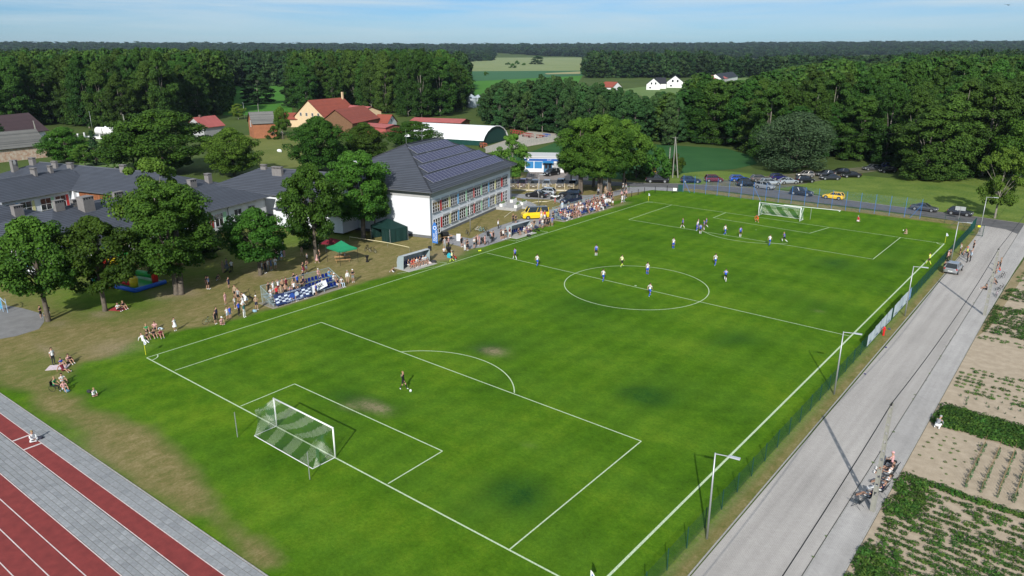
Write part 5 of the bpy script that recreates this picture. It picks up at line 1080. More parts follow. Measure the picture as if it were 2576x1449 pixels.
epole(97, 372, HT(G(97, 372), 303), 'leaning twin wooden pole before the brown-roofed house', twin=True); epole(262, 365, HT(G(262, 365), 322), 'twin pole in front of the white gas tank', twin=True); epole(318, 345, HT(G(318, 345), 287), 'H-frame transformer pole by the left woods', twin=True); epole(655, 325, HT(G(655, 325), 260), 'single grey pole left of the brick barn')
def cable(pts, lab, sag=.9, r=.022):
    b = MB()
    for p, q in zip(pts[:-1], pts[1:]):
        p = Vector(p); q = Vector(q); n = 14; b.tube([p.lerp(q, i/n)-Vector((0, 0, sag*4*(i/n)*(1-i/n))) for i in range(n+1)], r, 4)
    tag(b.obj('power_cable', mat('cable_black', (.015, .015, .017), .6)), lab, 'cable')
e0 = e1+Vector((0.1, -46, 0)); cable([e0, e1, e2, (62.6, 152, 8.2)], 'thick black cable strung between the concrete poles over the service road', .8, .028)
cable([e4, (30, 176, 9.5), (75, 168, 9.5)], 'thin overhead wire crossing in front of the right woods', .8, .03)
# ---- blue ball-stop fence at the far end
bf = thing('ball_stop_fence', 'tall blue ball-stop fence behind the far goal', 'fence'); P0 = Vector((.6, 114.1, 0)); P1_ = Vector((45.6, 116.7, 0)); nn_ = 18
for i in range(nn_+1):
    p = P0.lerp(P1_, i/nn_); b = MB(); b.tube([(p.x, p.y, 0), (p.x, p.y, 3.62)], .035, 6); b.obj('post', m_bluep, bf)
for i in (0, 6, 18):
    p = P0.lerp(P1_, i/nn_); b = MB(); s = 1 if i < 18 else -1; b.tube([(p.x, p.y, 2.6), (p.x+s*1.6, p.y, 0)], .03, 6); b.obj('brace', m_bluep, bf)
b = MB(); m_bnet = mat('blue_net', (.04, .2, .5), .7); d = (P1_-P0)
for i in range(330): p = P0+d*(i/330); b.quad((p.x-.002, p.y, .03), (p.x+.002, p.y, .03), (p.x+.002, p.y, 3.55), (p.x-.002, p.y, 3.55))
for k in range(18): z = .1+k*.2; b.quad((P0.x, P0.y, z-.002), (P1_.x, P1_.y, z-.002), (P1_.x, P1_.y, z+.002), (P0.x, P0.y, z+.002))
b.obj('net', m_bnet, bf)['kind'] = 'stuff'
lf = thing('low_fence', 'low dark wire fence joining the blue fence and the corner gate', 'fence'); pts = [P1_, Vector((49.6, 116.2, 0)), Vector((51.9, 115.4, 0)), Vector((54.4, 114.6, 0))]
for p in pts[1:]: b = MB(); b.tube([(p.x, p.y, 0), (p.x, p.y, 1.4)], .03, 6); b.obj('post', m_green, lf)
b = MB(); [b.tube([(p.x, p.y, z), (q.x, q.y, z)], .010, 4) for p, q in zip(pts[:-1], pts[1:]) for z in (.1, .5, .9, 1.3)]; b.tube([(51.9, 115.4, 1.2), (50.8, 114.4, 0)], .03, 4); b.tube([(51.9, 115.4, 1.2), (53, 114.3, 0)], .03, 4); b.obj('wire', m_green, lf)
sg = thing('road_sign', 'blank-backed double road sign before the last parked car', 'road sign', G(2411, 553)); b = MB(); b.tube([(0, 0, 0), (0, 0, 2.4)], .03, 6); b.obj('pole', m_galv, sg)
for s in (-1, 1): b = MB(); b.box(s*.42-.38, s*.42+.38, -.02, .02, 1.7, 2.4); b.obj('plate', mat('sign_back', (.42, .44, .45), .4, metal=.3), sg)
ws = thing('warning_sign', 'yellow triangular warning sign behind the black pickup', 'road sign', G(1645, 449)); b = MB(); b.tube([(0, 0, 0), (0, 0, 3.0)], .035, 6); b.obj('pole', m_galv, ws); my = mat('warning_yellow', (.85, .55, .02), .5)
M = Matrix.Rotation(radians(39), 4, 'Z'); b = MB(); b.add([M @ Vector(v) for v in ((-.5, 0, 2.1), (.5, 0, 2.1), (0, 0, 3.0), (-.5, .04, 2.1), (.5, .04, 2.1), (0, .04, 3.0))], [(0, 1, 2), (3, 5, 4), (0, 3, 4, 1), (1, 4, 5, 2), (2, 5, 3, 0)]); b.obj('triangle', my, ws); b = MB(); b.box(-.35, .35, -.02, .02, 1.5, 2.0, 0, M); b.obj('plate', my, ws)
b = MB(); b.box(-.04, .04, -.03, -.01, 2.3, 2.65, 0, M); b.box(-.12, .12, -.03, -.01, 2.35, 2.45, 0, M); b.obj('pictogram', m_dark, ws)
for x, y, z0, lab in ((1697, 487, 1.15, 'white notice board between posts at the path by the gate'),):
    p = G(x, y); t_ = thing('notice_board', lab, 'notice board', p, radians(25)); b = MB(); [b.tube([(s, 0, 0), (s, 0, 1.3)], .035, 5) for s in (-.5, .5)]; b.obj('post', m_dark, t_); b = MB(); b.box(-.4, .4, -.03, .0, .6, 1.2); b.obj('board', m_wp, t_)
# dark bollards / rail along the path to the gate
for i, (x, y) in enumerate(((1588.8, 496), (1605, 491), (1621, 486), (1678, 481), (1648, 484), (1564, 478), (1582, 481))):
    p = G(x, y); b = MB(); b.tube([(0, 0, 0), (0, 0, 1.25)], .06, 6); o = b.obj('bollard', m_dark, None, loc=p); tag(o, ['dark post on the touchline edge of the path, nearest the pitch crowd', 'dark post on the path edge, next beyond the nearest one', 'dark post on the path edge before the notice board', 'dark post on the path edge right of the notice board', 'thin dark post just left of the notice board', 'dark gate post left of the entrance', 'dark gate post right of the entrance'][i], 'post', 'dark posts along the path to the gate')
gr = thing('entrance_gate', 'dark barred leaf of the entrance gate standing open by the crowd', 'gate', G(1546, 484), radians(60)); b = MB()
for k in range(9): b.tube([(k*.25, 0, 0), (k*.25, 0, 1.6)], .02, 4)
b.tube([(0, 0, 1.5), (2, 0, 1.5)], .03, 4); b.tube([(0, 0, .15), (2, 0, .15)], .03, 4); b.obj('bars', m_dark, gr)
dk = thing('sheet_screen', 'dark green sheet panel at the left end of the blue fence', 'panel', G(1711, 482), radians(35)); b = MB(); b.box(-.5, .5, -.03, .03, 0, 1.5); b.obj('sheet', m_green, dk)
# ---- timber fence in front of the roadside cars
wf = thing('timber_fence', 'pale concrete and mesh fence with posts before the row of parked cars', 'fence'); a = G(1285, 480); c = G(1465, 481); m_tp = mat('tan_post', (.40, .33, .22), .8, .15, 2)
Mf = Matrix.Translation(a) @ Matrix.Rotation(atan2(c.y-a.y, c.x-a.x), 4, 'Z'); Lf = (c-a).length; n = 8
for i in range(n+1): x = Lf*i/n; b = MB(); b.box(x-.08, x+.08, -.06, .06, 0, 1.65, 0, Mf); b.obj('post', m_tp, wf)
for i in range(n): x = Lf*i/n; b = MB(); b.box(x+.09, x+Lf/n-.09, -.03, .03, 0, .32, 0, Mf); b.obj('plinth_board', mat('pale_concrete', (.46, .42, .34), .9, .2, 2), wf)
for i in range(n):
    x = Lf*i/n; b = MB()
    for z in (.6, .9, 1.2, 1.5): b.box(x+.08, x+Lf/n-.08, -.012, .012, z-.012, z+.012, 0, Mf)
    for k in range(24): b.box(x+.1+k*(Lf/n-.2)/24, x+.115+k*(Lf/n-.2)/24, -.01, .01, .33, 1.58, 0, Mf)
    b.obj('mesh_panel', m_tp, wf)
# ================================================================== stands
m_seat = mat('blue_seat', (.012, .045, .34), .45); m_steel = mat('steel_tube', (.30, .38, .40), .45, metal=.3); m_pad = block_mat('pad_slabs', (.30, .27, .22), (.26, .235, .19), .5, .5)
sb = MB(); sb.add([(-.2, -.2, 0), (.2, -.2, 0), (.2, .18, .02), (-.2, .18, .02), (-.2, -.22, .36), (.2, -.22, .36), (-.15, -.23, .42), (.15, -.23, .42)], [(0, 1, 2, 3), (1, 0, 4, 5), (4, 6, 7, 5), (3, 2, 1, 0), (5, 4, 0, 1), (5, 7, 6, 4)]); seat_me = sb.mesh('seat', m_seat)
def stand(label, y0, y1, gaps, posts_to):
    """rows parallel to the touchline, facing +X"""
    t_ = thing('grandstand', label, 'stand', (0, 0, 0), 0, 'small stands along the touchline'); b = MB(); b.box(-5.4, -2.3, y0-.4, y1+.5, 0, .04); b.obj('base_slab', m_pad, t_)
    for r in range(3):
        x = -2.95-r*.82; z = .42*(r+1)-.05; b = MB(); b.box(x-.36, x+.30, y0, y1, z-.42, z-.37) if r else None; b.box(x-.25, x+.1, y0, y1, z-.06, z-.01); b.tube([(x+.12, y0, z-.03), (x+.12, y1, z-.03)], .03, 4); b.obj('bench_rail', m_steel, t_)
        n = int((y1-y0)/.52)
        for i in range(n):
            yy = y0+.3+i*.52
            if any(g0 < yy < g1 and r <= gr_ for g0, g1, gr_ in gaps): continue
            link('seat', seat_me, t_, (x-.05, yy, z), -pi/2)
    b = MB()
    for i in range(int((y1-y0)/2.4)+1):
        y = y0+i*2.4
        for x, z in ((-2.75, .42), (-3.6, .84), (-4.4, 1.2), (-5.1, 1.2)): b.tube([(x, y, 0), (x, y, z)], .03, 4)
        b.tube([(-2.7, y, .1), (-5.1, y, 1.2)], .025, 4)
    b.obj('support_frame', m_steel, t_)
    b = MB(); z0 = 1.0
    b.tube([(-5.15, y0, z0+1.15), (-5.15, y1, z0+1.15)], .03, 5); y = y0
    while y <= y1+.01: b.tube([(-5.15, y, z0), (-5.15, y, z0+1.15)], .014, 4); y += .16
    for ye in (y0-.05, y1+.05):
        b.tube([(-5.15, ye, z0+1.15), (-2.9, ye, 1.15)], .03, 5)
        for k in range(14): x = -5.15+k*.165; b.tube([(x, ye, .25), (x, ye, 2.15-(x+5.15)*.45)], .014, 4)
    b.obj('railing', m_steel, t_)
stand('small blue-seated stand with a checked fan banner, nearest the camera', 16.2, 26.0, [(16, 21.2, 3), (21.2, 21.9, 0)], 0)
stand('far blue-seated stand packed with spectators', 74.6, 90.6, [], 0)
# fan banner with its lettering
fb = thing('fan_banner', 'blue and white checked fan banner draped over the front of the near stand', 'banner'); m_bn = mat('banner_navy', (.020, .035, .11), .8, .15, 2); m_bw = mat('banner_white', (.62, .68, .82), .8, .08, 2); m_bb = mat('banner_blue', (.03, .09, .42), .8, .1, 2)
A0 = Vector((-2.42, 16.3, .18)); U = Vector((0, 5.15, 0)); V = Vector((-.42, 0, 1.25))
def bq(u0, v0, u1, v1, m, off=.0, nm='cloth'):
    b = MB(); n = max(1, round((u1-u0)/.02)); o = Vector((1, 0, .33)).normalized()*off
    for k in range(n):
        a = u0+(u1-u0)*k/n; c_ = u0+(u1-u0)*(k+1)/n; f = lambda u, v: A0+U*u+V*v+Vector((.04*sin(u*23)+.03*sin(u*9), 0, .035*sin(u*17)))+o
        b.quad(f(a, v0), f(c_, v0), f(c_, v1), f(a, v1))
    return b.obj(nm, m, fb)
bq(0, 0, 1, 1, m_bn)
for i in range(12):
    for j in range(4):
        if (i+j) % 2 == 0 and not (4.5 < i < 7.5): bq(.02+i*.08, .2+j*.15, .02+(i+1)*.08, .2+(j+1)*.15, m_bw, .02, 'check')
b = MB(); c_ = A0+U*.45+V*.5+Vector((.05, 0, .02)); b.add([c_+Vector((0, cos(a)*.42*(1 if sin(a) < .3 else .75), sin(a)*.38)) for a in np.linspace(0, 2*pi, 14, endpoint=False)], [tuple(range(14))]); b.obj('figure_print', m_bb, fb)
b = MB(); c_ = A0+U*.58+V*.52+Vector((.05, 0, .02)); b.add([c_+Vector((0, cos(a)*.30, sin(a)*.36)) for a in np.linspace(0, 2*pi, 14, endpoint=False)], [tuple(range(14))]); b.obj('crest_print', m_bw, fb)
xo = Vector((.07, 0, .02)); yu = (V.x, V.y, V.z)
for s, u, v, sz, mm_, q in (('PIASTA FANATYCY', .5, .90, .24, m_bw, 1.15), ('WANI W OKOLICY', .5, .10, .24, m_bw, 1.15), ('ULTRAS', .23, .5, .42, m_bn, .95), ('PIAST', .74, .5, .42, m_bn, .95)): text_on(s, sz, mm_, fb, tuple(A0+U*u+V*v+xo), (0, 1, 0), yu, q)
wb = thing('hand_painted_banner', 'white bedsheet banner with black hand lettering across the seats of the near stand', 'banner'); b = MB()
b.quad((-2.62, 21.6, .35), (-2.72, 23.9, .75), (-3.3, 24.1, 1.35), (-3.1, 21.5, 1.1)); b.obj('sheet', mat('bedsheet', (.66, .67, .68), .85, .08, 2), wb)
text_on('JAREK', .62, m_dark, wb, (-2.93, 22.8, .93), (0, 1, .12), (-.5, 0, .6), .75); text_on('S', .8, m_dark, wb, (-2.5, 21.15, .6), (0, 1, .1), (-.35, 0, 1))
b = MB(); b.quad((-2.5, 20.9, .2), (-2.5, 21.6, .25), (-3.0, 21.6, 1.1), (-2.9, 20.9, 1.05)); b.obj('sheet', MATS['bedsheet'], wb)
# ---- dugouts
m_shell = mat('dugout_shell', (.42, .45, .47), .35, .06, 1); m_clear = mat('dugout_side', (.30, .36, .38), .25)
def dugout(label, x, y0, y1):
    t_ = thing('dugout', label, 'dugout', (0, 0, 0), 0, 'team dugouts'); b = MB(); b.box(x-1.6, x+1.5, y0-.2, y1+.2, 0, .05); b.obj('slab', mat('dugout_slab', (.38, .37, .34), .9, .1, 2), t_)
    pr = [(x-1.1, .05), (x-1.15, .9), (x-1.0, 1.5), (x-.7, 1.85), (x-.2, 1.98), (x+.3, 1.95)]; b = MB()
    for a, c_ in zip(pr[:-1], pr[1:]): b.quad((a[0], y0, a[1]), (c_[0], y0, c_[1]), (c_[0], y1, c_[1]), (a[0], y1, a[1]))
    b.obj('shell', m_shell, t_, True)
    for y in (y0, y1): b = MB(); b.add([(p[0], y, p[1]) for p in pr]+[(x+.15, y, .05)], [tuple(range(7))]); b.obj('side_panel', m_clear, t_)
    n = 5
    for i in range(n+1):
        y = y0+(y1-y0)*i/n; b = MB(); b.tube([(p[0]+.02, y, p[1]) for p in pr], .025, 4); b.obj('rib', m_galv, t_)
    for y in (y0, y1): b = MB(); b.tube([(x+.15, y, .05), (x+.3, y, 1.95)], .025, 4); b.obj('front_post', m_galv, t_)
    for i in range(int((y1-y0-.3)/.55)): o = link('seat', seat_me, t_, (x-.6, y0+.4+i*.55, .45), -pi/2)
dugout('near dugout with players in red and white, by the loudspeaker', -2.45, 36.2, 41.2); dugout('far dugout with blue seats before the yellow van', -2.6, 59.7, 64.6)
# ================================================================== tents and furniture
gz = thing('green_gazebo', 'bright green pop-up gazebo over picnic tables', 'gazebo'); cs = [G(996.5, 660), G(1045.6, 675.5), G(1114.5, 660.5), G(1066, 646)]
cs = [G(824, 658), G(856.5, 669.5), G(901, 660), G(868, 648)]; m_gz = mat('green_canvas', (.015, .22, .10), .7, .08, 1)
hz = 2.15; top = sum((c for c in cs), Vector())/4; b = MB(); b.add([(c.x, c.y, hz) for c in cs]+[(top.x, top.y, 3.15)]+[((c.x+top.x)/2, (c.y+top.y)/2, 2.5) for c in cs], [(0, 1, 6, 5), (1, 2, 7, 6), (2, 3, 8, 7), (3, 0, 5, 8), (5, 6, 4), (6, 7, 4), (7, 8, 4), (8, 5, 4)])
for i in range(4): a, c_ = cs[i], cs[(i+1) % 4]; b.quad((a.x, a.y, hz-.22), (c_.x, c_.y, hz-.22), (c_.x, c_.y, hz), (a.x, a.y, hz))
b.obj('canopy', m_gz, gz)
for c_ in cs: b = MB(); b.tube([(c_.x, c_.y, 0), (c_.x, c_.y, hz)], .03, 5); b.obj('leg', m_dark, gz)
dt = thing('dark_tent', 'dark green walled party tent against the white school end wall', 'tent'); cs = [G(933, 605), G(975, 611), G(1027, 605), G(990, 592)]
a, c_ = G(980, 612), G(1027, 605); a = G(934, 600); bb_ = G(982, 612); cc_ = G(1027, 604)
e1_ = (bb_-a); e2_ = (cc_-bb_); dd_ = a+e2_; cs = [a, bb_, cc_, dd_]; m_dt = mat('dark_green_canvas', (.006, .028, .024), .6, .15, 1); hz = 2.2; b = MB(); m0 = (a+bb_)/2; m1 = (cc_+dd_)/2; ra = (a+dd_)/2*.62+(bb_+cc_)/2*.38; rb = (a+dd_)/2*.38+(bb_+cc_)/2*.62
V4 = [(c.x, c.y, hz) for c in cs]; b.add(V4+[(ra.x, ra.y, 3.3), (rb.x, rb.y, 3.3)], [(0, 1, 5, 4), (1, 2, 5), (2, 3, 4, 5), (3, 0, 4)])
for i in range(4): p, q = cs[i], cs[(i+1) % 4]; b.quad((p.x, p.y, hz-.3), (q.x, q.y, hz-.3), (q.x, q.y, hz), (p.x, p.y, hz))
b.obj('canopy', m_dt, dt); b = MB(); m5 = a.lerp(bb_, .55)
for p, q in ((m5, bb_), (bb_, cc_), (cc_, dd_), (dd_, a)):
    n = 8
    for k in range(n): f = lambda t_, z: (p.lerp(q, t_).x+.05*sin(t_*30), p.lerp(q, t_).y+.05*cos(t_*26), z); b.quad(f(k/n, .05), f((k+1)/n, .05), f((k+1)/n, hz-.3), f(k/n, hz-.3))
b.obj('side_wall', m_dt, dt)
for c_ in cs: q = MB(); q.tube([(c_.x, c_.y, 0), (c_.x, c_.y, hz)], .03, 5); q.obj('leg', m_galv, dt)
m_wd = mat('beer_table_wood', (.52, .30, .14), .6, .15, 2)
def table(x, y, rz, lab, L_=2.2, W2=.35, ben=False):
    t_ = thing('picnic_table', lab, 'table', G(x, y), radians(rz)); b = MB(); b.box(-L_/2, L_/2, -W2, W2, .72, .76); b.obj('table_top', m_wd, t_)
    for s in (-1, 1): b = MB(); b.tube([(s*L_*.4, -W2*.8, 0), (s*L_*.4, -W2*.8, .72)], .02, 4); b.tube([(s*L_*.4, W2*.8, 0), (s*L_*.4, W2*.8, .72)], .02, 4); b.tube([(s*L_*.4, -W2*.8, .3), (s*L_*.4, W2*.8, .3)], .02, 4); b.obj('leg', m_dark, t_)
    if ben:
        for s in (-1, 1): b = MB(); b.box(-L_/2, L_/2, s*.75-.12, s*.75+.12, .43, .46); b.tube([(-L_*.4, s*.75, 0), (-L_*.4, s*.75, .43)], .02, 4); b.tube([(L_*.4, s*.75, 0), (L_*.4, s*.75, .43)], .02, 4); b.obj('bench', m_wd, t_)
    return t_
table(862, 657, 55, 'picnic table with benches and food under the green gazebo', ben=True); table(1121, 606, 70, 'bare wooden table by the feather flag', 2.4)
for i, (x, y, c_) in enumerate(((858, 652, (.7, .7, .7)), (864, 651, (.5, .1, .08)), (868, 655, (.65, .55, .6)))): p = G(x, y); b = MB(); b.tube([(0, 0, .76), (0, 0, .98)], .09, 6); tag(b.obj('food_tub', mat('tub_%d' % i, c_, .5), None, loc=p), ['white tub on the picnic table', 'red tub on the picnic table', 'pinkish tub on the picnic table'][i], 'tub')
mp_ = thing('red_gazebo', 'dark red gazebo roof half hidden behind the green gazebo', 'gazebo', G(836, 640), radians(30)); b = MB(); b.add([(-1.5, -1.2, 1.8), (1.5, -1.2, 1.8), (1.5, 1.2, 1.8), (-1.5, 1.2, 1.8), (0, 0, 2.5)], [(0, 1, 4), (1, 2, 4), (2, 3, 4), (3, 0, 4)]); b.obj('canopy', mat('maroon_canvas', (.16, .012, .025), .7), mp_)
for sx in (-1.5, 1.5):
    for sy in (-1.2, 1.2): b = MB(); b.tube([(sx, sy, 0), (sx, sy, 1.8)], .03, 4); b.obj('leg', m_galv, mp_)
bn = thing('litter_bin', 'black covered barbecue standing right of the green gazebo', 'barbecue', G(924, 659)); b = MB(); b.tube([(0, 0, 0), (0, 0, .5), (0, 0, .95)], [.22, .12, .3], 8); b.obj('cover', m_dark, bn); bn.name = 'covered_barbecue'
# feather flag with round badge
ff = thing('feather_flag', 'blue feather flag with a round badge at the school corner', 'flag', G(1088, 622)); Rz = Matrix.Rotation(radians(35), 4, 'Z'); hh = 3.9
b = MB(); b.tube([(0, 0, 0), (0, 0, 3.2), tuple(Rz @ Vector((.2, 0, 3.8))), tuple(Rz @ Vector((.55, 0, 4.1)))], .025, 5); b.obj('pole', m_galv, ff)
m_ff = mat('feather_blue', (.03, .14, .42), .6, .1, 1); b = MB(); ou = [(0.02, .7), (.85, .6), (.85, 2.2), (.78, 3.2), (.6, 3.8), (.3, 3.95), (.02, 3.1)]; b.add([Rz @ Vector((x, .0, z)) for x, z in ou]+[Rz @ Vector((x, .02, z)) for x, z in ou], [tuple(range(7)), tuple(range(7, 14))[::-1]]); b.obj('cloth', m_ff, ff)
b = MB(); b.add([Rz @ Vector((.44+.27*cos(a), -.012, 3.05+.3*sin(a))) for a in np.linspace(0, 2*pi, 16, endpoint=False)], [tuple(range(16))]); b.obj('badge', m_bw, ff)
b = MB(); b.add([Rz @ Vector((.44+.17*cos(a), -.02, 3.05+.2*sin(a))) for a in np.linspace(0, 2*pi, 12, endpoint=False)], [tuple(range(12))]); b.obj('badge_centre', m_ff, ff)
dx = Rz @ Vector((1, 0, 0))
for s, xx, zz in (('LGD PSZ', .28, 1.6), ('PARTNERZY', .6, 1.75)): p = Rz @ Vector((xx, -.012, zz)); text_on(s, .36, m_wp, ff, tuple(p), (0, 0, -1), tuple(dx), .9)
# loudspeakers on stands, smoker, bar table, boards
def speaker(x, y, lab, rz=0):
    t_ = thing('speaker_stand', lab+' stand', 'speaker stand', G(x, y)); b = MB(); b.tube([(0, 0, .0), (0, 0, 1.45)], .025, 5); b.obj('pole', m_dark, t_)
    for k in range(3): a = k*2.09; b = MB(); b.tube([(0, 0, .6), (.55*cos(a), .55*sin(a), 0)], .018, 4); b.obj('leg', m_dark, t_)
    p = G(x, y); b = MB(); b.prism([(-.2, -.18), (.2, -.18), (.15, .2), (-.15, .2)], 1.45, 2.1); o = b.obj('loudspeaker', mat('speaker_black', (.02, .022, .028), .6), None, loc=p, rz=rz); tag(o, lab, 'loudspeaker')
speaker(1082, 655, 'black loudspeaker raised beside the near dugout', 1.4); speaker(1228, 616, 'black loudspeaker raised on the path edge near the pram', 1.2)
sm = thing('black_smoker', 'black barrel smoker grill by the near school door', 'grill', G(1119, 606), radians(60)); b = MB(); b.tube([(-.6, 0, 1.1), (.6, 0, 1.1)], .38, 12); b.obj('barrel', m_dark, sm); b = MB(); b.box(-.5, .5, -.3, .3, 0, .8); b.obj('base', m_dark, sm)
bt = thing('bar_table', 'tall bar table under a black stretch cover', 'bar table', G(1129, 641)); b = MB(); b.tube([(0, 0, 0), (0, 0, .55), (0, 0, 1.1), (0, 0, 1.13)], [.38, .2, .42, .42], 12); b.obj('cover', mat('black_stretch', (.012, .010, .012), .7), bt)
cb = thing('cool_box', 'turquoise cool bag on the ground beside the assistant referee', 'cool bag', G(1131, 648)); b = MB(); b.box(-.3, .3, -.2, .2, 0, .55); b.box(-.2, .2, -.02, .02, .55, .7); b.obj('bag', mat('turquoise', (.03, .40, .50), .6), cb)
wb_ = thing('white_board', 'white board leaning by the path before the school door', 'board', G(1153.5, 606), radians(38)); b = MB(); b.box(-.32, .32, -.03, .03, 0, 1.15); b.obj('board', mat('board_grey', (.62, .63, .64), .6), wb_)
for x, y, s, c_, lab, nm in ((1091, 661, .42, (.03, .03, .035), 'big black kit bag at the right end of the near dugout', 'kit_bag'), (1080, 664, .35, (.6, .5, .48), 'pile of white bibs at the near dugout slab', 'bib_pile'), (1330, 595, .40, (.02, .022, .02), 'black kit bag on the slab of the far dugout', 'kit_bag'), (640, 785, .3, (.25, .4, .5), 'pale blue bag lying on the grass by the near stand', 'bag'),
        (2237, 829, .15, (.05, .05, .12), 'small dark litter heap on the road edge before the banners', 'litter'), (2228, 875, .13, (.04, .04, .12), 'dark blue litter on the road below the banners', 'litter'), (2176, 942, .12, (.04, .04, .12), 'dark blue litter on the road nearest the camera', 'litter'), (225, 988, .28, (.03, .03, .035), 'black rucksack beside the boy in white', 'rucksack'), (168, 986, .25, (.1, .2, .3), 'blue rucksack beside the pink-shirted man', 'rucksack'), (404, 830, .28, (.5, .6, .65), 'pale bag behind the picnic group', 'bag'), (100, 1105, .25, (.03, .03, .05), 'dark bag on the slabs beside the woman on the track', 'bag'), (703, 383, .9, (.75, .77, .78), 'white bale lying on the meadow behind the school', 'bale'), (2163, 1197 , .01, (.5, .5, .5), '', '')):
    if not nm: continue
    t_ = thing(nm, lab, nm.replace('_', ' '), G(x, y), random.random()); b = MB(); b.ball((0, 0, s*.5), (s, s*.6, s*.55), 0, 9, 6); b.ball((s*.5, .1, s*.35), (s*.5, s*.4, s*.4), 0, 7, 5); b.obj('body', mat(nm+'_%d' % int(x), c_, .7, .2, 6), t_)
for i, (x, y) in enumerate(((1205, 632.5), (1209, 632))): o = MB().ball((0, 0, .11), .11, 0, 10, 8).obj('football', mat('yellow_ball', (.75, .85, .03), .5), None, True, G(x, y)); tag(o, ['yellow spare football on the sideline, left one', 'yellow spare football on the sideline, right one'][i], 'football', 'spare footballs')
o = MB().ball((0, 0, .11), .11, 0, 10, 8).obj('football', m_wp, None, True, G(1033, 985)); tag(o, 'white football on the grass beside the keeper in black', 'football')
# barrier tape on sticks
tp = thing('barrier_tape', 'yellow and white barrier tape strung from the dark tent across the lawn', 'tape'); b = MB(); p0 = G(885, 613); pz = [G(885, 613), G(905, 608), G(968, 616), G(1030, 625), G(1000, 612)]
pz = [G(880, 607), G(975, 622), G(1030, 634)]
for p in pz: q = MB(); q.tube([p, p+Vector((0, 0, .8))], .012, 4); q.obj('stick', m_galv, tp)
for p, q in zip(pz[:-1], pz[1:]): b.quad(p+Vector((0, 0, .7)), q+Vector((0, 0, .7)), q+Vector((0, 0, .78)), p+Vector((0, 0, .78)))
b.obj('tape', mat('tape_cream', (.7, .62, .4), .7), tp)
hb = MB(); pth = [(1500*0+1268.7, 549), (1275, 541), (1290, 533), (1297, 519)]
hb.tube([G(x, y)+Vector((0, 0, .06)) for x, y in ((1269, 547), (1280, 538), (1292, 530), (1296, 520))], .05, 5); tag(hb.obj('fire_hose', mat('hose_cream', (.68, .62, .45), .8)), 'flat cream hose lying on the lawn below the school terrace', 'hose')
hb = MB(); hb.tube([G(x, y)+Vector((0, 0, .06)) for x, y in ((1334, 511), (1352, 508), (1375, 508), (1392, 503))], .06, 5); tag(hb.obj('fire_hose', MATS['hose_cream']), 'flat cream hose running across the lawn towards the quad bike', 'hose')
# wheelie bins by the shop
for i, (x, c_) in enumerate(((1392.5, (.02, .16, .06)), (1399, (.02, .10, .40)), (1404, (.75, .68, .05)), (1409.5, (.05, .035, .025)), (1416, (.05, .05, .05)))):
    t_ = thing('wheelie_bin', ['green', 'blue', 'yellow', 'brown', 'dark grey'][i]+' wheelie bin in the row by the shop wall', 'bin', G(x, 429+i*.2), radians(35), 'wheelie bins by the shop'); mm_ = mat('bin_%d' % i, c_, .5); b = MB(); b.prism([(-.28, -.35), (.28, -.35), (.28, .3), (-.28, .3)], 0.06, 1.05); b.obj('body', mm_, t_); b = MB(); b.box(-.31, .31, -.38, .36, 1.06, 1.16); b.obj('lid', mm_, t_)
# ---- inflatable bouncy castle
bc = thing('bouncy_castle', 'colourful inflatable slide with blue border under the trees', 'bouncy castle', G(302, 707), radians(12))
cR, cY, cG_, cB = [mat('pvc_'+k, c, .35) for k, c in (('red', (.60, .03, .02)), ('yellow', (.75, .55, .02)), ('green', (.02, .36, .07)), ('blue', (.02, .12, .52)))]
def puff(pts, r, m, nm='tube'): b = MB(); b.tube(pts, r, 10, 0); b.obj(nm, m, bc, True)
puff([(2.2, -2.2, .25), (6.0, -2.2, .25)], .27, cB, 'border'); puff([(6.0, -2.2, .25), (6.2, 2, .25)], .27, cB, 'border'); puff([(-1.9, -2.0, .4), (-.4, -2.1, .4)], .42, cG_, 'border'); puff([(-2.8, -1.6, .3), (-1.9, -2.0, .3)], .35, cB, 'border'); puff([(-.4, -2.1, .5), (.9, -2.25, .35)], .55, cY, 'border'); puff([(.9, -2.25, .35), (2.2, -2.3, .3)], .36, cR, 'border')
puff([(1.9, -1.8, .6), (.5, -1.7, 1.4), (-.6, -1.2, 2.3), (-.9, -1.1, 3.1)], .26, cR, 'slide_edge'); puff([(1.4, -1.5, .75), (4.6, -1.6, .75)], .3, cR, 'slide_edge'); puff([(1.4, 1.2, .5), (.2, 1.2, 1.2), (-.6, 1.2, 2.3), (-.9, 1.1, 3.1)], .26, cB, 'slide_edge')
b = MB()
for k, (p, q) in enumerate((((1.6, .5), (.3, 1.1)), ((.3, 1.1), (-.5, 2.1)), ((-.5, 2.1), (-1.2, 3.0)))): b.quad((p[0], -1.2, p[1]), (p[0], 1.1, p[1]), (q[0], 1.1, q[1]), (q[0], -1.2, q[1]))
b.obj('slide', cY, bc); b = MB(); b.add([(1.4, -1.75, .2), (-1.2, -1.6, .2), (-1.2, -1.5, 2.6), (-.6, -1.5, 2.0), (.3, -1.6, 1.0)], [(0, 4, 3, 2, 1)]); b.obj('side_panel', cY, bc)
puff([(1.6, -1.0, 1.25), (4.6, -1.0, 1.25)], .38, cY, 'cushion'); puff([(1.8, 1.4, 1.0), (5.2, 1.6, 1.0)], .4, cG_, 'cushion'); puff([(4.7, -1.4, .4), (4.9, -1.4, 1.5)], .5, cY, 'pillar'); puff([(5.6, 1, .4), (5.7, 1, 2.6)], .4, cR, 'pillar'); puff([(-1.6, 0, .4), (-1.8, 0, 3.6)], .5, cB, 'pillar'); puff([(-1.8, 0, 3.6), (5.6, 1, 3.9)], .35, cG_, 'arch'); b = MB(); b.box(-1.0, 6.0, -2, 2, .02, .35); b.obj('base', cG_, bc)
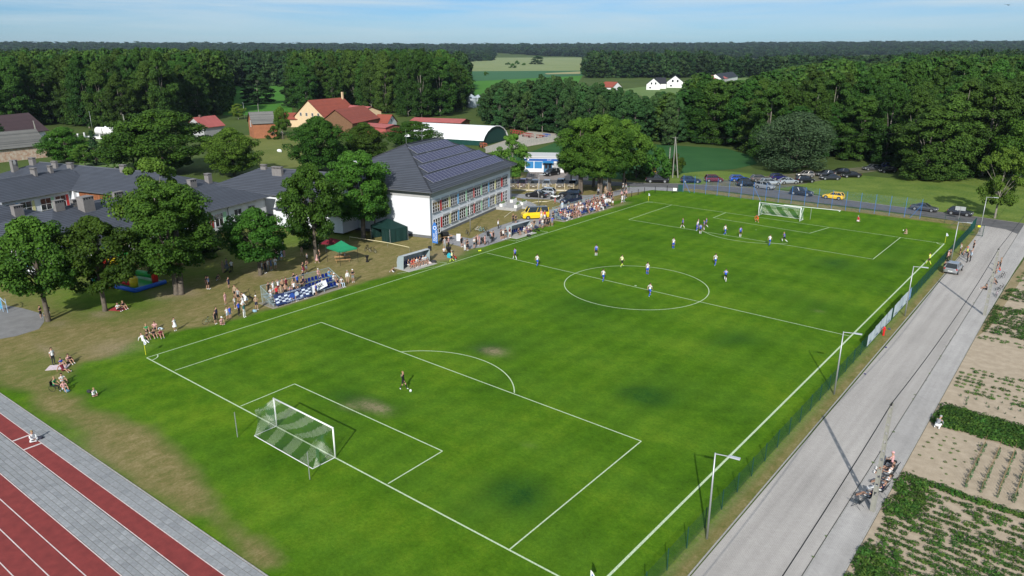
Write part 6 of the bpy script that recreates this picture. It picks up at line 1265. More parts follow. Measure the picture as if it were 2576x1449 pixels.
# climbing frame at the left edge
cf = thing('climbing_frame', 'pale blue metal climbing frame on the schoolyard at the left edge', 'play equipment', G(8, 784)); b = MB()
for x, y in ((-.8, 0), (.1, 0), (.9, .2)): b.tube([(x, y, 0), (x, y, 1.7)], .04, 5)
b.tube([(-.8, 0, 1.7), (.1, 0, 1.7), (.6, .1, 1.4), (.9, .2, 1.2)], .04, 5); b.tube([(-.8, 0, .6), (.1, 0, .6)], .03, 5); b.obj('frame', mat('pale_blue_steel', (.3, .42, .55), .5), cf); b = MB(); b.box(-.8, -.1, -.02, .02, .3, 1.4); b.obj('panel', mat('cyan_panel', (.05, .3, .5), .5), cf)
bi = thing('bird', 'dark bird gliding in the sky at the upper right', 'bird', tuple(CAM_P+(fw+RT*((2537-1288)/F)+UP*((724.5-12)/F))*95)); b = MB(); b.add([(-.75, 0, .1), (0, -.1, 0), (0, .15, 0), (.75, 0, .12), (0, -.35, 0), (0, .4, 0), (.06, 0, -.08)], [(0, 1, 2), (3, 2, 1), (4, 6, 5), (4, 5, 6)]); b.obj('body', m_dark, bi); bi.rotation_euler = (0, 0, .65)
# farmyard odds
for i, (x, y, L_, c_, lab) in enumerate(((1300, 338, 7, (.34, .05, .04), 'red farm implement rack behind the hangar'), (1328, 345, 5, (.30, .06, .05), 'rusty red harrow parked on the yard'), (1360, 350, 3.4, (.28, .08, .05), 'rusty plough left of the blue one'), (1375, 347, 3, (.04, .09, .32), 'blue cultivator parked on the yard'), (1216, 371, 2.4, (.36, .10, .05), 'orange harvester header beside the hangar'))):
    t_ = thing('farm_implement', lab, 'farm machine', G(x, y), radians(-20)); mm_ = mat('farm_paint_%d' % i, c_, .6, .25, 3); b = MB()
    for k in range(5): b.tube([(-L_/2+k*L_/4, -.7, 0), (-L_/2+k*L_/4, -.5, 1.4), (-L_/2+k*L_/4, .6, 1.2), (-L_/2+k*L_/4, .8, .1)], .07, 4)
    for z in (.5, 1.3): b.tube([(-L_/2, -.6, z), (L_/2, -.6, z)], .08, 4); b.tube([(-L_/2, .6, z), (L_/2, .6, z)], .08, 4)
    b.obj('frame', mm_, t_); b = MB(); [b.tube([(s*L_*.4, -.9, .35), (s*L_*.4, -.75, .35)], .35, 10) for s in (-1, 1)]; b.obj('wheel', m_dark, t_)
pw = thing('yard_wall', 'long grey concrete panel wall along the farmyard edge', 'wall'); a = G(1332, 366); c_ = G(1425, 350); m_pw = mat('panel_concrete', (.44, .42, .38), .9, .12, 1.5); Mf = Matrix.Translation(a) @ Matrix.Rotation(atan2(c_.y-a.y, c_.x-a.x), 4, 'Z'); Lw = (c_-a).length; n = int(Lw/2.5)
for i in range(-9, n): x = i*2.5; b = MB(); b.box(x+.05, x+2.45, -.04, .04, 0, 1.9, 0, Mf); b.obj('panel', m_pw, pw)
# ================================================================== garden plots beyond the pavement
m_soil = mat('garden_soil', (.44, .36, .265), .97, .2, 1.2, .6, c2=(.325, .26, .185), detail=10, bscale=9)
xr = 62.42; sheet('garden_soil', [(xr, -40), (110, -40), (110, 118), (64.5, 118), (63.2, 100), (62.75, 85), (62.45, 60)], .004, m_soil)
m_ed = field_mat('dry_verge', (.19, .16, .08), (.32, .25, .15), .4); sheet('dry_verge', [(62.42, 58), (62.6, 58), (63.2, 62), (63.9, 86), (64.6, 118), (63.6, 118), (62.8, 85), (62.45, 58)], .008, m_ed)
m_crop = leaf_mat('crop_leaf', (.026, .075, .012), (.075, .15, .024), .15); m_crop2 = leaf_mat('crop_leaf_pale', (.06, .12, .03), (.13, .21, .05), .15); m_crop3 = leaf_mat('onion_leaf', (.045, .10, .045), (.09, .16, .07), .15)
def plant(n, r, h_, s, m, seed, upright=False):
    r_ = random.Random(seed); b = MB()
    for i in range(n):
        a = r_.random()*6.283; q = r*sqrt(r_.random()); c = Vector((q*cos(a), q*sin(a), h_*(.25+.75*r_.random())*(1-.4*(q/r)**2)))
        if upright: nrm = Vector((cos(a), sin(a), .25))
        else: nrm = Vector((.7*cos(a)*q/r+r_.uniform(-.4, .4), .7*sin(a)*q/r+r_.uniform(-.4, .4), 1))
        nrm.normalize(); u = nrm.cross(Vector((r_.uniform(-1, 1), r_.uniform(-1, 1), .2))).normalized()*s*r_.uniform(.6, 1.2); v = nrm.cross(u)
        b.add([c-u*.5, c+v*.35-nrm*s*.1, c+u*.5, c-v*.35-nrm*s*.1], [(0, 1, 2, 3)])
    me = b.mesh('foliage', m); at = me.attributes.new('lv', 'FLOAT', 'FACE'); at.data.foreach_set('value', [r_.random()*.8+.1 for _ in me.polygons]); return me
PMS = [plant(60, .36, .34, .17, m_crop, k) for k in range(4)]; PMP = [plant(44, .26, .22, .14, m_crop2, 10+k) for k in range(3)]; PMO = [plant(30, .13, .45, .12, m_crop3, 20+k, True) for k in range(3)]
cpl = []      # (x, y, scale, meshes, kind)
rr = random.Random(9)
def row(p, q, step, sc, ms, kind, jit=.08, keep=.92, smin=.6):
    p = Vector(p); q = Vector(q); n = int((q-p).length/step)
    for i in range(n):
        if rr.random() > keep: continue
        c = p.lerp(q, i/max(1, n)); x = c.x+rr.uniform(-jit, jit); y = c.y+rr.uniform(-jit, jit)
        px, py = PJ((x, y, .2))
        if px > 2620 or py > 1500 or px < 1900: continue
        cpl.append((x, y, sc*rr.uniform(smin, 1.15), ms, kind))
# near potato plot: rows run straight away from the road
y = 4.5
while y < 22.9:
    x0 = 62.75+max(0, 12-abs(y-17)*3)*.0+(.3 if y > 15 else 0); row((x0, y+.1, 0), (x0+19, y-.55, 0), .38, 1.1 if y < 13.5 else .88, PMS, 'potato', .05, .93 if y < 13.5 else .82, .55); y += .72
row((62.9, 23.75, 0), (84, 22.9, 0), .30, 1.1, PMS, 'potato', .08, 1.0, .8)
for k in range(4): row((62.75+k*.45, 18.6, 0), (62.75+k*.45, 23.8, 0), .5, 1.0, PMS, 'potato', .1, .9)
for k in range(4): row((62.75+k*.5, 7.5, 0), (62.75+k*.5, 14.6, 0), .5, 1.05, PMS, 'potato', .1, .85)
for k in range(11): x = 66.3+k*.93; row((x, 24.9, 0), (x+.25, 32.6, 0), .42, 1.15, PMO, 'bean', .04, .92)
for k in range(5): row((62.9+k*.7, 25.0, 0), (63.3+k*.7, 32.9, 0), .8, .5, PMP, 'seedling', .2, .6)
for k in range(11): row((62.8+k*.03, 33.9+k*.36, 0), (88, 33.2+k*.36, 0), .38, 1.2, PMS, 'dense', .12, 1.0, .85)
for k in range(4): row((63.6, 39.2+k*.7, 0), (72, 38.9+k*.7, 0), .6, .7, PMO, 'dill', .2, .45)
for k in range(8): row((62.9, 42.0+k*.85, 0), (84, 40.9+k*.85, 0), .55, .85, PMP if k % 3 else PMS, 'beet', .08, .78)
for k in range(2): row((62.8, 58.2-k*.8, 0), (84, 56.5-k*.8, 0), .5, .9, PMP, 'beet', .15, .9)
for k in range(12): row((62.9, 60.0+k*.9, 0), (86, 59.2+k*.9, 0), .6, 1.15, PMS, 'potato', .12, .78)
for k in range(5): row((63.3, 74+k*1.1, 0), (80, 74+k*1.1, 0), .6, 1.3, PMS, 'potato', .2, .85)
for k in range(6): row((63.8, 82+k*1.2, 0), (80, 82+k*1.2, 0), .7, 1.2, PMP, 'beet', .3, .85)
cpl.sort(key=lambda c: DEP((c[0], c[1], 0))/c[2]); print('plants', len(cpl))
LAB = dict(potato=('bushy green potato plant in the crop rows beyond the pavement', 'potato plants in the garden rows'), bean=('slim climbing bean plant tied to a stick in the garden', 'bean plants on sticks'), seedling=('small pale seedling on the bare garden soil', 'seedlings on bare soil'), dense=('leafy plant in the dense dark green garden bed', 'plants of the dense bed'), beet=('pale green leafy beet plant in the garden', 'beet plants'), dill=('feathery dill plant in the middle garden bed', 'dill plants'))
PN = dict(potato='potato_plant', bean='bean_plant', seedling='seedling', dense='bed_plant', beet='beet_plant', dill='dill_plant')
bulk = {}; nI = {}
for x, y, s, ms, kind in cpl:
    nI[kind] = nI.get(kind, 0)+1
    if nI[kind] <= {'potato': 290, 'dense': 60, 'beet': 60}.get(kind, 40):
        o = link(PN[kind], rr.choice(ms), None, (x, y, 0), rr.random()*6.28); o.scale = (s, s, s*rr.uniform(.8, 1.2)); tag(o, LAB[kind][0], 'plant', LAB[kind][1])
    else: bulk.setdefault(id(ms), [ms, []])[1].append((x, y, s))
for ms, L_ in bulk.values():
    me0 = ms[0]; nv = len(me0.vertices); co = np.empty(nv*3); me0.vertices.foreach_get('co', co); co = co.reshape(-1, 3); nq = len(me0.polygons); V = []; 
    for x, y, s in L_:
        a = rr.random()*6.28; R2 = np.array([[cos(a), sin(a), 0], [-sin(a), cos(a), 0], [0, 0, 1]]); V.append((co*s) @ R2+np.array([x, y, 0]))
    V = np.concatenate(V); n = len(V)//4; me = bpy.data.meshes.new('garden_crops'); me.vertices.add(len(V)); me.vertices.foreach_set('co', V.reshape(-1)); me.loops.add(len(V)); me.loops.foreach_set('vertex_index', np.arange(len(V), dtype=np.int32))
    me.polygons.add(n); me.polygons.foreach_set('loop_start', np.arange(0, n*4, 4, dtype=np.int32)); me.polygons.foreach_set('loop_total', np.full(n, 4, dtype=np.int32)); me.update(); me.materials.append(me0.materials[0])
    at = me.attributes.new('lv', 'FLOAT', 'FACE'); at.data.foreach_set('value', np.random.default_rng(2).random(n).astype(np.float32)); stuff(link('garden_crops', me), 'further garden crop plants massed beyond the nearer rows', 'crops')
b = MB()
for k in range(11):
    for j in range(18): x = 66.3+k*.93+j*.014; y = 24.9+j*.42; b.tube([(x, y, 0), (x, y, 1.1)], .007, 3)
stuff(b.obj('bean_sticks', mat('stick_wood', (.25, .17, .1), .9)), 'thin sticks supporting the bean plants', 'sticks')
# ================================================================== vehicles
m_tyre = mat('tyre_rubber', (.018, .018, .019), .85); m_rim = mat('alloy_rim', (.48, .49, .50), .3, metal=.7); m_cglass = mat('car_glass', (.012, .015, .018), .06, spec=.9)
m_hl = mat('headlight', (.62, .64, .66), .1, spec=.8); m_tl = mat('tail_light', (.35, .01, .01), .2); m_trim = mat('black_plastic', (.018, .018, .02), .6); m_plate = mat('number_plate', (.70, .70, .68), .5)
m_body0 = mat('car_paint', (.1, .1, .1), .25, spec=.7)
def paint(nm, c, metal=.3): m = mat('paint_'+nm, c, .28, metal=metal, spec=.6); m.node_tree.nodes['Principled BSDF'].inputs['Coat Weight'].default_value = .6; return m
PA = dict(black=paint('black', (.008, .008, .010)), navy=paint('navy', (.010, .016, .045)), red=paint('dark_red', (.14, .012, .02)), blue=paint('blue', (.02, .09, .42)), taupe=paint('taupe', (.16, .145, .14), .5), silver=paint('silver', (.42, .44, .46), .6), lsilver=paint('light_silver', (.46, .50, .53), .5),
          dblue=paint('dark_blue', (.012, .012, .10)), yellow=paint('yellow', (.78, .50, .02), .1), grey=paint('grey', (.10, .105, .115), .5), dgrey=paint('dark_grey', (.035, .038, .048), .4), purple=paint('purple', (.05, .02, .07)), beige=paint('beige_silver', (.34, .32, .29), .5), vanyellow=paint('van_yellow', (.82, .56, .01), .1))
# side profiles: length, width, height, bonnet z, roof front/rear x, screen base x, rear base x (from the rear end, fractions)
KINDS_ = dict(hatch=(4.1, 1.74, 1.48, .92, .40, .86, .70, .04, .14), estate=(4.6, 1.78, 1.47, .93, .42, .86, .70, .03, .12), sedan=(4.6, 1.80, 1.43, .92, .36, .60, .70, .14, .34), suv=(4.6, 1.86, 1.68, 1.05, .40, .86, .72, .03, .11), mpv=(4.2, 1.78, 1.62, 1.0, .42, .86, .78, .03, .10), van=(4.9, 1.95, 2.12, 1.22, .45, .90, .85, .02, .04), pickup=(5.3, 1.90, 1.80, 1.12, .40, .62, .72, .30, .36))
def car(kind, pnt, label, cat, loc, rz, group=None):
    L_, W_c, H, zb, *_r = KINDS_[kind]; rear_b, rear_t = KINDS_[kind][7], KINDS_[kind][8]; scr = KINDS_[kind][6]; scr_t = scr-.17 if kind != 'van' else scr-.10
    t_ = thing('parked_'+{'van': 'van', 'pickup': 'pickup'}.get(kind, 'car'), label, cat, loc, rz, group); P_ = PA[pnt]; X = lambda f: (f-.5)*L_; hw = W_c/2; zs = .22; wr_ = .33 if kind not in ('suv', 'pickup') else .38
    # lower body: loft of sections along x
    secs = [(X(0)+.02, .42, .80*hw, .62*zb+.2), (X(.02), .26, .95*hw, zb*.93), (X(.10), zs, hw, zb), (X(.5), zs, hw, zb), (X(scr), zs, hw, zb-.01), (X(.88), zs, .98*hw, zb-.12), (X(.97), .26, .90*hw, zb-.24), (X(1)-.01, .40, .76*hw, zb-.36)]
    if kind == 'van': secs = [(X(0)+.02, .35, .9*hw, zb), (X(.02), .26, .97*hw, zb), (X(.10), zs, hw, zb), (X(.5), zs, hw, zb), (X(scr), zs, hw, zb), (X(.93), zs, .98*hw, zb-.10), (X(.985), .26, .92*hw, zb-.2), (X(1), .36, .84*hw, zb-.42)]
    b = MB(); vs = []; 
    for x, z0, w_, z1 in secs: zm = z0+(z1-z0)*.55; vs += [(x, -w_*.92, z0), (x, -w_, zm), (x, -w_*.95, z1-.05), (x, -w_*.84, z1), (x, w_*.84, z1), (x, w_*.95, z1-.05), (x, w_, zm), (x, w_*.92, z0)]
    n = len(secs); fs = [(i*8+j, i*8+(j+1) % 8, (i+1)*8+(j+1) % 8, (i+1)*8+j) for i in range(n-1) for j in range(8)]+[tuple(range(8))[::-1], tuple(range((n-1)*8, n*8))]; b.add(vs, fs)
    b.obj('body', P_, t_)
    # greenhouse: glass volume, roof skin and pillars
    z0 = zb-.02; zr = H; wt = hw*.74; wb = hw*.90
    bx = [(X(rear_b), wb*.96), (X(scr), wb*.96)]; tx_ = [(X(rear_t)+.06, wt), (X(scr_t), wt)]
    g = MB(); g.add([(bx[0][0], -bx[0][1], z0), (bx[1][0], -bx[1][1], z0), (bx[1][0], bx[1][1], z0), (bx[0][0], bx[0][1], z0), (tx_[0][0], -wt, zr-.05), (tx_[1][0], -wt, zr-.05), (tx_[1][0], wt, zr-.05), (tx_[0][0], wt, zr-.05)], [(0, 1, 5, 4), (1, 2, 6, 5), (2, 3, 7, 6), (3, 0, 4, 7)]); g.obj('window', m_cglass, t_)
    r = MB(); r.add([(tx_[0][0]-.03, -wt-.02, zr-.06), (tx_[1][0]+.03, -wt-.02, zr-.07), (tx_[1][0]+.03, wt+.02, zr-.07), (tx_[0][0]-.03, wt+.02, zr-.06), (tx_[0][0]+.10, -wt*.8, zr), (tx_[1][0]-.2, -wt*.8, zr), (tx_[1][0]-.2, wt*.8, zr), (tx_[0][0]+.10, wt*.8, zr)], [(0, 1, 5, 4), (1, 2, 6, 5), (2, 3, 7, 6), (3, 0, 4, 7), (4, 5, 6, 7)])
    r.obj('roof', P_ if label.find('black-roofed') < 0 else PA['black'], t_)
    p = MB()
    for s in (-1, 1):
        for f0, f1 in ((0, 0), (1, 1)):
            a = (bx[f0][0], s*bx[f0][1]*1.01, z0); c = (tx_[f0][0], s*wt*1.01, zr-.05); p.tube([a, c], .055, 4)
        for fr_ in ((.36, .5) if kind not in ('pickup',) else (.5,)):
            xb = bx[0][0]+(bx[1][0]-bx[0][0])*fr_*1.15; xt = tx_[0][0]+(tx_[1][0]-tx_[0][0])*fr_*1.05; p.tube([(xb, s*wb*.97, z0), (xt, s*wt*1.01, zr-.05)], .035, 4)
        p.tube([(bx[0][0], s*wb*.97, z0+.01), (bx[1][0], s*wb*.97, z0+.01)], .03, 4)
    p.obj('pillar', P_, t_)
    for s in (-1, 1):
        for fx_ in (.19, .81):
            w_ = MB(); x = X(fx_); w_.tube([(x, s*(hw-.20), wr_), (x, s*(hw+.015), wr_)], wr_, 16); wo = w_.obj('wheel', m_tyre, t_, False); q = MB(); q.tube([(x, s*(hw+.012), wr_), (x, s*(hw+.03), wr_)], wr_*.64, 10); q.obj('rim', m_rim, wo)
            a = MB(); a.add([(x+(wr_+.07)*cos(t), s*(hw+.003), max(.2, wr_+(wr_+.07)*sin(t))) for t in np.linspace(-.35, pi+.35, 12)], [tuple(range(12))]); a.obj('wheel_arch', m_trim, t_)
        h = MB(); h.ball((X(.965), s*hw*.66, zb-.30), (.10, .19, .09), 0, 8, 5); h.obj('headlight', m_hl, t_); h = MB(); h.ball((X(.018), s*hw*.80, zb*.82), (.06, .13, .13), 0, 8, 5); h.obj('tail_light', m_tl, t_)
        h = MB(); h.ball((X(scr)-.30, s*(hw+.07), zb+.06), (.10, .10, .08), 0, 6, 4); h.obj('wing_mirror', P_, t_)
    for x0, s in ((X(1)-.005, 1), (X(0)+.015, -1)): q = MB(); q.box(min(x0, x0+s*.02), max(x0, x0+s*.02), -.26, .26, .44, .55); q.obj('number_plate', m_plate, t_)
    q = MB(); q.box(X(1)-.06, X(1)+.005, -hw*.55, hw*.55, .56, .68); q.box(X(.985), X(1)+.004, -hw*.7, hw*.7, .26, .40); q.obj('grille', m_trim, t_)
    if kind == 'pickup': q = MB(); q.box(X(.03), X(.28), -hw*.8, hw*.8, zb+.001, zb+.012); q.obj('load_cover', m_trim, t_)
    q = MB(); q.box(X(.06), X(.94), -hw*.8, hw*.8, .16, .24); q.obj('underbody', m_trim, t_); return t_
def pcar(kind, pnt, x, y, deg, label, group=None): return car(kind, pnt, label, {'van': 'van', 'pickup': 'pickup truck'}.get(kind, 'car'), (G(x, y).x, G(x, y).y, .02), radians(deg), group)
RG_ = 'cars parked along the far road'
for a in [('pickup', 'black', 1653, 459, 33, 'black double-cab pickup parked on the verge behind the road sign'), ('estate', 'navy', 1737, 459.5, 36, 'navy estate car right of the black pickup'), ('mpv', 'red', 1795, 457, 38, 'dark red minivan on the far road verge'), ('estate', 'blue', 1860, 456, 38, 'bright blue estate car parked on the verge'),
          ('suv', 'black', 1879, 468, 33, 'black off-roader in front of the bright blue estate'), ('estate', 'taupe', 1913, 455.5, 40, 'grey-brown estate between the blue cars'), ('mpv', 'silver', 1924, 475, -8, 'silver people carrier pointing towards the pitch fence'), ('estate', 'lsilver', 1938, 465, 40, 'light silver estate behind the silver people carrier'),
          ('hatch', 'dblue', 1959, 452, 44, 'deep blue hatchback behind the silver cars'), ('sedan', 'lsilver', 1982, 462, 48, 'pale silver saloon at the bend of the dirt track'), ('hatch', 'beige', 2025, 445, 218, 'beige silver hatchback at the edge of the woods'), ('mpv', 'black', 2024, 459, 48, 'black people carrier on the meadow edge'), ('hatch', 'dgrey', 2074, 443, 222, 'dark grey hatchback half in tree shade'),
          ('estate', 'black', 2111, 438, 222, 'black estate car under the first big trees'), ('sedan', 'dgrey', 2087, 452, 218, 'dark saloon on the dirt track nearest the meadow'), ('sedan', 'black', 2140, 446, 222, 'black saloon farthest right before the tree shade'), ('estate', 'grey', 2193, 428, 222, 'grey car deep in the shade of the woods'), ('hatch', 'dblue', 2227, 424, 222, 'dark blue car in deep tree shade'), ('hatch', 'black', 2232, 434, 222, 'black car nosing out of the tree shade'),
          ('suv', 'dgrey', 2016, 491, 0, 'near-black off-roader parked on the asphalt edge'), ('hatch', 'yellow', 2096, 500.5, 180, 'bright yellow small hatchback on the asphalt road'), ('sedan', 'grey', 2324, 530, -3, 'metallic grey saloon on the right part of the road'), ('hatch', 'dgrey', 2414, 541, -3, 'dark grey hatchback behind the double road sign')]: pcar(*a, RG_)
pcar('hatch', 'silver', 2397, 683, 88, 'silver hatchback parked on the service road by the green fence, seen from behind')
for a in [('sedan', 'black', 1350, 496, 200, 'long black saloon on the school forecourt'), ('estate', 'lsilver', 1371, 489, 200, 'silver estate hidden behind the long black saloon'), ('suv', 'black', 1434, 496, 200, 'big black estate with a roof box behind the quad bike'), ('suv', 'navy', 1436, 511, 256, 'black off-roader facing the crowded stand'), ('suv', 'black', 1387, 441, 262, 'black car parked in front of the shop')]: pcar(*a, 'cars parked on the school forecourt')
pcar('van', 'vanyellow', 1346, 549, 232, 'yellow black-roofed van with its tailgate open beside the far dugout')
for i, (x, p_) in enumerate(((1288, 'grey'), (1314, 'purple'), (1345, 'dgrey'), (1375, 'silver'), (1410, 'grey'), (1440, 'dgrey'))): pcar(('hatch', 'suv', 'estate', 'estate', 'suv', 'hatch')[i], p_, x, 470, 300, ['grey car half hidden by the school corner behind the timber fence', 'purple off-roader behind the timber fence', 'dark car second from the left in the nose-on row behind the fence', 'silver car in the nose-on row behind the fence', 'grey off-roader in the nose-on row behind the fence', 'dark car at the right end of the nose-on row behind the fence'][i], 'cars nose-on behind the timber fence')
# quad bike
qb = thing('quad_bike', 'white and black quad bike parked before the big black estate', 'quad bike', G(1397, 501), radians(200)); b = MB(); b.box(-.7, .7, -.25, .25, .45, .7); b.box(-.85, -.2, -.45, .45, .68, .78); b.box(.35, .9, -.4, .4, .66, .76); b.obj('body', m_wp, qb); b = MB(); b.box(-.5, .2, -.15, .15, .74, .92); b.obj('seat', m_trim, qb)
b = MB(); b.tube([(.35, 0, .7), (.2, 0, 1.15)], .03, 4); b.tube([(.2, -.4, 1.15), (.2, .4, 1.15)], .025, 4); b.obj('handlebar', m_dark, qb)
for x in (-.6, .65):
    for y in (-.5, .5): b = MB(); b.tube([(x, y-.12, .3), (x, y+.12, .3)], .3, 12); b.obj('wheel', m_tyre, qb)
# bicycles
def bike(x, y, rz, lab, m, lean=0.12, loc=None, s=1.0):
    p = loc or G(x, y); t_ = thing('bicycle', lab, 'bicycle', (p[0], p[1], 0)); t_.rotation_euler = (lean, 0, radians(rz)); t_.scale = (s, s, s)
    for wx in (-.52, .52):
        b = MB(); n = 18; pts = [(wx+.33*cos(2*pi*k/n), 0, .34+.33*sin(2*pi*k/n)) for k in range(n+1)]; b.tube(pts, .022, 5); w_ = b.obj('wheel', m_tyre, t_); b = MB()
        for k in range(8): a = k*pi/8; b.tube([(wx+.31*cos(a), 0, .34+.31*sin(a)), (wx-.31*cos(a), 0, .34-.31*sin(a))], .003, 3)
        b.obj('spokes', m_galv, w_)
    b = MB()
    for q in (((-.52, 0, .34), (-.08, 0, .30), (.32, 0, .78), (-.18, 0, .80), (-.08, 0, .30)), ((-.52, 0, .34), (-.18, 0, .80)), ((.52, 0, .34), (.36, 0, .92))): b.tube(q, .022, 5)
    b.obj('frame', m, t_); b = MB(); b.tube([(.36, -.28, .98), (.34, 0, .95), (.36, .28, .98)], .016, 4); b.obj('handlebar', m_dark, t_); b = MB(); b.ball((-.2, 0, .88), (.13, .07, .04), 0, 8, 4); b.tube([(-.18, 0, .8), (-.2, 0, .88)], .015, 4); b.obj('saddle', m_dark, t_); return t_
bike(1175, 591, 150, 'black mountain bike left of the lamp pole by the school', m_dark); bike(1204, 582, 25, 'pale bicycle behind the turquoise one', m_frame); bike(1212, 585, 15, 'turquoise bicycle with white baskets before the school', mat('bike_teal', (.15, .42, .42), .4)); bike(1222, 584, -10, 'dark-framed bicycle at the right of the school bicycles', MATS['paint_dark_grey'] if 'paint_dark_grey' in MATS else m_dark)
bike(922, 630, 120, 'black bicycle leaning on a tree behind the green gazebo', m_dark); bike(938, 636, 5, 'dark bicycle lying against the others right of the gazebo tree', m_dark); bike(1340, 445, 20, 'dark bicycle standing left of the shop forecourt', m_dark); bike(1350, 444, 10, 'black bicycle right in the pair left of the shop forecourt', m_dark); bike(529, 814, 80, 'grey-green bicycle standing left of the boys by the near stand', mat('bike_sage', (.12, .18, .13), .5))
bike(2504, 746, 100, 'white and pink child bicycle on the pavement, nearest to the pole', mat('bike_pink', (.62, .50, .55), .4), .2, s=.85); bike(2512, 731, 60, 'dark bicycle lying beside the white and pink one', m_dark, .3, s=.9); bike(2518, 702, 70, 'black bicycle held by the child in red', m_dark, .1); bike(2434, 646, 60, 'black bicycle of the cyclist in neon yellow', m_dark, .05)
def scooter(x, y, rz, lab):
    t_ = thing('kick_scooter', lab, 'scooter', G(x, y), radians(rz)); b = MB(); b.box(-.4, .35, -.08, .08, .12, .16); b.obj('deck', m_dark, t_); b = MB(); b.tube([(.42, 0, .1), (.32, 0, 1.1)], .025, 5); b.tube([(.32, -.25, 1.1), (.32, .25, 1.1)], .02, 4); b.obj('handlebar', m_dark, t_)
    for wx in (-.45, .45): b = MB(); b.tube([(wx, -.03, .1), (wx, .03, .1)], .1, 10); b.obj('wheel', m_tyre, t_)
scooter(622, 748, 20, 'black e-scooter standing left of the near stand railing'); scooter(637, 752, 30, 'black e-scooter right of the other one by the near stand')
def deckchair(x, y, rz, lab):
    t_ = thing('folding_chair', lab, 'folding chair', G(x, y), radians(rz), 'dark folding chairs on the pavement'); mf = mat('chair_frame', (.03, .035, .04), .5)
    b = MB(); b.add([(.25, -.24, .46), (.25, .24, .46), (-.22, .24, .42), (-.22, -.24, .42), (-.42, -.24, 1.05), (-.42, .24, 1.05)], [(0, 1, 2, 3), (3, 2, 5, 4)]); b.obj('seat_cloth', mat('chair_cloth', (.05, .065, .075), .8), t_)
    for s in (-1, 1):
        b = MB(); b.tube([(.34, s*.26, 0), (-.25, s*.26, .62)], .016, 4); b.tube([(-.38, s*.26, 0), (.26, s*.26, .62)], .016, 4); b.tube([(-.22, s*.26, .42), (-.44, s*.26, 1.08)], .016, 4); b.tube([(.30, s*.26, .64), (-.32, s*.26, .66)], .018, 4); b.obj('side_frame', mf, t_)
    b = MB(); b.tube([(-.38, -.26, .02), (-.38, .26, .02)], .016, 4); b.tube([(.34, -.26, .02), (.34, .26, .02)], .016, 4); b.obj('stretcher', mf, t_)
CH = [(2156, 1276, 'empty dark folding chair nearest the camera on the pavement'), (2181, 1262, 'folding chair under the second sitter from the near end'), (2212, 1246, 'folding chair of the navy-backed sitter behind the pole'), (2222, 1226, 'folding chair of the sitter in the white vest'), (2232, 1206, 'folding chair of the sitter with the dark cap'), (2240, 1192, 'folding chair farthest along, beside the coral-capped woman')]
for x, y, l in CH: deckchair(x, y, 170, l)
ch = thing('metal_chair', 'pale metal chair beside the leaning lawn tree', 'chair', G(118, 802), radians(60)); b = MB()
for x in (-.22, .22):
    for y in (-.22, .22): b.tube([(x, y, 0), (x, y, .45 if y > 0 else .85)], .02, 4)
b.tube([(-.22, -.22, .85), (.22, -.22, .85)], .02, 4); b.obj('leg', m_galv, ch); b = MB(); b.box(-.23, .23, -.23, .23, .43, .46); b.obj('seat', m_wd, ch)
wc = thing('wheelchair', 'black wheelchair on the dry grass with someone in green', 'wheelchair', G(139.5, 981), radians(40))
for s in (-1, 1):
    b = MB(); n = 16; b.tube([(.3*cos(2*pi*k/n)-.05, s*.3, .3+.3*sin(2*pi*k/n)) for k in range(n+1)], .02, 5); b.obj('wheel', m_tyre, wc)
b = MB(); b.box(-.22, .25, -.24, .24, .44, .48); b.box(-.26, -.2, -.24, .24, .46, .9); b.obj('seat', m_dark, wc)
def pram(x, y, rz, lab, c):
    t_ = thing('pram', lab, 'pram', G(x, y), radians(rz)); b = MB()
    for a in (((-.35, 0, .1), (.45, 0, .95)), ((.3, 0, .1), (-.2, 0, .6))): [b.tube([(p[0], s*.22, p[2]) for p in a], .016, 4) for s in (-1, 1)]
    b.obj('frame', m_dark, t_); b = MB(); b.ball((-.1, 0, .68), (.42, .22, .2), 0, 10, 6); b.ball((-.3, 0, .85), (.22, .22, .22), 0, 8, 6); b.obj('carrycot', mat('pram_'+lab.split()[0], c, .7), t_)
    for wx in (-.35, .3):
        for s in (-1, 1): b = MB(); b.tube([(wx, s*.24-.02, .12), (wx, s*.24+.02, .12)], .12, 10); b.obj('wheel', m_tyre, t_)
pram(1351, 582, 60, 'navy pram beside the far dugout', (.02, .025, .06)); pram(1216.5, 614, 20, 'black pram left of the raised loudspeaker on the path', (.02, .02, .02)); pram(574, 685, 40, 'grey pram in the shade left of the queue', (.12, .13, .14))
bl = MB(); bl.box(-.9, .9, -.6, .6, .012, .03); tag(bl.obj('blanket', mat('red_blanket', (.35, .04, .05), .9, .2, 4), None, loc=G(298, 778), rz=.5), 'red blanket in the tree shade with two sitters', 'blanket'); bl = MB(); bl.box(-.9, .9, -.6, .6, .012, .03); tag(bl.obj('blanket', mat('white_blanket', (.6, .5, .52), .9, .2, 4), None, loc=G(146, 924), rz=.9), 'pink and white blanket under the reclining spectators on the left bank', 'blanket')
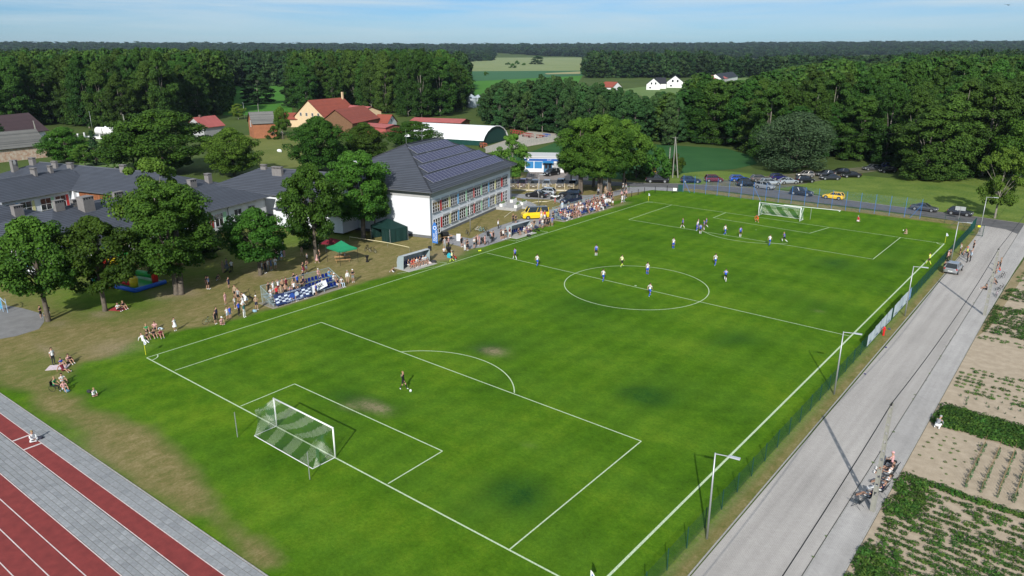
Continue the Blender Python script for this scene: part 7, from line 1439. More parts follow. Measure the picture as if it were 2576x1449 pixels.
# ================================================================== people
PC = {k: mat('cloth_'+k, c, .85) for k, c in dict(w=(.74, .74, .74), k=(.014, .014, .017), b=(.022, .085, .55), n=(.014, .018, .055), g=(.22, .23, .25), r=(.52, .025, .03), m=(.13, .012, .025), p=(.60, .34, .34), y=(.62, .78, .10), o=(.60, .10, .015), t=(.34, .26, .17), G=(.03, .26, .09), c=(.10, .30, .48), j=(.09, .14, .24), e=(.03, .15, .15), u=(.10, .045, .16), s=(.42, .24, .165), h=(.035, .022, .014), B=(.30, .20, .09), a=(.30, .31, .32), d=(.035, .036, .04), l=(.46, .58, .70), v=(.74, .80, .42)).items()}
SKIN = PC['s']; EYE = mat('eye_dark', (.02, .015, .012), .4); LIP = mat('lip', (.34, .12, .10), .6)
# slots: 0 skin 1 torso 2 sleeve 3 forearm 4 hips 5 knee 6 calf 7 foot 8 eye 9 lip
def J(h):  # standing joints for height 1.76
    return dict(pelvis=(0, 0, .94), spine=(0, .01, 1.12), chest=(0, .01, 1.33), neck=(0, .0, 1.50), jaw=(0, .035, 1.58), head=(0, .015, 1.66), crown=(0, .0, 1.73),
        shL=(-.18, 0, 1.43), elL=(-.24, -.02, 1.14), wrL=(-.25, .05, .90), haL=(-.25, .07, .82), shR=(.18, 0, 1.43), elR=(.24, -.02, 1.14), wrR=(.25, .05, .90), haR=(.25, .07, .82),
        hiL=(-.09, 0, .90), knL=(-.11, .02, .50), anL=(-.11, -.01, .09), toL=(-.12, .15, .035), hiR=(.09, 0, .90), knR=(.11, .02, .50), anR=(.11, -.01, .09), toR=(.12, .15, .035))
def shift(j, names, d):
    for n in names: j[n] = tuple(a+b for a, b in zip(j[n], d))
UPB = ['spine', 'chest', 'neck', 'jaw', 'head', 'crown', 'shL', 'elL', 'wrL', 'haL', 'shR', 'elR', 'wrR', 'haR']
def lean(j, ang, piv=None, names=UPB):
    p = Vector(j['pelvis']); R = Matrix.Rotation(-ang, 3, 'X')
    for n in names: j[n] = tuple(p+R @ (Vector(j[n])-p))
def pose(kind):
    j = J(0)
    if kind == 'fold': j.update(elL=(-.27, .03, 1.17), wrL=(-.05, .21, 1.19), haL=(.05, .22, 1.20), elR=(.27, .03, 1.17), wrR=(.05, .23, 1.14), haR=(-.05, .24, 1.15))
    if kind == 'hips': j.update(elL=(-.38, -.06, 1.20), wrL=(-.18, .05, 1.02), haL=(-.14, .08, 1.0), elR=(.38, -.06, 1.20), wrR=(.18, .05, 1.02), haR=(.14, .08, 1.0))
    if kind == 'phone': j.update(elL=(-.26, .12, 1.22), wrL=(-.08, .28, 1.50), haL=(-.05, .27, 1.58), elR=(.26, .10, 1.22), wrR=(.08, .28, 1.46), haR=(.04, .28, 1.55))
    if kind == 'wave': j.update(elR=(.34, .05, 1.60), wrR=(.16, .10, 1.76), haR=(.10, .12, 1.80))
    if kind == 'walk': j.update(knL=(-.10, .18, .54), anL=(-.10, .30, .12), toL=(-.10, .45, .10), knR=(.10, -.02, .50), anR=(.10, -.30, .16), toR=(.10, -.20, .03), elL=(-.24, -.14, 1.17), wrL=(-.25, -.12, .93), haL=(-.25, -.10, .85), elR=(.24, .06, 1.15), wrR=(.23, .22, .98), haR=(.22, .28, .92))
    if kind == 'run':
        j.update(knL=(-.10, .34, .66), anL=(-.10, .22, .28), toL=(-.10, .37, .22), knR=(.10, -.10, .52), anR=(.11, -.48, .32), toR=(.11, -.46, .16), elL=(-.26, -.22, 1.22), wrL=(-.24, -.02, 1.08), haL=(-.23, .05, 1.07), elR=(.26, .08, 1.18), wrR=(.20, .30, 1.26), haR=(.18, .36, 1.30)); lean(j, .2)
    if kind == 'wide': j.update(knL=(-.24, .10, .50), anL=(-.32, .02, .09), toL=(-.36, .16, .035), knR=(.22, .08, .50), anR=(.30, -.04, .09), toR=(.33, .10, .035), elL=(-.36, .0, 1.20), wrL=(-.44, .12, 1.0), haL=(-.46, .16, .93), elR=(.36, .0, 1.2), wrR=(.46, .12, 1.02), haR=(.48, .16, .95)); lean(j, .15)
    if kind == 'keeper':
        j.update(knL=(-.24, .26, .46), anL=(-.27, .0, .09), toL=(-.30, .14, .035), knR=(.24, .26, .46), anR=(.27, .0, .09), toR=(.30, .14, .035)); shift(j, ['pelvis', 'hiL', 'hiR']+UPB, (0, -.1, -.2)); lean(j, .65); j.update(elL=(-.30, .35, .82), wrL=(-.24, .42, .58), haL=(-.22, .42, .5), elR=(.30, .35, .82), wrR=(.24, .42, .58), haR=(.22, .42, .5))
    if kind == 'bend':
        j.update(anR=(.10, -.1, .09), toR=(.10, .05, .035)); lean(j, .95); j.update(elL=(-.2, .62, 1.02), wrL=(-.12, .78, 1.12), haL=(-.1, .84, 1.16), elR=(.2, .62, .98), wrR=(.14, .75, .82), haR=(.13, .78, .75))
    if kind in ('sit', 'seat'):
        shift(j, ['pelvis', 'hiL', 'hiR']+UPB, (0, -.02, -.42)); lean(j, .12)
        j.update(knL=(-.14, .44, .54), anL=(-.14, .46, .10), toL=(-.15, .61, .035), knR=(.14, .44, .54), anR=(.15, .50, .10), toR=(.16, .65, .035), elL=(-.25, .16, .80), wrL=(-.14, .38, .66), haL=(-.12, .45, .64), elR=(.25, .16, .80), wrR=(.14, .38, .68), haR=(.10, .45, .66))
    if kind == 'seatback':
        shift(j, ['pelvis', 'hiL', 'hiR']+UPB, (0, -.02, -.42)); lean(j, -.35)
        j.update(knL=(-.12, .46, .50), anL=(-.10, .85, .14), toL=(-.12, .93, .26), knR=(.12, .46, .50), anR=(.04, .88, .16), toR=(.06, .95, .28), elL=(-.28, -.05, .76), wrL=(-.22, .2, .66), haL=(-.2, .27, .66), elR=(.28, -.05, .76), wrR=(.22, .2, .66), haR=(.2, .27, .66))
    if kind in ('ground', 'cross', 'recline', 'squat', 'kneel'):
        dz = -.80 if kind != 'squat' else -.58
        if kind == 'kneel': dz = -.62
        shift(j, ['pelvis', 'hiL', 'hiR']+UPB, (0, 0, dz))
    if kind == 'ground': lean(j, .10); j.update(knL=(-.16, .40, .46), anL=(-.14, .62, .09), toL=(-.15, .76, .04), knR=(.14, .46, .38), anR=(.16, .76, .09), toR=(.17, .90, .08), elL=(-.26, .16, .44), wrL=(-.16, .38, .50), haL=(-.10, .44, .52), elR=(.26, .16, .44), wrR=(.14, .40, .46), haR=(.08, .45, .48))
    if kind == 'cross': lean(j, .22); j.update(knL=(-.34, .26, .17), anL=(.05, .34, .08), toL=(.14, .36, .06), knR=(.34, .26, .17), anR=(-.05, .42, .08), toR=(-.14, .44, .06), elL=(-.26, .18, .42), wrL=(-.12, .32, .28), haL=(-.08, .36, .25), elR=(.26, .18, .42), wrR=(.12, .32, .30), haR=(.08, .36, .27))
    if kind == 'recline': lean(j, -.55); j.update(knL=(-.10, .48, .20), anL=(-.10, .92, .08), toL=(-.12, .98, .20), knR=(.12, .46, .34), anR=(.12, .80, .08), toR=(.13, .92, .08), elL=(-.28, -.44, .28), wrL=(-.30, -.52, .06), haL=(-.31, -.48, .03), elR=(.28, -.40, .30), wrR=(.30, -.50, .06), haR=(.31, -.46, .03))
    if kind == 'squat': lean(j, .62); j.update(knL=(-.20, .30, .46), anL=(-.16, .02, .10), toL=(-.17, .17, .035), knR=(.20, .30, .46), anR=(.16, .02, .10), toR=(.17, .17, .035), elL=(-.26, .42, .50), wrL=(-.16, .56, .26), haL=(-.14, .58, .18), elR=(.26, .42, .50), wrR=(.16, .56, .26), haR=(.14, .58, .18))
    if kind == 'kneel': lean(j, .2); j.update(knL=(-.14, .22, .08), anL=(-.12, -.20, .07), toL=(-.12, -.36, .04), knR=(.14, .22, .08), anR=(.12, -.20, .07), toR=(.12, -.36, .04))
    return j
BN = [('pelvis', 'spine', 1), ('spine', 'chest', 1), ('chest', 'neck', 1), ('neck', 'jaw', 0), ('jaw', 'head', 0), ('head', 'crown', 0)]
for s in 'LR': BN += [('chest', 'sh'+s, 1), ('sh'+s, 'el'+s, 2), ('el'+s, 'wr'+s, 3), ('wr'+s, 'ha'+s, 0), ('pelvis', 'hi'+s, 4), ('hi'+s, 'kn'+s, 5), ('kn'+s, 'an'+s, 6), ('an'+s, 'to'+s, 7)]
RAD = dict(pelvis=.135, spine=.125, chest=.150, neck=.058, jaw=.072, head=.098, crown=.070, sh=.066, el=.044, wr=.030, ha=.034, hi=.098, kn=.058, an=.040, to=.038)
def body_mesh(kind, wide=1.0):
    j = pose(kind); names = list(j); me = bpy.data.meshes.new('tmp'); me.from_pydata([j[n] for n in names], [(names.index(a), names.index(b_)) for a, b_, _ in BN], [])
    o = bpy.data.objects.new('tmp', me); COL.objects.link(o); md = o.modifiers.new('s', 'SKIN'); md.use_smooth_shade = True
    for i, n in enumerate(names): r = RAD.get(n, RAD.get(n[:2], .05))*(wide if n in ('pelvis', 'spine', 'chest') else 1); me.skin_vertices[0].data[i].radius = (r, r*(.82 if n in ('chest', 'spine', 'pelvis') else 1))
    me.skin_vertices[0].data[names.index('pelvis')].use_root = True; sb_ = o.modifiers.new('u', 'SUBSURF'); sb_.levels = 1; sb_.render_levels = 1
    bpy.context.view_layer.update(); ev = o.evaluated_get(bpy.context.evaluated_depsgraph_get()); m2 = bpy.data.meshes.new_from_object(ev); bpy.data.objects.remove(o)
    V = [v.co.copy() for v in m2.vertices]; fsx = [tuple(p.vertices) for p in m2.polygons]; seg = [(Vector(j[a]), Vector(j[b_]), k, a, b_) for a, b_, k in BN]; mi = []
    for f in fsx:
        c = sum((V[i] for i in f), Vector())/len(f); best = None
        for a, b_, k, na_, nb_ in seg:
            ab = b_-a; t_ = max(0, min(1, (c-a).dot(ab)/ab.length_squared)); d = (a+ab*t_-c).length/(RAD.get(nb_, RAD.get(nb_[:2], .05))+.04)
            if best is None or d < best[0]: best = (d, k, t_, na_)
        k = best[1]
        if k == 1 and best[3] == 'chest' and best[2] > .9: k = 0
        if k == 2 and best[2] > .62: k = 3
        if k == 5 and best[2] < .72: k = 4
        if k == 1 and best[3] == 'pelvis' and best[2] < .25: k = 4
        mi.append(k)
    b = MB(); b.v = [tuple(v) for v in V]; b.f = fsx; b.m = mi
    fwd = (Vector(j['jaw'])-Vector(j['neck'])); up_ = (Vector(j['crown'])-Vector(j['neck'])).normalized(); fy = Vector((0, 1, 0)); fy = (fy-up_*fy.dot(up_)).normalized(); hd = Vector(j['head'])
    b.ball(tuple(hd+fy*.098-up_*.018), (.014, .024, .022), 0, 6, 4)
    for s in (-1, 1): b.ball(tuple(hd+fy*.086+Vector((s*.036, 0, 0))+up_*.008), (.013, .010, .009), 8, 5, 4); b.ball(tuple(hd+Vector((s*.094, 0, 0))), (.012, .020, .030), 0, 5, 4)
    b.ball(tuple(hd+fy*.080-up_*.062), (.026, .010, .008), 9, 6, 3)
    for s in 'LR':      # fingers
        w_ = Vector(j['wr'+s]); h = Vector(j['ha'+s]); d = (h-w_).normalized(); sx = d.cross(Vector((0, 1, .3))).normalized(); cu = d.cross(sx).normalized()
        for q, ln in zip((-1.5, -.5, .5, 1.5), (.058, .070, .066, .052)): p0 = h+sx*q*.015; b.tube([p0, p0+d*ln*.55+cu*.008, p0+d*ln+cu*.03], [.009, .008, .006], 4, 0)
        p0 = h-d*.03+sx*.030; b.tube([p0, p0+sx*.025+d*.025, p0+sx*.03+d*.055], [.010, .009, .007], 4, 0)
    me = b.mesh('person', [SKIN, PC['w'], PC['w'], SKIN, PC['k'], SKIN, SKIN, PC['w'], EYE, LIP], True)
    # hair shapes around the head
    hs = {}
    for hk in ('short', 'long', 'cap'):
        q = MB(); n0 = hd-fy*.012+up_*.018
        Mx = Matrix((sx_ := Vector((1, 0, 0)), fy, up_)).transposed()
        def bl(c, r, mi=0, keep=None):
            t_ = MB(); t_.ball((0, 0, 0), r, 0, 10, 7); o_ = len(q.v); q.v += [tuple(n0+Mx @ (Vector(c)+Vector(v))) for v in t_.v]; q.f += [tuple(i+o_ for i in f) for f in t_.f if keep is None or all(t_.v[i][2] > keep or t_.v[i][1] < -.03 for i in f)]; q.m += [mi]*(len(q.f)-len(q.m))
        bl((0, -.012, .018), (.106, .110, .098), 0, -.01)
        if hk == 'long': bl((0, -.065, -.10), (.092, .050, .16))
        if hk == 'cap': bl((0, .09, .035), (.075, .075, .010)); bl((0, 0, .03), (.110, .116, .098), 0, .0)
        hs[hk] = q.mesh('hair', PC['h'], True)
    ch = Vector(j['chest']); bk = (Vector(j['neck'])-Vector(j['spine'])).normalized(); return me, hs, (ch, fy, bk), j
PB = {}
def getbody(k):
    if k not in PB: PB[k] = body_mesh(k)
    return PB[k]
SKT = {}
def skirt_mesh(k, j):
    if k in SKT: return SKT[k]
    b = MB(); p = Vector(j['spine']); q = (Vector(j['knL'])+Vector(j['knR']))/2; q = p.lerp(q, .88); b.tube([p, p.lerp(q, .35), q], [.135, .19, .27], 14, 0, False); SKT[k] = b.mesh('skirt', PC['w'], True); return SKT[k]
DN = dict(w='white', k='black', b='royal blue', n='navy', g='grey', r='red', m='maroon', p='pink', y='neon yellow', o='orange', t='beige', G='green', c='light blue', j='denim', e='teal', u='purple', s='no', v='pale lime', l='pale blue', d='dark grey', a='silver grey', B='tan', h='brown')
NUMS = {}
def person(loc, kind, face, fit, hair='h', label='', s=1.0, group=None, num=None):
    """fit: top bottom mode [sock] ; mode s shorts, t trousers, d dress, k skirt, S shorts with long socks; capital L first = long sleeves"""
    me, hs, (ch, fy, bk), j = getbody(kind); longs = fit[0] == 'L'; f = fit[1:] if longs else fit; top, bot, mode = f[0], f[1], f[2]; sock = f[3] if len(f) > 3 else None
    hk = 'cap' if len(hair) > 1 and hair[1] == 'c' else ('long' if len(hair) > 1 and hair[1] == 'l' else 'short')
    o = link('person', me, None, loc, radians(face-90)); o.scale = (s*random.uniform(.96, 1.06), s*random.uniform(.96, 1.06), s); tag(o, label, 'person', group)
    T, Bm = PC[top], PC[bot]; sl = [SKIN, T, T if top != 's' else SKIN, T if longs else SKIN, Bm, SKIN, SKIN, PC[random.choice('wwkda')], EYE, LIP]
    if mode == 't': sl[5] = sl[6] = Bm
    if mode == 'S': sl[6] = PC[sock or 'w']; sl[7] = PC[random.choice('kwyo')]
    if mode in 'dk': sl[4] = Bm
    for i, m_ in enumerate(sl):
        if m_ is not me.materials[i]: o.material_slots[i].link = 'OBJECT'; o.material_slots[i].material = m_
    h = link('hair' if hk != 'cap' else 'cap', hs[hk], o)
    hc = PC[hair[0]]
    if hc is not PC['h']: h.material_slots[0].link = 'OBJECT'; h.material_slots[0].material = hc
    if mode in 'dk':
        q = link('skirt', skirt_mesh(kind, j), o); q.material_slots[0].link = 'OBJECT'; q.material_slots[0].material = Bm
    if num:
        tx = text_mesh(num, .34, PC['w'] if top in 'bkn' else PC['k'], 'shirt_number') if num not in NUMS else NUMS[num]; q = link('shirt_number', tx, o); z_ = -fy; x_ = bk.cross(z_).normalized(); c = ch-fy*.168*.9+bk*.02
        q.matrix_local = Matrix(((x_.x, bk.x, z_.x, c.x), (x_.y, bk.y, z_.y, c.y), (x_.z, bk.z, z_.z, c.z), (0, 0, 0, 1)))
    return o
CV = dict(D=(0, 0, 1), C3=(0, 515.2, .25), C4=(515.2, 515.2, .2), C6=(1030.4, 418.6, .2), P1=(1545.6, 386.4, .2), P2=(2060.8, 386.4, .2), N1=(502.3, 695.5, .1), N2=(644, 656.9, .105), N3=(1391, 463.7, .08), N4=(991.8, 566.7, .08), N5=(1172, 528, .09), N6=(1288, 360.6, .12), L5=(0, 772.8, .25), L6=(0, 863, .1888), R7=(2344, 592.5, .2045), R6=(2099.4, 1133.4, .22))
def P(c, x, y, kind, face, fit, hair, label, s=1.0, z=0.0, group=None, num=None):
    ox, oy, k = CV[c]; p = G(ox+k*x, oy+k*y, z); return person((p.x, p.y, z+.005), kind, face, fit, hair, label, s, group, num)
BT, WT = 'blue team players', 'white team players'
for a in [('P1', 857, 938, 'walk', 200, 'bkSw', 'h', 'blue player jogging left of the huddle on the box line', None, BT), ('P1', 1032, 968, 'wide', 20, 'wbSb', 'h', 'white player lunging at the left of the huddle', None, WT), ('P1', 1048, 948, 'stand', 10, 'wbSb', 'h', 'white player at the back of the huddle', None, WT), ('P1', 1078, 1012, 'stand', 100, 'bkSw', 'h', 'blue player with number 14 in front of the huddle', '14', BT),
          ('P1', 1128, 962, 'wide', 210, 'bkSw', 'h', 'blue player bracing at the right of the huddle', None, BT), ('P1', 1152, 935, 'walk', 190, 'bkSw', 'h', 'blue player arriving behind the huddle', None, BT), ('P1', 1388, 1025, 'walk', 60, 'wbSb', 'h', 'white player walking between huddle and goal on the box line', None, WT), ('P1', 1580, 1052, 'stand', 95, 'bkSw', 'h', 'blue player with number 8 standing on the box line', '8', BT),
          ('P1', 1948, 1158, 'walk', 80, 'wbSb', 'h', 'white player where arc and box line meet', None, WT), ('P1', 2132, 1125, 'run', 170, 'bkSw', 'B', 'blue player running right of the arc end', None, BT), ('P1', 738, 1196, 'stand', 88, 'wbSb', 'h', 'white player with number 17 between box and centre circle', '17', WT), ('P1', 92, 1426, 'walk', 75, 'vkSy', 'h', 'referee in neon yellow at the top of the centre circle', None, 'match officials'),
          ('P1', 1265, 1410, 'walk', 85, 'wbSb', 'h', 'white player with number 24 right of the centre circle', '24', WT), ('P1', 1797, 862, 'keeper', 250, 'LooSo', 'h', 'orange goalkeeper crouching before the far goal', None, None), ('C6', 1325, 1172, 'walk', 160, 'bkSw', 'h', 'blue player with number 23 by the halfway line, nearest the dugouts', '23', BT), ('C6', 1605, 1258, 'walk', 95, 'wbSb', 'h', 'white player with number 11 on the halfway line', '11', WT),
          ('C6', 2345, 1128, 'stand', 130, 'bkSw', 'h', 'lone blue player above the centre circle', '16', BT), ('D', 1517, 709, 'walk', 95, 'wbSb', 'h', 'white player with number 2 inside the centre circle on the left', '2', WT), ('D', 1628, 691, 'stand', 85, 'wbSb', 'h', 'white player with number 19 at the top inside the centre circle', '19', WT), ('D', 1634, 746, 'walk', 85, 'wbSb', 'h', 'white player with number 20 at the centre of the circle', '20', WT),
          ('D', 1824, 709, 'run', 110, 'bkSw', 'h', 'blue player running just right of the centre circle', '10', BT), ('D', 1015, 980, 'walk', 20, 'LkkSk', 'B', 'goalkeeper in black walking in the near penalty area', '12', None), ('D', 1137, 660, 'walk', 225, 'vkSy', 'a', 'assistant referee in neon yellow on the left touchline', None, 'match officials'), ('N4', 1938, 1092, 'squat', 250, 'rrs', 'h', 'person in red bending beside the left assistant referee', None, None),
          ('P2', 1374, 1397, 'walk', 150, 'ykSy', 'h', 'assistant referee in neon yellow on the right touchline', None, 'match officials'), ('P2', 490, 858, 'kneel', 250, 'rws', 'a', 'spectator in red kneeling behind the far goal line', None, None), ('P2', 1100, 1014, 'cross', 170, 'Ltts', 'h', 'photographer sitting with a camera behind the far goal line', None, None)]: P(*a[:8], num=a[8], group=a[9])
cm = thing('camera', 'photographer camera with a pale hood held up on a stick', 'camera', G(2277, 589), radians(200)); b = MB(); b.box(-.1, .12, -.08, .08, .55, .72); b.tube([(.1, 0, .64), (.38, 0, .64)], .07, 8); b.obj('body', m_dark, cm); b = MB(); b.tube([(.30, 0, .64), (.42, 0, .64)], .085, 8); b.obj('lens_hood', m_wp, cm)
for a in [('R7', 345, 236, 'wave', 200, 'wks', 'h', 'man in white shading his eyes by the green fence'), ('R7', 432, 246, 'seat', 190, 'yks', 'oc', 'cyclist in neon yellow with an orange helmet'), ('R7', 503, 200, 'hips', 200, 'kks', 'h', 'dark-clad person behind the cyclist'), ('R7', 432, 332, 'stand', 200, 'ndt', 'h', 'woman in navy standing on the road edge'), ('R7', 470, 320, 'stand', 200, 'Lldt', 'a', 'man in a pale blue shirt beside the woman in navy'), ('R7', 188, 330, 'stand', 170, 'pkt', 'ac', 'pink-shirted spectator at the fence behind the silver car'),
          ('R7', 214, 312, 'stand', 190, 'kkt', 'h', 'dark spectator between the pink shirt and the lamp post'), ('R7', 146, 462, 'hips', 150, 'Lktt', 'h', 'man in black with beige trousers at the left of the silver car'), ('R7', 826, 476, 'seat', 200, 'rcs', 'h', 'child in red astride a bicycle on the pavement'), ('R7', 795, 450, 'stand', 190, 'kgs', 'h', 'dark-clad child behind the child in red'), ('R7', 836, 400, 'stand', 200, 'tkt', 'B', 'fair-haired child at the back of the bicycle group'), ('R7', 798, 604, 'squat', 200, 'kks', 'h', 'child in black crouching between the bicycles'), ('R7', 672, 672, 'ground', 190, 'kks', 'h', 'child in black sitting on the pavement left of the pole'),
          ('R6', 392, 590, 'seatback', 170, 'nws', 'a', 'sitter in navy in the second folding chair'), ('R6', 520, 515, 'seatback', 170, 'nwt', 'h', 'fair sitter in navy in the chair right of the pole'), ('R6', 570, 440, 'seatback', 170, 'wgs', 'h', 'sitter in a white vest leaning back with folded hands'), ('R6', 600, 330, 'seatback', 170, 'wgs', 'h', 'pale-clad sitter behind the white vest'), ('R6', 620, 285, 'seatback', 170, 'nks', 'kc', 'sitter in navy wearing a dark cap'), ('R6', 650, 205, 'seat', 170, 'pkt', 'pc', 'woman in coral with a pink cap, farthest of the row'),
          ('D', 2355, 1079, 'squat', 75, 'Lgwt', 'ac', 'gardener in a grey top crouching at the dense garden bed'), ('L5', 325, 1350, 'cross', 20, 'Lwwt', 'B', 'woman in white sitting on the running track edge'),
          ('L6', 722, 290, 'stand', 20, 'wdt', 'h', 'man in a white shirt standing on the left bank'), ('L6', 850, 372, 'recline', 15, 'mms', 'h', 'reclining spectator in maroon on the left bank'), ('L6', 812, 300, 'ground', 25, 'bws', 'h', 'child in blue and white on the blanket, left bank'), ('L6', 915, 265, 'ground', 15, 'ph'+'k', 'hl', 'woman in beige hugging her knees on the left bank'), ('L6', 828, 530, 'ground', 15, 'wks', 'h', 'man in a white T-shirt sitting on the left bank'), ('L6', 850, 625, 'ground', 5, 'pls', 'a', 'sitter in pale pink next to the wheelchair'),
          ('L6', 740, 632, 'seat', 35, 'GkT'.lower().replace('g', 'G'), 'B', 'wheelchair user in a green shirt'), ('L6', 1245, 708, 'cross', 30, 'Lwns', 'B', 'boy in white sitting alone with a rucksack'),
          ('L5', 1445, 345, 'recline', 0, 'Lwwt', 'kl', 'woman in white reclining behind the near corner flag'), ('L5', 1480, 318, 'ground', 0, 'kks', 'k', 'small dark-haired child in black beside the white-clad woman'), ('L5', 1548, 300, 'ground', 355, 'kks', 'kl', 'sitter in a black T-shirt in the picnic group'), ('L5', 1618, 298, 'ground', 350, 'mms', 'h', 'sitter in maroon at the front of the picnic group'), ('L5', 1475, 248, 'ground', 350, 'Gks', 'Bl', 'woman in a green top at the back of the picnic group'), ('L5', 1560, 222, 'ground', 340, 'pjs', 'hl', 'woman in a pink top at the back right of the picnic group'), ('L5', 1763, 238, 'stand', 20, 'wwd', 'hl', 'little girl in a white dress standing near the picnic group'),
          ('N1', 405, 1200, 'stand', 20, 'kks', 'h', 'boy in black at the left of the touchline group'), ('N1', 440, 1090, 'stand', 20, 'nkt', 'h', 'taller boy in navy behind the boy in black'), ('N1', 545, 1210, 'cross', 10, 'pks', 'wc', 'sitter in a white cap on the touchline grass'), ('N1', 705, 1085, 'stand', 15, 'wls', 'h', 'boy in white at the touchline group'), ('N1', 775, 1065, 'stand', 10, 'bjs', 'h', 'boy in royal blue behind the boy in white'), ('N1', 1000, 990, 'stand', 20, 'bkt', 'h', 'man in royal blue with black trousers'), ('N1', 1130, 1030, 'stand', 20, 'eww'.replace('w', 'w')[:2]+'t', 'a', 'person in a teal top and white trousers'),
          ('N1', 1095, 790, 'stand', 200, 'wwk', 'hl', 'girl in white behind the teal top'), ('N1', 895, 812, 'stand', 30, 'wgs', 'hl', 'girl in a white top and grey shorts'), ('N1', 985, 645, 'stand', 300, 'aks', 'h', 'man in a grey shirt and black shorts by the scooters'), ('N1', 905, 560, 'stand', 290, 'tks', 'h', 'person half hidden behind the man in grey'), ('N1', 1190, 712, 'bend', 200, 'wwd', 'h', 'woman in a white dress bending forward'), ('N1', 1440, 842, 'fold', 350, 'tns', 'wc', 'man in beige with a white cap left of the near stand'), ('N1', 660, 706, 'stand', 200, 'pps', 'B', 'small child in pink on the dry grass'),
          ('N1', 742, 302, 'stand', 20, 'nns', 'h', 'boy in navy standing alone in the shade edge'), ('N1', 195, 318, 'stand', 30, 'kks', 'h', 'dark figure in the tree shade on the left'), ('N1', 240, 322, 'stand', 30, 'jks', 'h', 'small figure beside the dark one in the tree shade'), ('N1', 425, 98, 'squat', 30, 'nks', 'h', 'child crouching in the tree shade'),
          ('C4', 236, 862, 'stand', 20, 'tts', 'B', 'person in beige left of the grey pram'), ('C4', 285, 832, 'stand', 20, 'gjt', 'h', 'person in grey behind the pram'), ('C4', 345, 850, 'stand', 160, 'wkt', 'h', 'person in a white top right of the pram'), ('C4', 722, 866, 'stand', 10, 'wjt', 'h', 'man in white and jeans at the front of the queue under the maple'), ('C4', 765, 862, 'stand', 10, 'kkt', 'h', 'dark-clad person in the queue next to the man in jeans'), ('C4', 798, 836, 'stand', 190, 'wgt', 'h', 'person in white and grey in the queue'), ('C4', 838, 826, 'stand', 10, 'jjs', 'B', 'person in denim blue in the queue'),
          ('C4', 892, 812, 'fold', 350, 'Lwls', 'hl', 'woman in white with pale shorts at the right of the queue'), ('C4', 760, 790, 'stand', 10, 'hht', 'h', 'person in brown at the back of the queue'), ('C4', 820, 760, 'stand', 20, 'ndt', 'h', 'person in navy deeper in the queue'), ('C4', 868, 745, 'stand', 30, 'ujs', 'B', 'person in purple deeper in the queue'), ('C4', 905, 705, 'stand', 200, 'pkt', 'B', 'person in pink at the far part of the queue'), ('C4', 935, 700, 'stand', 210, 'wjt', 'h', 'person in a white top at the far part of the queue'), ('C4', 970, 695, 'stand', 220, 'Lljk', 'hl', 'woman in pale blue with a skirt at the far queue end'),
          ('C4', 1005, 660, 'stand', 200, 'ppt', 'h', 'person in pink at the very end of the queue'), ('C4', 985, 590, 'stand', 200, 'wgt', 'B', 'person in white standing behind the queue end'), ('C4', 1225, 648, 'walk', 180, 'tts', 'h', 'girl in beige walking across the shaded lawn'), ('C4', 1290, 730, 'stand', 200, 'wks', 'h', 'child in white behind the couple', .8), ('C4', 1242, 876, 'stand', 20, 'kmk', 'hl', 'woman in black with a long skirt behind the near stand'), ('C4', 1284, 858, 'phone', 20, 'kgs', 'h', 'man in a black T-shirt photographing behind the near stand'), ('C4', 1418, 737, 'walk', 200, 'ppd', 'h', 'little girl in a pink dress by the gazebo tree', .8), ('C4', 1447, 708, 'stand', 250, 'kkt', 'h', 'dark figure against the gazebo tree'),
          ('C4', 1800, 992, 'stand', 350, 'Lwts', 'a', 'woman in white with beige shorts right of the near stand'), ('C4', 1866, 976, 'fold', 340, 'kgs', 'wc', 'woman in a black T-shirt and white cap right of the near stand'), ('C4', 2378, 850, 'ground', 200, 'kws', 'k', 'child in black sitting on the touchline left of the near dugout', .8), ('C3', 418, 1142, 'fold', 30, 'dks', 'h', 'boy in dark grey by the leaning tree'), ('C3', 500, 1138, 'fold', 200, 'kws', 'h', 'boy in black with white shorts against the leaning tree'), ('C3', 1185, 1062, 'ground', 10, 'wkt', 'hl', 'woman in white and black on the red blanket'), ('C3', 1238, 1044, 'ground', 10, 'kps', 'B', 'fair-haired woman in black on the red blanket'),
          ('N4', 448, 1345, 'sit', 0, 'dws', 'h', 'substitute in black and white at the left end of the near dugout'), ('N4', 555, 1330, 'sit', 0, 'rrs', 'h', 'substitute in red next to the left end of the near dugout'), ('N4', 620, 1305, 'sit', 0, 'ors', 'h', 'substitute in orange in the near dugout'), ('N4', 705, 1288, 'sit', 0, 'wms', 'h', 'substitute in a white shirt in the near dugout, next to orange'), ('N4', 800, 1262, 'sit', 0, 'kms', 'h', 'substitute in black in the middle of the near dugout'), ('N4', 905, 1232, 'sit', 0, 'wks', 'a', 'grey-haired man in white in the near dugout'), ('N4', 985, 1215, 'sit', 0, 'lns', 'h', 'substitute in pale blue at the right of the near dugout'),
          ('N4', 1048, 1128, 'stand', 0, 'wws', 'h', 'child in white standing at the right end of the near dugout', .85), ('N4', 1092, 1100, 'stand', 20, 'tmt', 'B', 'person in beige behind the child at the near dugout'), ('N4', 1590, 735, 'stand', 330, 'aat', 'h', 'man in grey at the tall bar table'), ('N4', 1715, 720, 'stand', 200, 'pkt', 'wc', 'person in pink behind the tall bar table'), ('N4', 1565, 945, 'sit', 340, 'wkt', 'B', 'official in white sitting at the table by the touchline'),
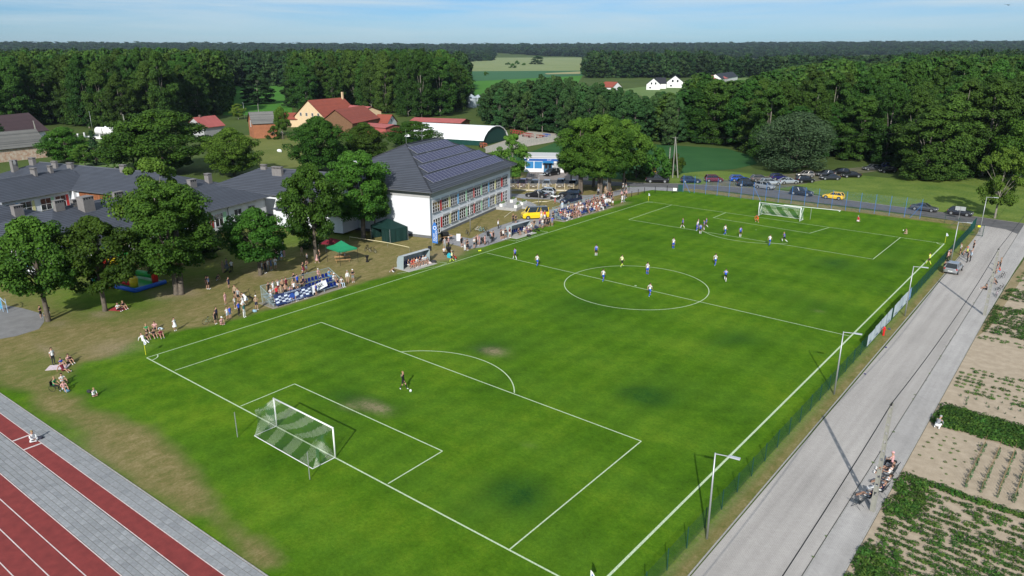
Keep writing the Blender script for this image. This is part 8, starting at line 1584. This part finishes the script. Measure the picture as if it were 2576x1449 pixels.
          ('N4', 2118, 688, 'stand', 0, 'Lkks', 'h', 'tall man in black by the white board'), ('N4', 2222, 808, 'stand', 350, 'gwt', 'ac', 'spectator in grey with a pale cap on the path edge'), ('N4', 2298, 792, 'fold', 0, 'kkd', 'kc', 'woman in a black dress and dark cap on the path edge'), ('N5', 235, 1080, 'fold', 0, 'wds', 'a', 'man in a white T-shirt and dark shorts at the touchline'), ('N5', 292, 1010, 'stand', 10, 'hkt', 'h', 'dark-clad woman behind the man in white'), ('N5', 335, 1000, 'stand', 10, 'pgs', 'B', 'person in pink behind the dark-clad woman'), ('N5', 384, 990, 'stand', 20, 'pps', 'rc', 'child in pink with a red cap', .75),
          ('N5', 535, 970, 'stand', 190, 'pps', 'k', 'child in pink at the black pram', .85), ('N5', 470, 930, 'squat', 330, 'akt', 'h', 'person crouching behind the black pram'), ('N5', 685, 918, 'stand', 0, 'lgt', 'B', 'spectator in pale blue right of the raised loudspeaker'), ('N5', 722, 908, 'stand', 0, 'pkt', 'a', 'spectator in pink with black trousers by the loudspeaker'), ('N5', 768, 885, 'stand', 0, 'kdt', 'h', 'spectator in black right of the pink one by the loudspeaker'), ('N5', 985, 842, 'stand', 0, 'kks', 'kl', 'woman in black with long dark hair on the path edge'), ('N5', 1042, 832, 'stand', 350, 'wks', 'a', 'man in white between two in black on the path edge'), ('N5', 1108, 802, 'fold', 350, 'kgs', 'h', 'man in black with grey shorts on the path edge'), ('N5', 1225, 782, 'stand', 0, 'mws', 'h', 'man in a maroon shirt left of the far dugout'),
          ('N5', 1462, 722, 'sit', 0, 'nks', 'h', 'man in navy sitting in the far dugout'), ('N5', 1620, 680, 'sit', 0, 'wts', 'a', 'man in white sitting in the far dugout, next to purple'), ('N5', 1690, 660, 'sit', 0, 'uut', 'h', 'man in purple sitting in the far dugout'), ('N5', 1752, 640, 'sit', 0, 'wkt', 'a', 'man in white at the right end of the far dugout bench'), ('N5', 1822, 628, 'phone', 340, 'wgs', 'h', 'woman in white standing at the end of the far dugout'), ('N5', 1905, 545, 'hips', 340, 'hts', 'B', 'man in brown behind the far dugout'), ('N5', 2062, 500, 'phone', 340, 'uns', 'h', 'person in purple right of the navy pram'), ('N5', 2140, 530, 'fold', 345, 'wgs', 'h', 'man in white with grey shorts near the navy pram'),
          ('N5', 2200, 482, 'stand', 340, 'kks', 'h', 'man in black next to the man in white and grey'), ('N5', 2275, 480, 'hips', 340, 'hkd', 'h', 'woman in a dark dress between men near the yellow van'), ('N5', 2328, 465, 'stand', 340, 'kds', 'h', 'person in black left of the royal blue shirt'), ('N5', 2412, 460, 'fold', 340, 'bgs', 'h', 'man in royal blue at the left end of the far stand'), ('N5', 2430, 300, 'fold', 330, 'kkt', 'h', 'man in black behind the royal blue shirt'), ('N5', 2200, 285, 'stand', 330, 'rwt', 'B', 'man in bright red beside the yellow van'), ('N5', 2110, 262, 'stand', 330, 'pwt', 'B', 'woman in pink beside the yellow van'), ('N5', 2235, 110, 'stand', 250, 'wkt', 'h', 'person at the open tailgate of the yellow van'),
          ('N5', 905, 548, 'stand', 20, 'Lwdt', 'kl', 'woman in white with long black hair on the path behind'), ('N5', 1320, 384, 'stand', 340, 'kkt', 'B', 'man in black standing on the school lawn edge'), ('N5', 1392, 402, 'hips', 340, 'dks', 'h', 'man in grey next to the man in black on the lawn edge'), ('N6', 905, 1272, 'walk', 200, 'rrs', 'h', 'child in red by the quad bike', .8), ('N6', 1052, 1400, 'stand', 340, 'Llwt', 'kl', 'woman in pale blue standing behind the far stand'), ('N6', 1808, 1100, 'stand', 300, 'Lakt', 'B', 'man in grey standing between tree trunks near the gate'), ('N6', 556, 590, 'walk', 280, 'wks', 'h', 'person in white and black at the shop door'), ('N6', 2375, 890, 'stand', 300, 'kkt', 'k', 'dark figure on the asphalt beyond the gate'),
          ('N6', 2325, 1010, 'wave', 200, 'Lwkt', 'wc', 'person in white with outstretched arm at the gate'), ('N6', 2388, 1015, 'stand', 260, 'Lakt', 'h', 'person in grey right of the white-clad one at the gate'), ('N6', 2295, 1165, 'walk', 250, 'pkt', 'h', 'left one of three walking through the gate'), ('N6', 2350, 1168, 'walk', 250, 'kkt', 'h', 'middle one of three walking through the gate, in black'), ('N6', 2390, 1145, 'walk', 250, 'pkt', 'B', 'right one of three walking through the gate'), ('N3', 2170, 595, 'walk', 250, 'wwS', 'h', 'figure in white at the pitch edge below the gate trio'), ('N3', 2240, 570, 'walk', 250, 'Lgat', 'h', 'slim figure in grey at the pitch edge below the gate trio')]:
    P(*a[:8], s=(a[8] if len(a) > 8 else (1.0 if not any(k in a[7] for k in ('child', 'boy', 'girl')) else .86)))
# standing cluster between the far stand and the gate
for i, (x, y, k, f, fit, h, lab) in enumerate([(1290, 590, 'stand', 330, 'mmt', 'h', 'person in maroon above the right part of the far stand'), (1372, 650, 'stand', 330, 'gkt', 'k', 'person in grey behind the far stand end'), (1450, 620, 'stand', 330, 'eet', 'B', 'person in a teal shirt by the far stand end'), (1390, 740, 'stand', 340, 'kwt', 'h', 'person in black with white trousers at the far stand end'), (1470, 792, 'stand', 340, 'wks', 'B', 'man in white and black shorts nearest the pitch, right of the far stand'), (1570, 735, 'fold', 330, 'mkt', 'kc', 'man in maroon with dark cap in the standing cluster'), (1640, 712, 'stand', 330, 'wlt', 'a', 'man in white with pale jeans in the standing cluster'), (1690, 690, 'stand', 330, 'wws', 'h', 'person all in white in the standing cluster'),
        (1745, 690, 'stand', 330, 'Lwks', 'h', 'player-like man in a white jersey in the standing cluster'), (1790, 712, 'stand', 335, 'wks', 'h', 'man in a white jersey and belt bag in the standing cluster'), (1875, 680, 'fold', 330, 'kws', 'h', 'man in black with white shorts at the right of the standing cluster'), (1600, 590, 'stand', 330, 'wdt', 'wc', 'person with a white cap at the back of the cluster'), (1680, 420, 'stand', 330, 'tht', 'B', 'person in beige near the gate sign'), (1720, 470, 'stand', 330, 'kkt', 'k', 'dark figure before the gate sign'), (1780, 480, 'stand', 330, 'mkt', 'h', 'dark maroon figure near the gate sign'), (1850, 470, 'stand', 330, 'hkt', 'h', 'brown-clad figure right of the gate sign'), (1640, 320, 'stand', 300, 'ttt', 'B', 'beige figure farther back at the gate sign'), (1700, 290, 'stand', 300, 'Lant', 'a', 'pale-topped figure at the lamp by the gate'), (1790, 300, 'stand', 300, 'nkt', 'h', 'navy figure right of the lamp by the gate'), (1560, 560, 'stand', 320, 'pkt', 'h', 'pink figure at the back left of the cluster'), (1830, 560, 'stand', 330, 'kgt', 'h', 'dark figure at the back right of the cluster')]): P('N3', x, y, k, f, fit, h, lab)
ss = thing('placard', 'white placard held up near the lamp at the gate', 'placard', G(1521, 487)); b = MB(); b.tube([(0, 0, 0), (0, 0, 2.6)], .02, 4); b.obj('stick', m_galv, ss); b = MB(); M = Matrix.Rotation(radians(35), 4, 'Z'); b.box(-.38, .38, -.02, .02, 2.2, 2.75, 0, M); b.obj('board', m_wp, ss)
# seated crowds: row by row
ORD = ['first', 'second', 'third', 'fourth', 'fifth', 'sixth', 'seventh', 'eighth', 'ninth', 'tenth', 'eleventh', 'twelfth', 'thirteenth', 'fourteenth', 'fifteenth', 'sixteenth', 'seventeenth', 'eighteenth', 'nineteenth', 'twentieth']
RN = ['front', 'middle', 'back']
rr = random.Random(77)
far_rows = [(0, [('g', 'j', 't', 'w', 75.3), ('w', 'w', 't', 'h', 76.2), ('w', 'k', 't', 'B', 76.9), ('m', 'm', 's', 'h', 77.7), ('k', 'k', 's', 'h', 78.4), ('p', 'k', 's', 'h', 79.1), ('m', 'p', 's', 'h', 79.8), ('k', 'k', 's', 'h', 82.6), ('w', 'l', 's', 'h', 85.0), ('r', 'r', 's', 'h', 85.6), ('w', 'k', 's', 'B', 86.2), ('w', 'w', 't', 'h', 87.4), ('n', 'k', 't', 'h', 88.4)]),
            (1, [('r', 'w', 's', 'w', 75.2), ('h', 'k', 's', 'h', 75.9), ('p', 'w', 's', 'B', 76.6), ('n', 'g', 't', 'h', 79.4), ('t', 'k', 's', 'B', 80.1), ('w', 'l', 't', 'h', 81.0), ('w', 'w', 's', 'h', 81.6), ('w', 'k', 't', 'B', 82.3), ('p', 'w', 's', 'h', 83.6), ('k', 'w', 't', 'h', 84.3), ('w', 'k', 's', 'k', 85.2), ('r', 'k', 's', 'B', 85.9), ('w', 'g', 's', 'h', 86.6), ('d', 'k', 't', 'h', 87.3), ('g', 'k', 't', 'h', 88.2)]),
            (2, [('c', 'k', 't', 'h', 75.2), ('g', 'k', 't', 'h', 75.9), ('w', 'k', 't', 'h', 78.6), ('t', 't', 's', 'B', 79.6), ('t', 'h', 's', 'h', 80.2), ('w', 'p', 's', 'h', 81.3), ('m', 'w', 's', 'B', 82.0), ('w', 'k', 's', 'h', 82.7), ('n', 'k', 't', 'h', 84.6), ('u', 'k', 't', 'h', 85.4), ('k', 'k', 't', 'h', 86.4), ('k', 'g', 't', 'h', 87.0), ('d', 'k', 't', 'k', 87.7), ('k', 'm', 't', 'h', 88.4), ('g', 'k', 't', 'h', 89.2), ('h', 'k', 't', 'h', 89.9)])]
for r, L_ in far_rows:
    for i, (t_, bo, mo, h, y) in enumerate(L_): person((-3.02-r*.82, y, .42*r), 'sit', rr.uniform(-18, 12), t_+bo+mo, h+('c' if h == 'w' else ('l' if rr.random() < .25 else '')), 'seated spectator in a %s top, %s in the %s row of the far stand' % (DN[t_], ORD[i], RN[r]), 1, 'spectators in the far stand')
near_rows = [(0, [('w', 'k', 't', 'h', 16.6, 'sit'), ('k', 'k', 's', 'h', 17.2, 'sit'), ('n', 'k', 's', 'h', 17.9, 'sit'), ('k', 'k', 's', 'B', 18.5, 'sit'), ('w', 'k', 's', 'h', 19.1, 'sit'), ('k', 'k', 's', 'h', 19.8, 'fold'), ('a', 'g', 's', 'h', 20.5, 'sit')]),
             (1, [('w', 'w', 's', 'k', 16.6, 'fold'), ('r', 'k', 's', 'h', 17.4, 'stand'), ('t', 't', 's', 'h', 18.0, 'stand'), ('s', 'k', 's', 'h', 18.6, 'stand'), ('p', 'k', 's', 'h', 19.2, 'sit'), ('w', 'k', 't', 'k', 19.8, 'stand'), ('k', 'k', 's', 'B', 20.9, 'fold')]),
             (2, [('k', 'k', 't', 'h', 16.9, 'stand'), ('w', 'w', 's', 'h', 17.5, 'stand'), ('w', 'm', 's', 'h', 18.2, 'wave'), ('s', 'k', 's', 'h', 18.8, 'stand'), ('m', 'k', 's', 'h', 19.3, 'stand'), ('t', 'm', 's', 'B', 20.2, 'sit'), ('b', 'n', 's', 'h', 20.9, 'stand'), ('n', 'k', 's', 'B', 21.7, 'sit')])]
for r, L_ in near_rows:
    for i, (t_, bo, mo, h, y, k) in enumerate(L_): person((-3.0-r*.82, y, .42*r+(0 if k == 'sit' else .03)), k, rr.uniform(-15, 15), t_+bo+mo, h, ('bare-chested fan, %s in the %s row of the near stand' % (ORD[i], RN[r])) if t_ == 's' else '%s fan in a %s top, %s in the %s row of the near stand' % ('seated' if k == 'sit' else 'standing', DN[t_], ORD[i], RN[r]), .96, 'fans in the near stand', '10' if t_ == 'b' else None)
for loc, k, f, fit, h, lab, s in [((-5.35, 20.9, .9), 'fold', 0, 'kkt', 'h', 'big man in a black printed T-shirt at the back rail of the near stand', 1.0), ((-5.3, 22.2, .9), 'hips', 0, 'kgs', 'a', 'grey-haired man in black at the back rail of the near stand', 1.0), ((-2.35, 21.9, .05), 'stand', 200, 'bks', 'h', 'boy in royal blue standing in front of the near stand gap', .88),
        ((-5.1, 24.3, 1.35), 'sit', 0, 'pps', 'wc', 'child in pink perched on the back rail of the near stand', .8), ((-4.62, 25.6, .84), 'sit', 0, 'cct', 'h', 'person in turquoise in the back row of the near stand', 1.0), ((-3.84, 25.7, .42), 'sit', 10, 'wgs', 'wc', 'man in white with a white cap at the right end of the near stand', 1.0), ((-3.0, 25.6, 0), 'sit', 0, 'nws', 'h', 'person in navy and white in the front row of the near stand, right end', 1.0), ((-3.0, 26.2, 0), 'sit', 0, 'wlt', 'h', 'person in white with pale jeans at the very right end of the near stand', 1.0), ((-3.84, 23.9, .42), 'sit', 0, 'wws', 'B', 'child in white among the empty blue seats of the near stand', .75)]:
    person(loc, k, f, fit, h, lab, s, 'fans in the near stand')
# ================================================================== air
hz_ = MB(); hz_.box(-17000, 17000, -17000, 17000, -1.2, 135); hm = bpy.data.materials.new('haze'); hm.use_nodes = True; t = hm.node_tree; t.nodes.clear()
o_ = t.nodes.new('ShaderNodeOutputMaterial'); v_ = t.nodes.new('ShaderNodeVolumePrincipled'); v_.inputs['Color'].default_value = (.66, .82, 1.0, 1); v_.inputs['Density'].default_value = .000045; v_.inputs['Anisotropy'].default_value = .2
t.links.new(v_.outputs[0], o_.inputs['Volume']); stuff(hz_.obj('haze', hm), 'faint blue haze over the far woods', 'haze')
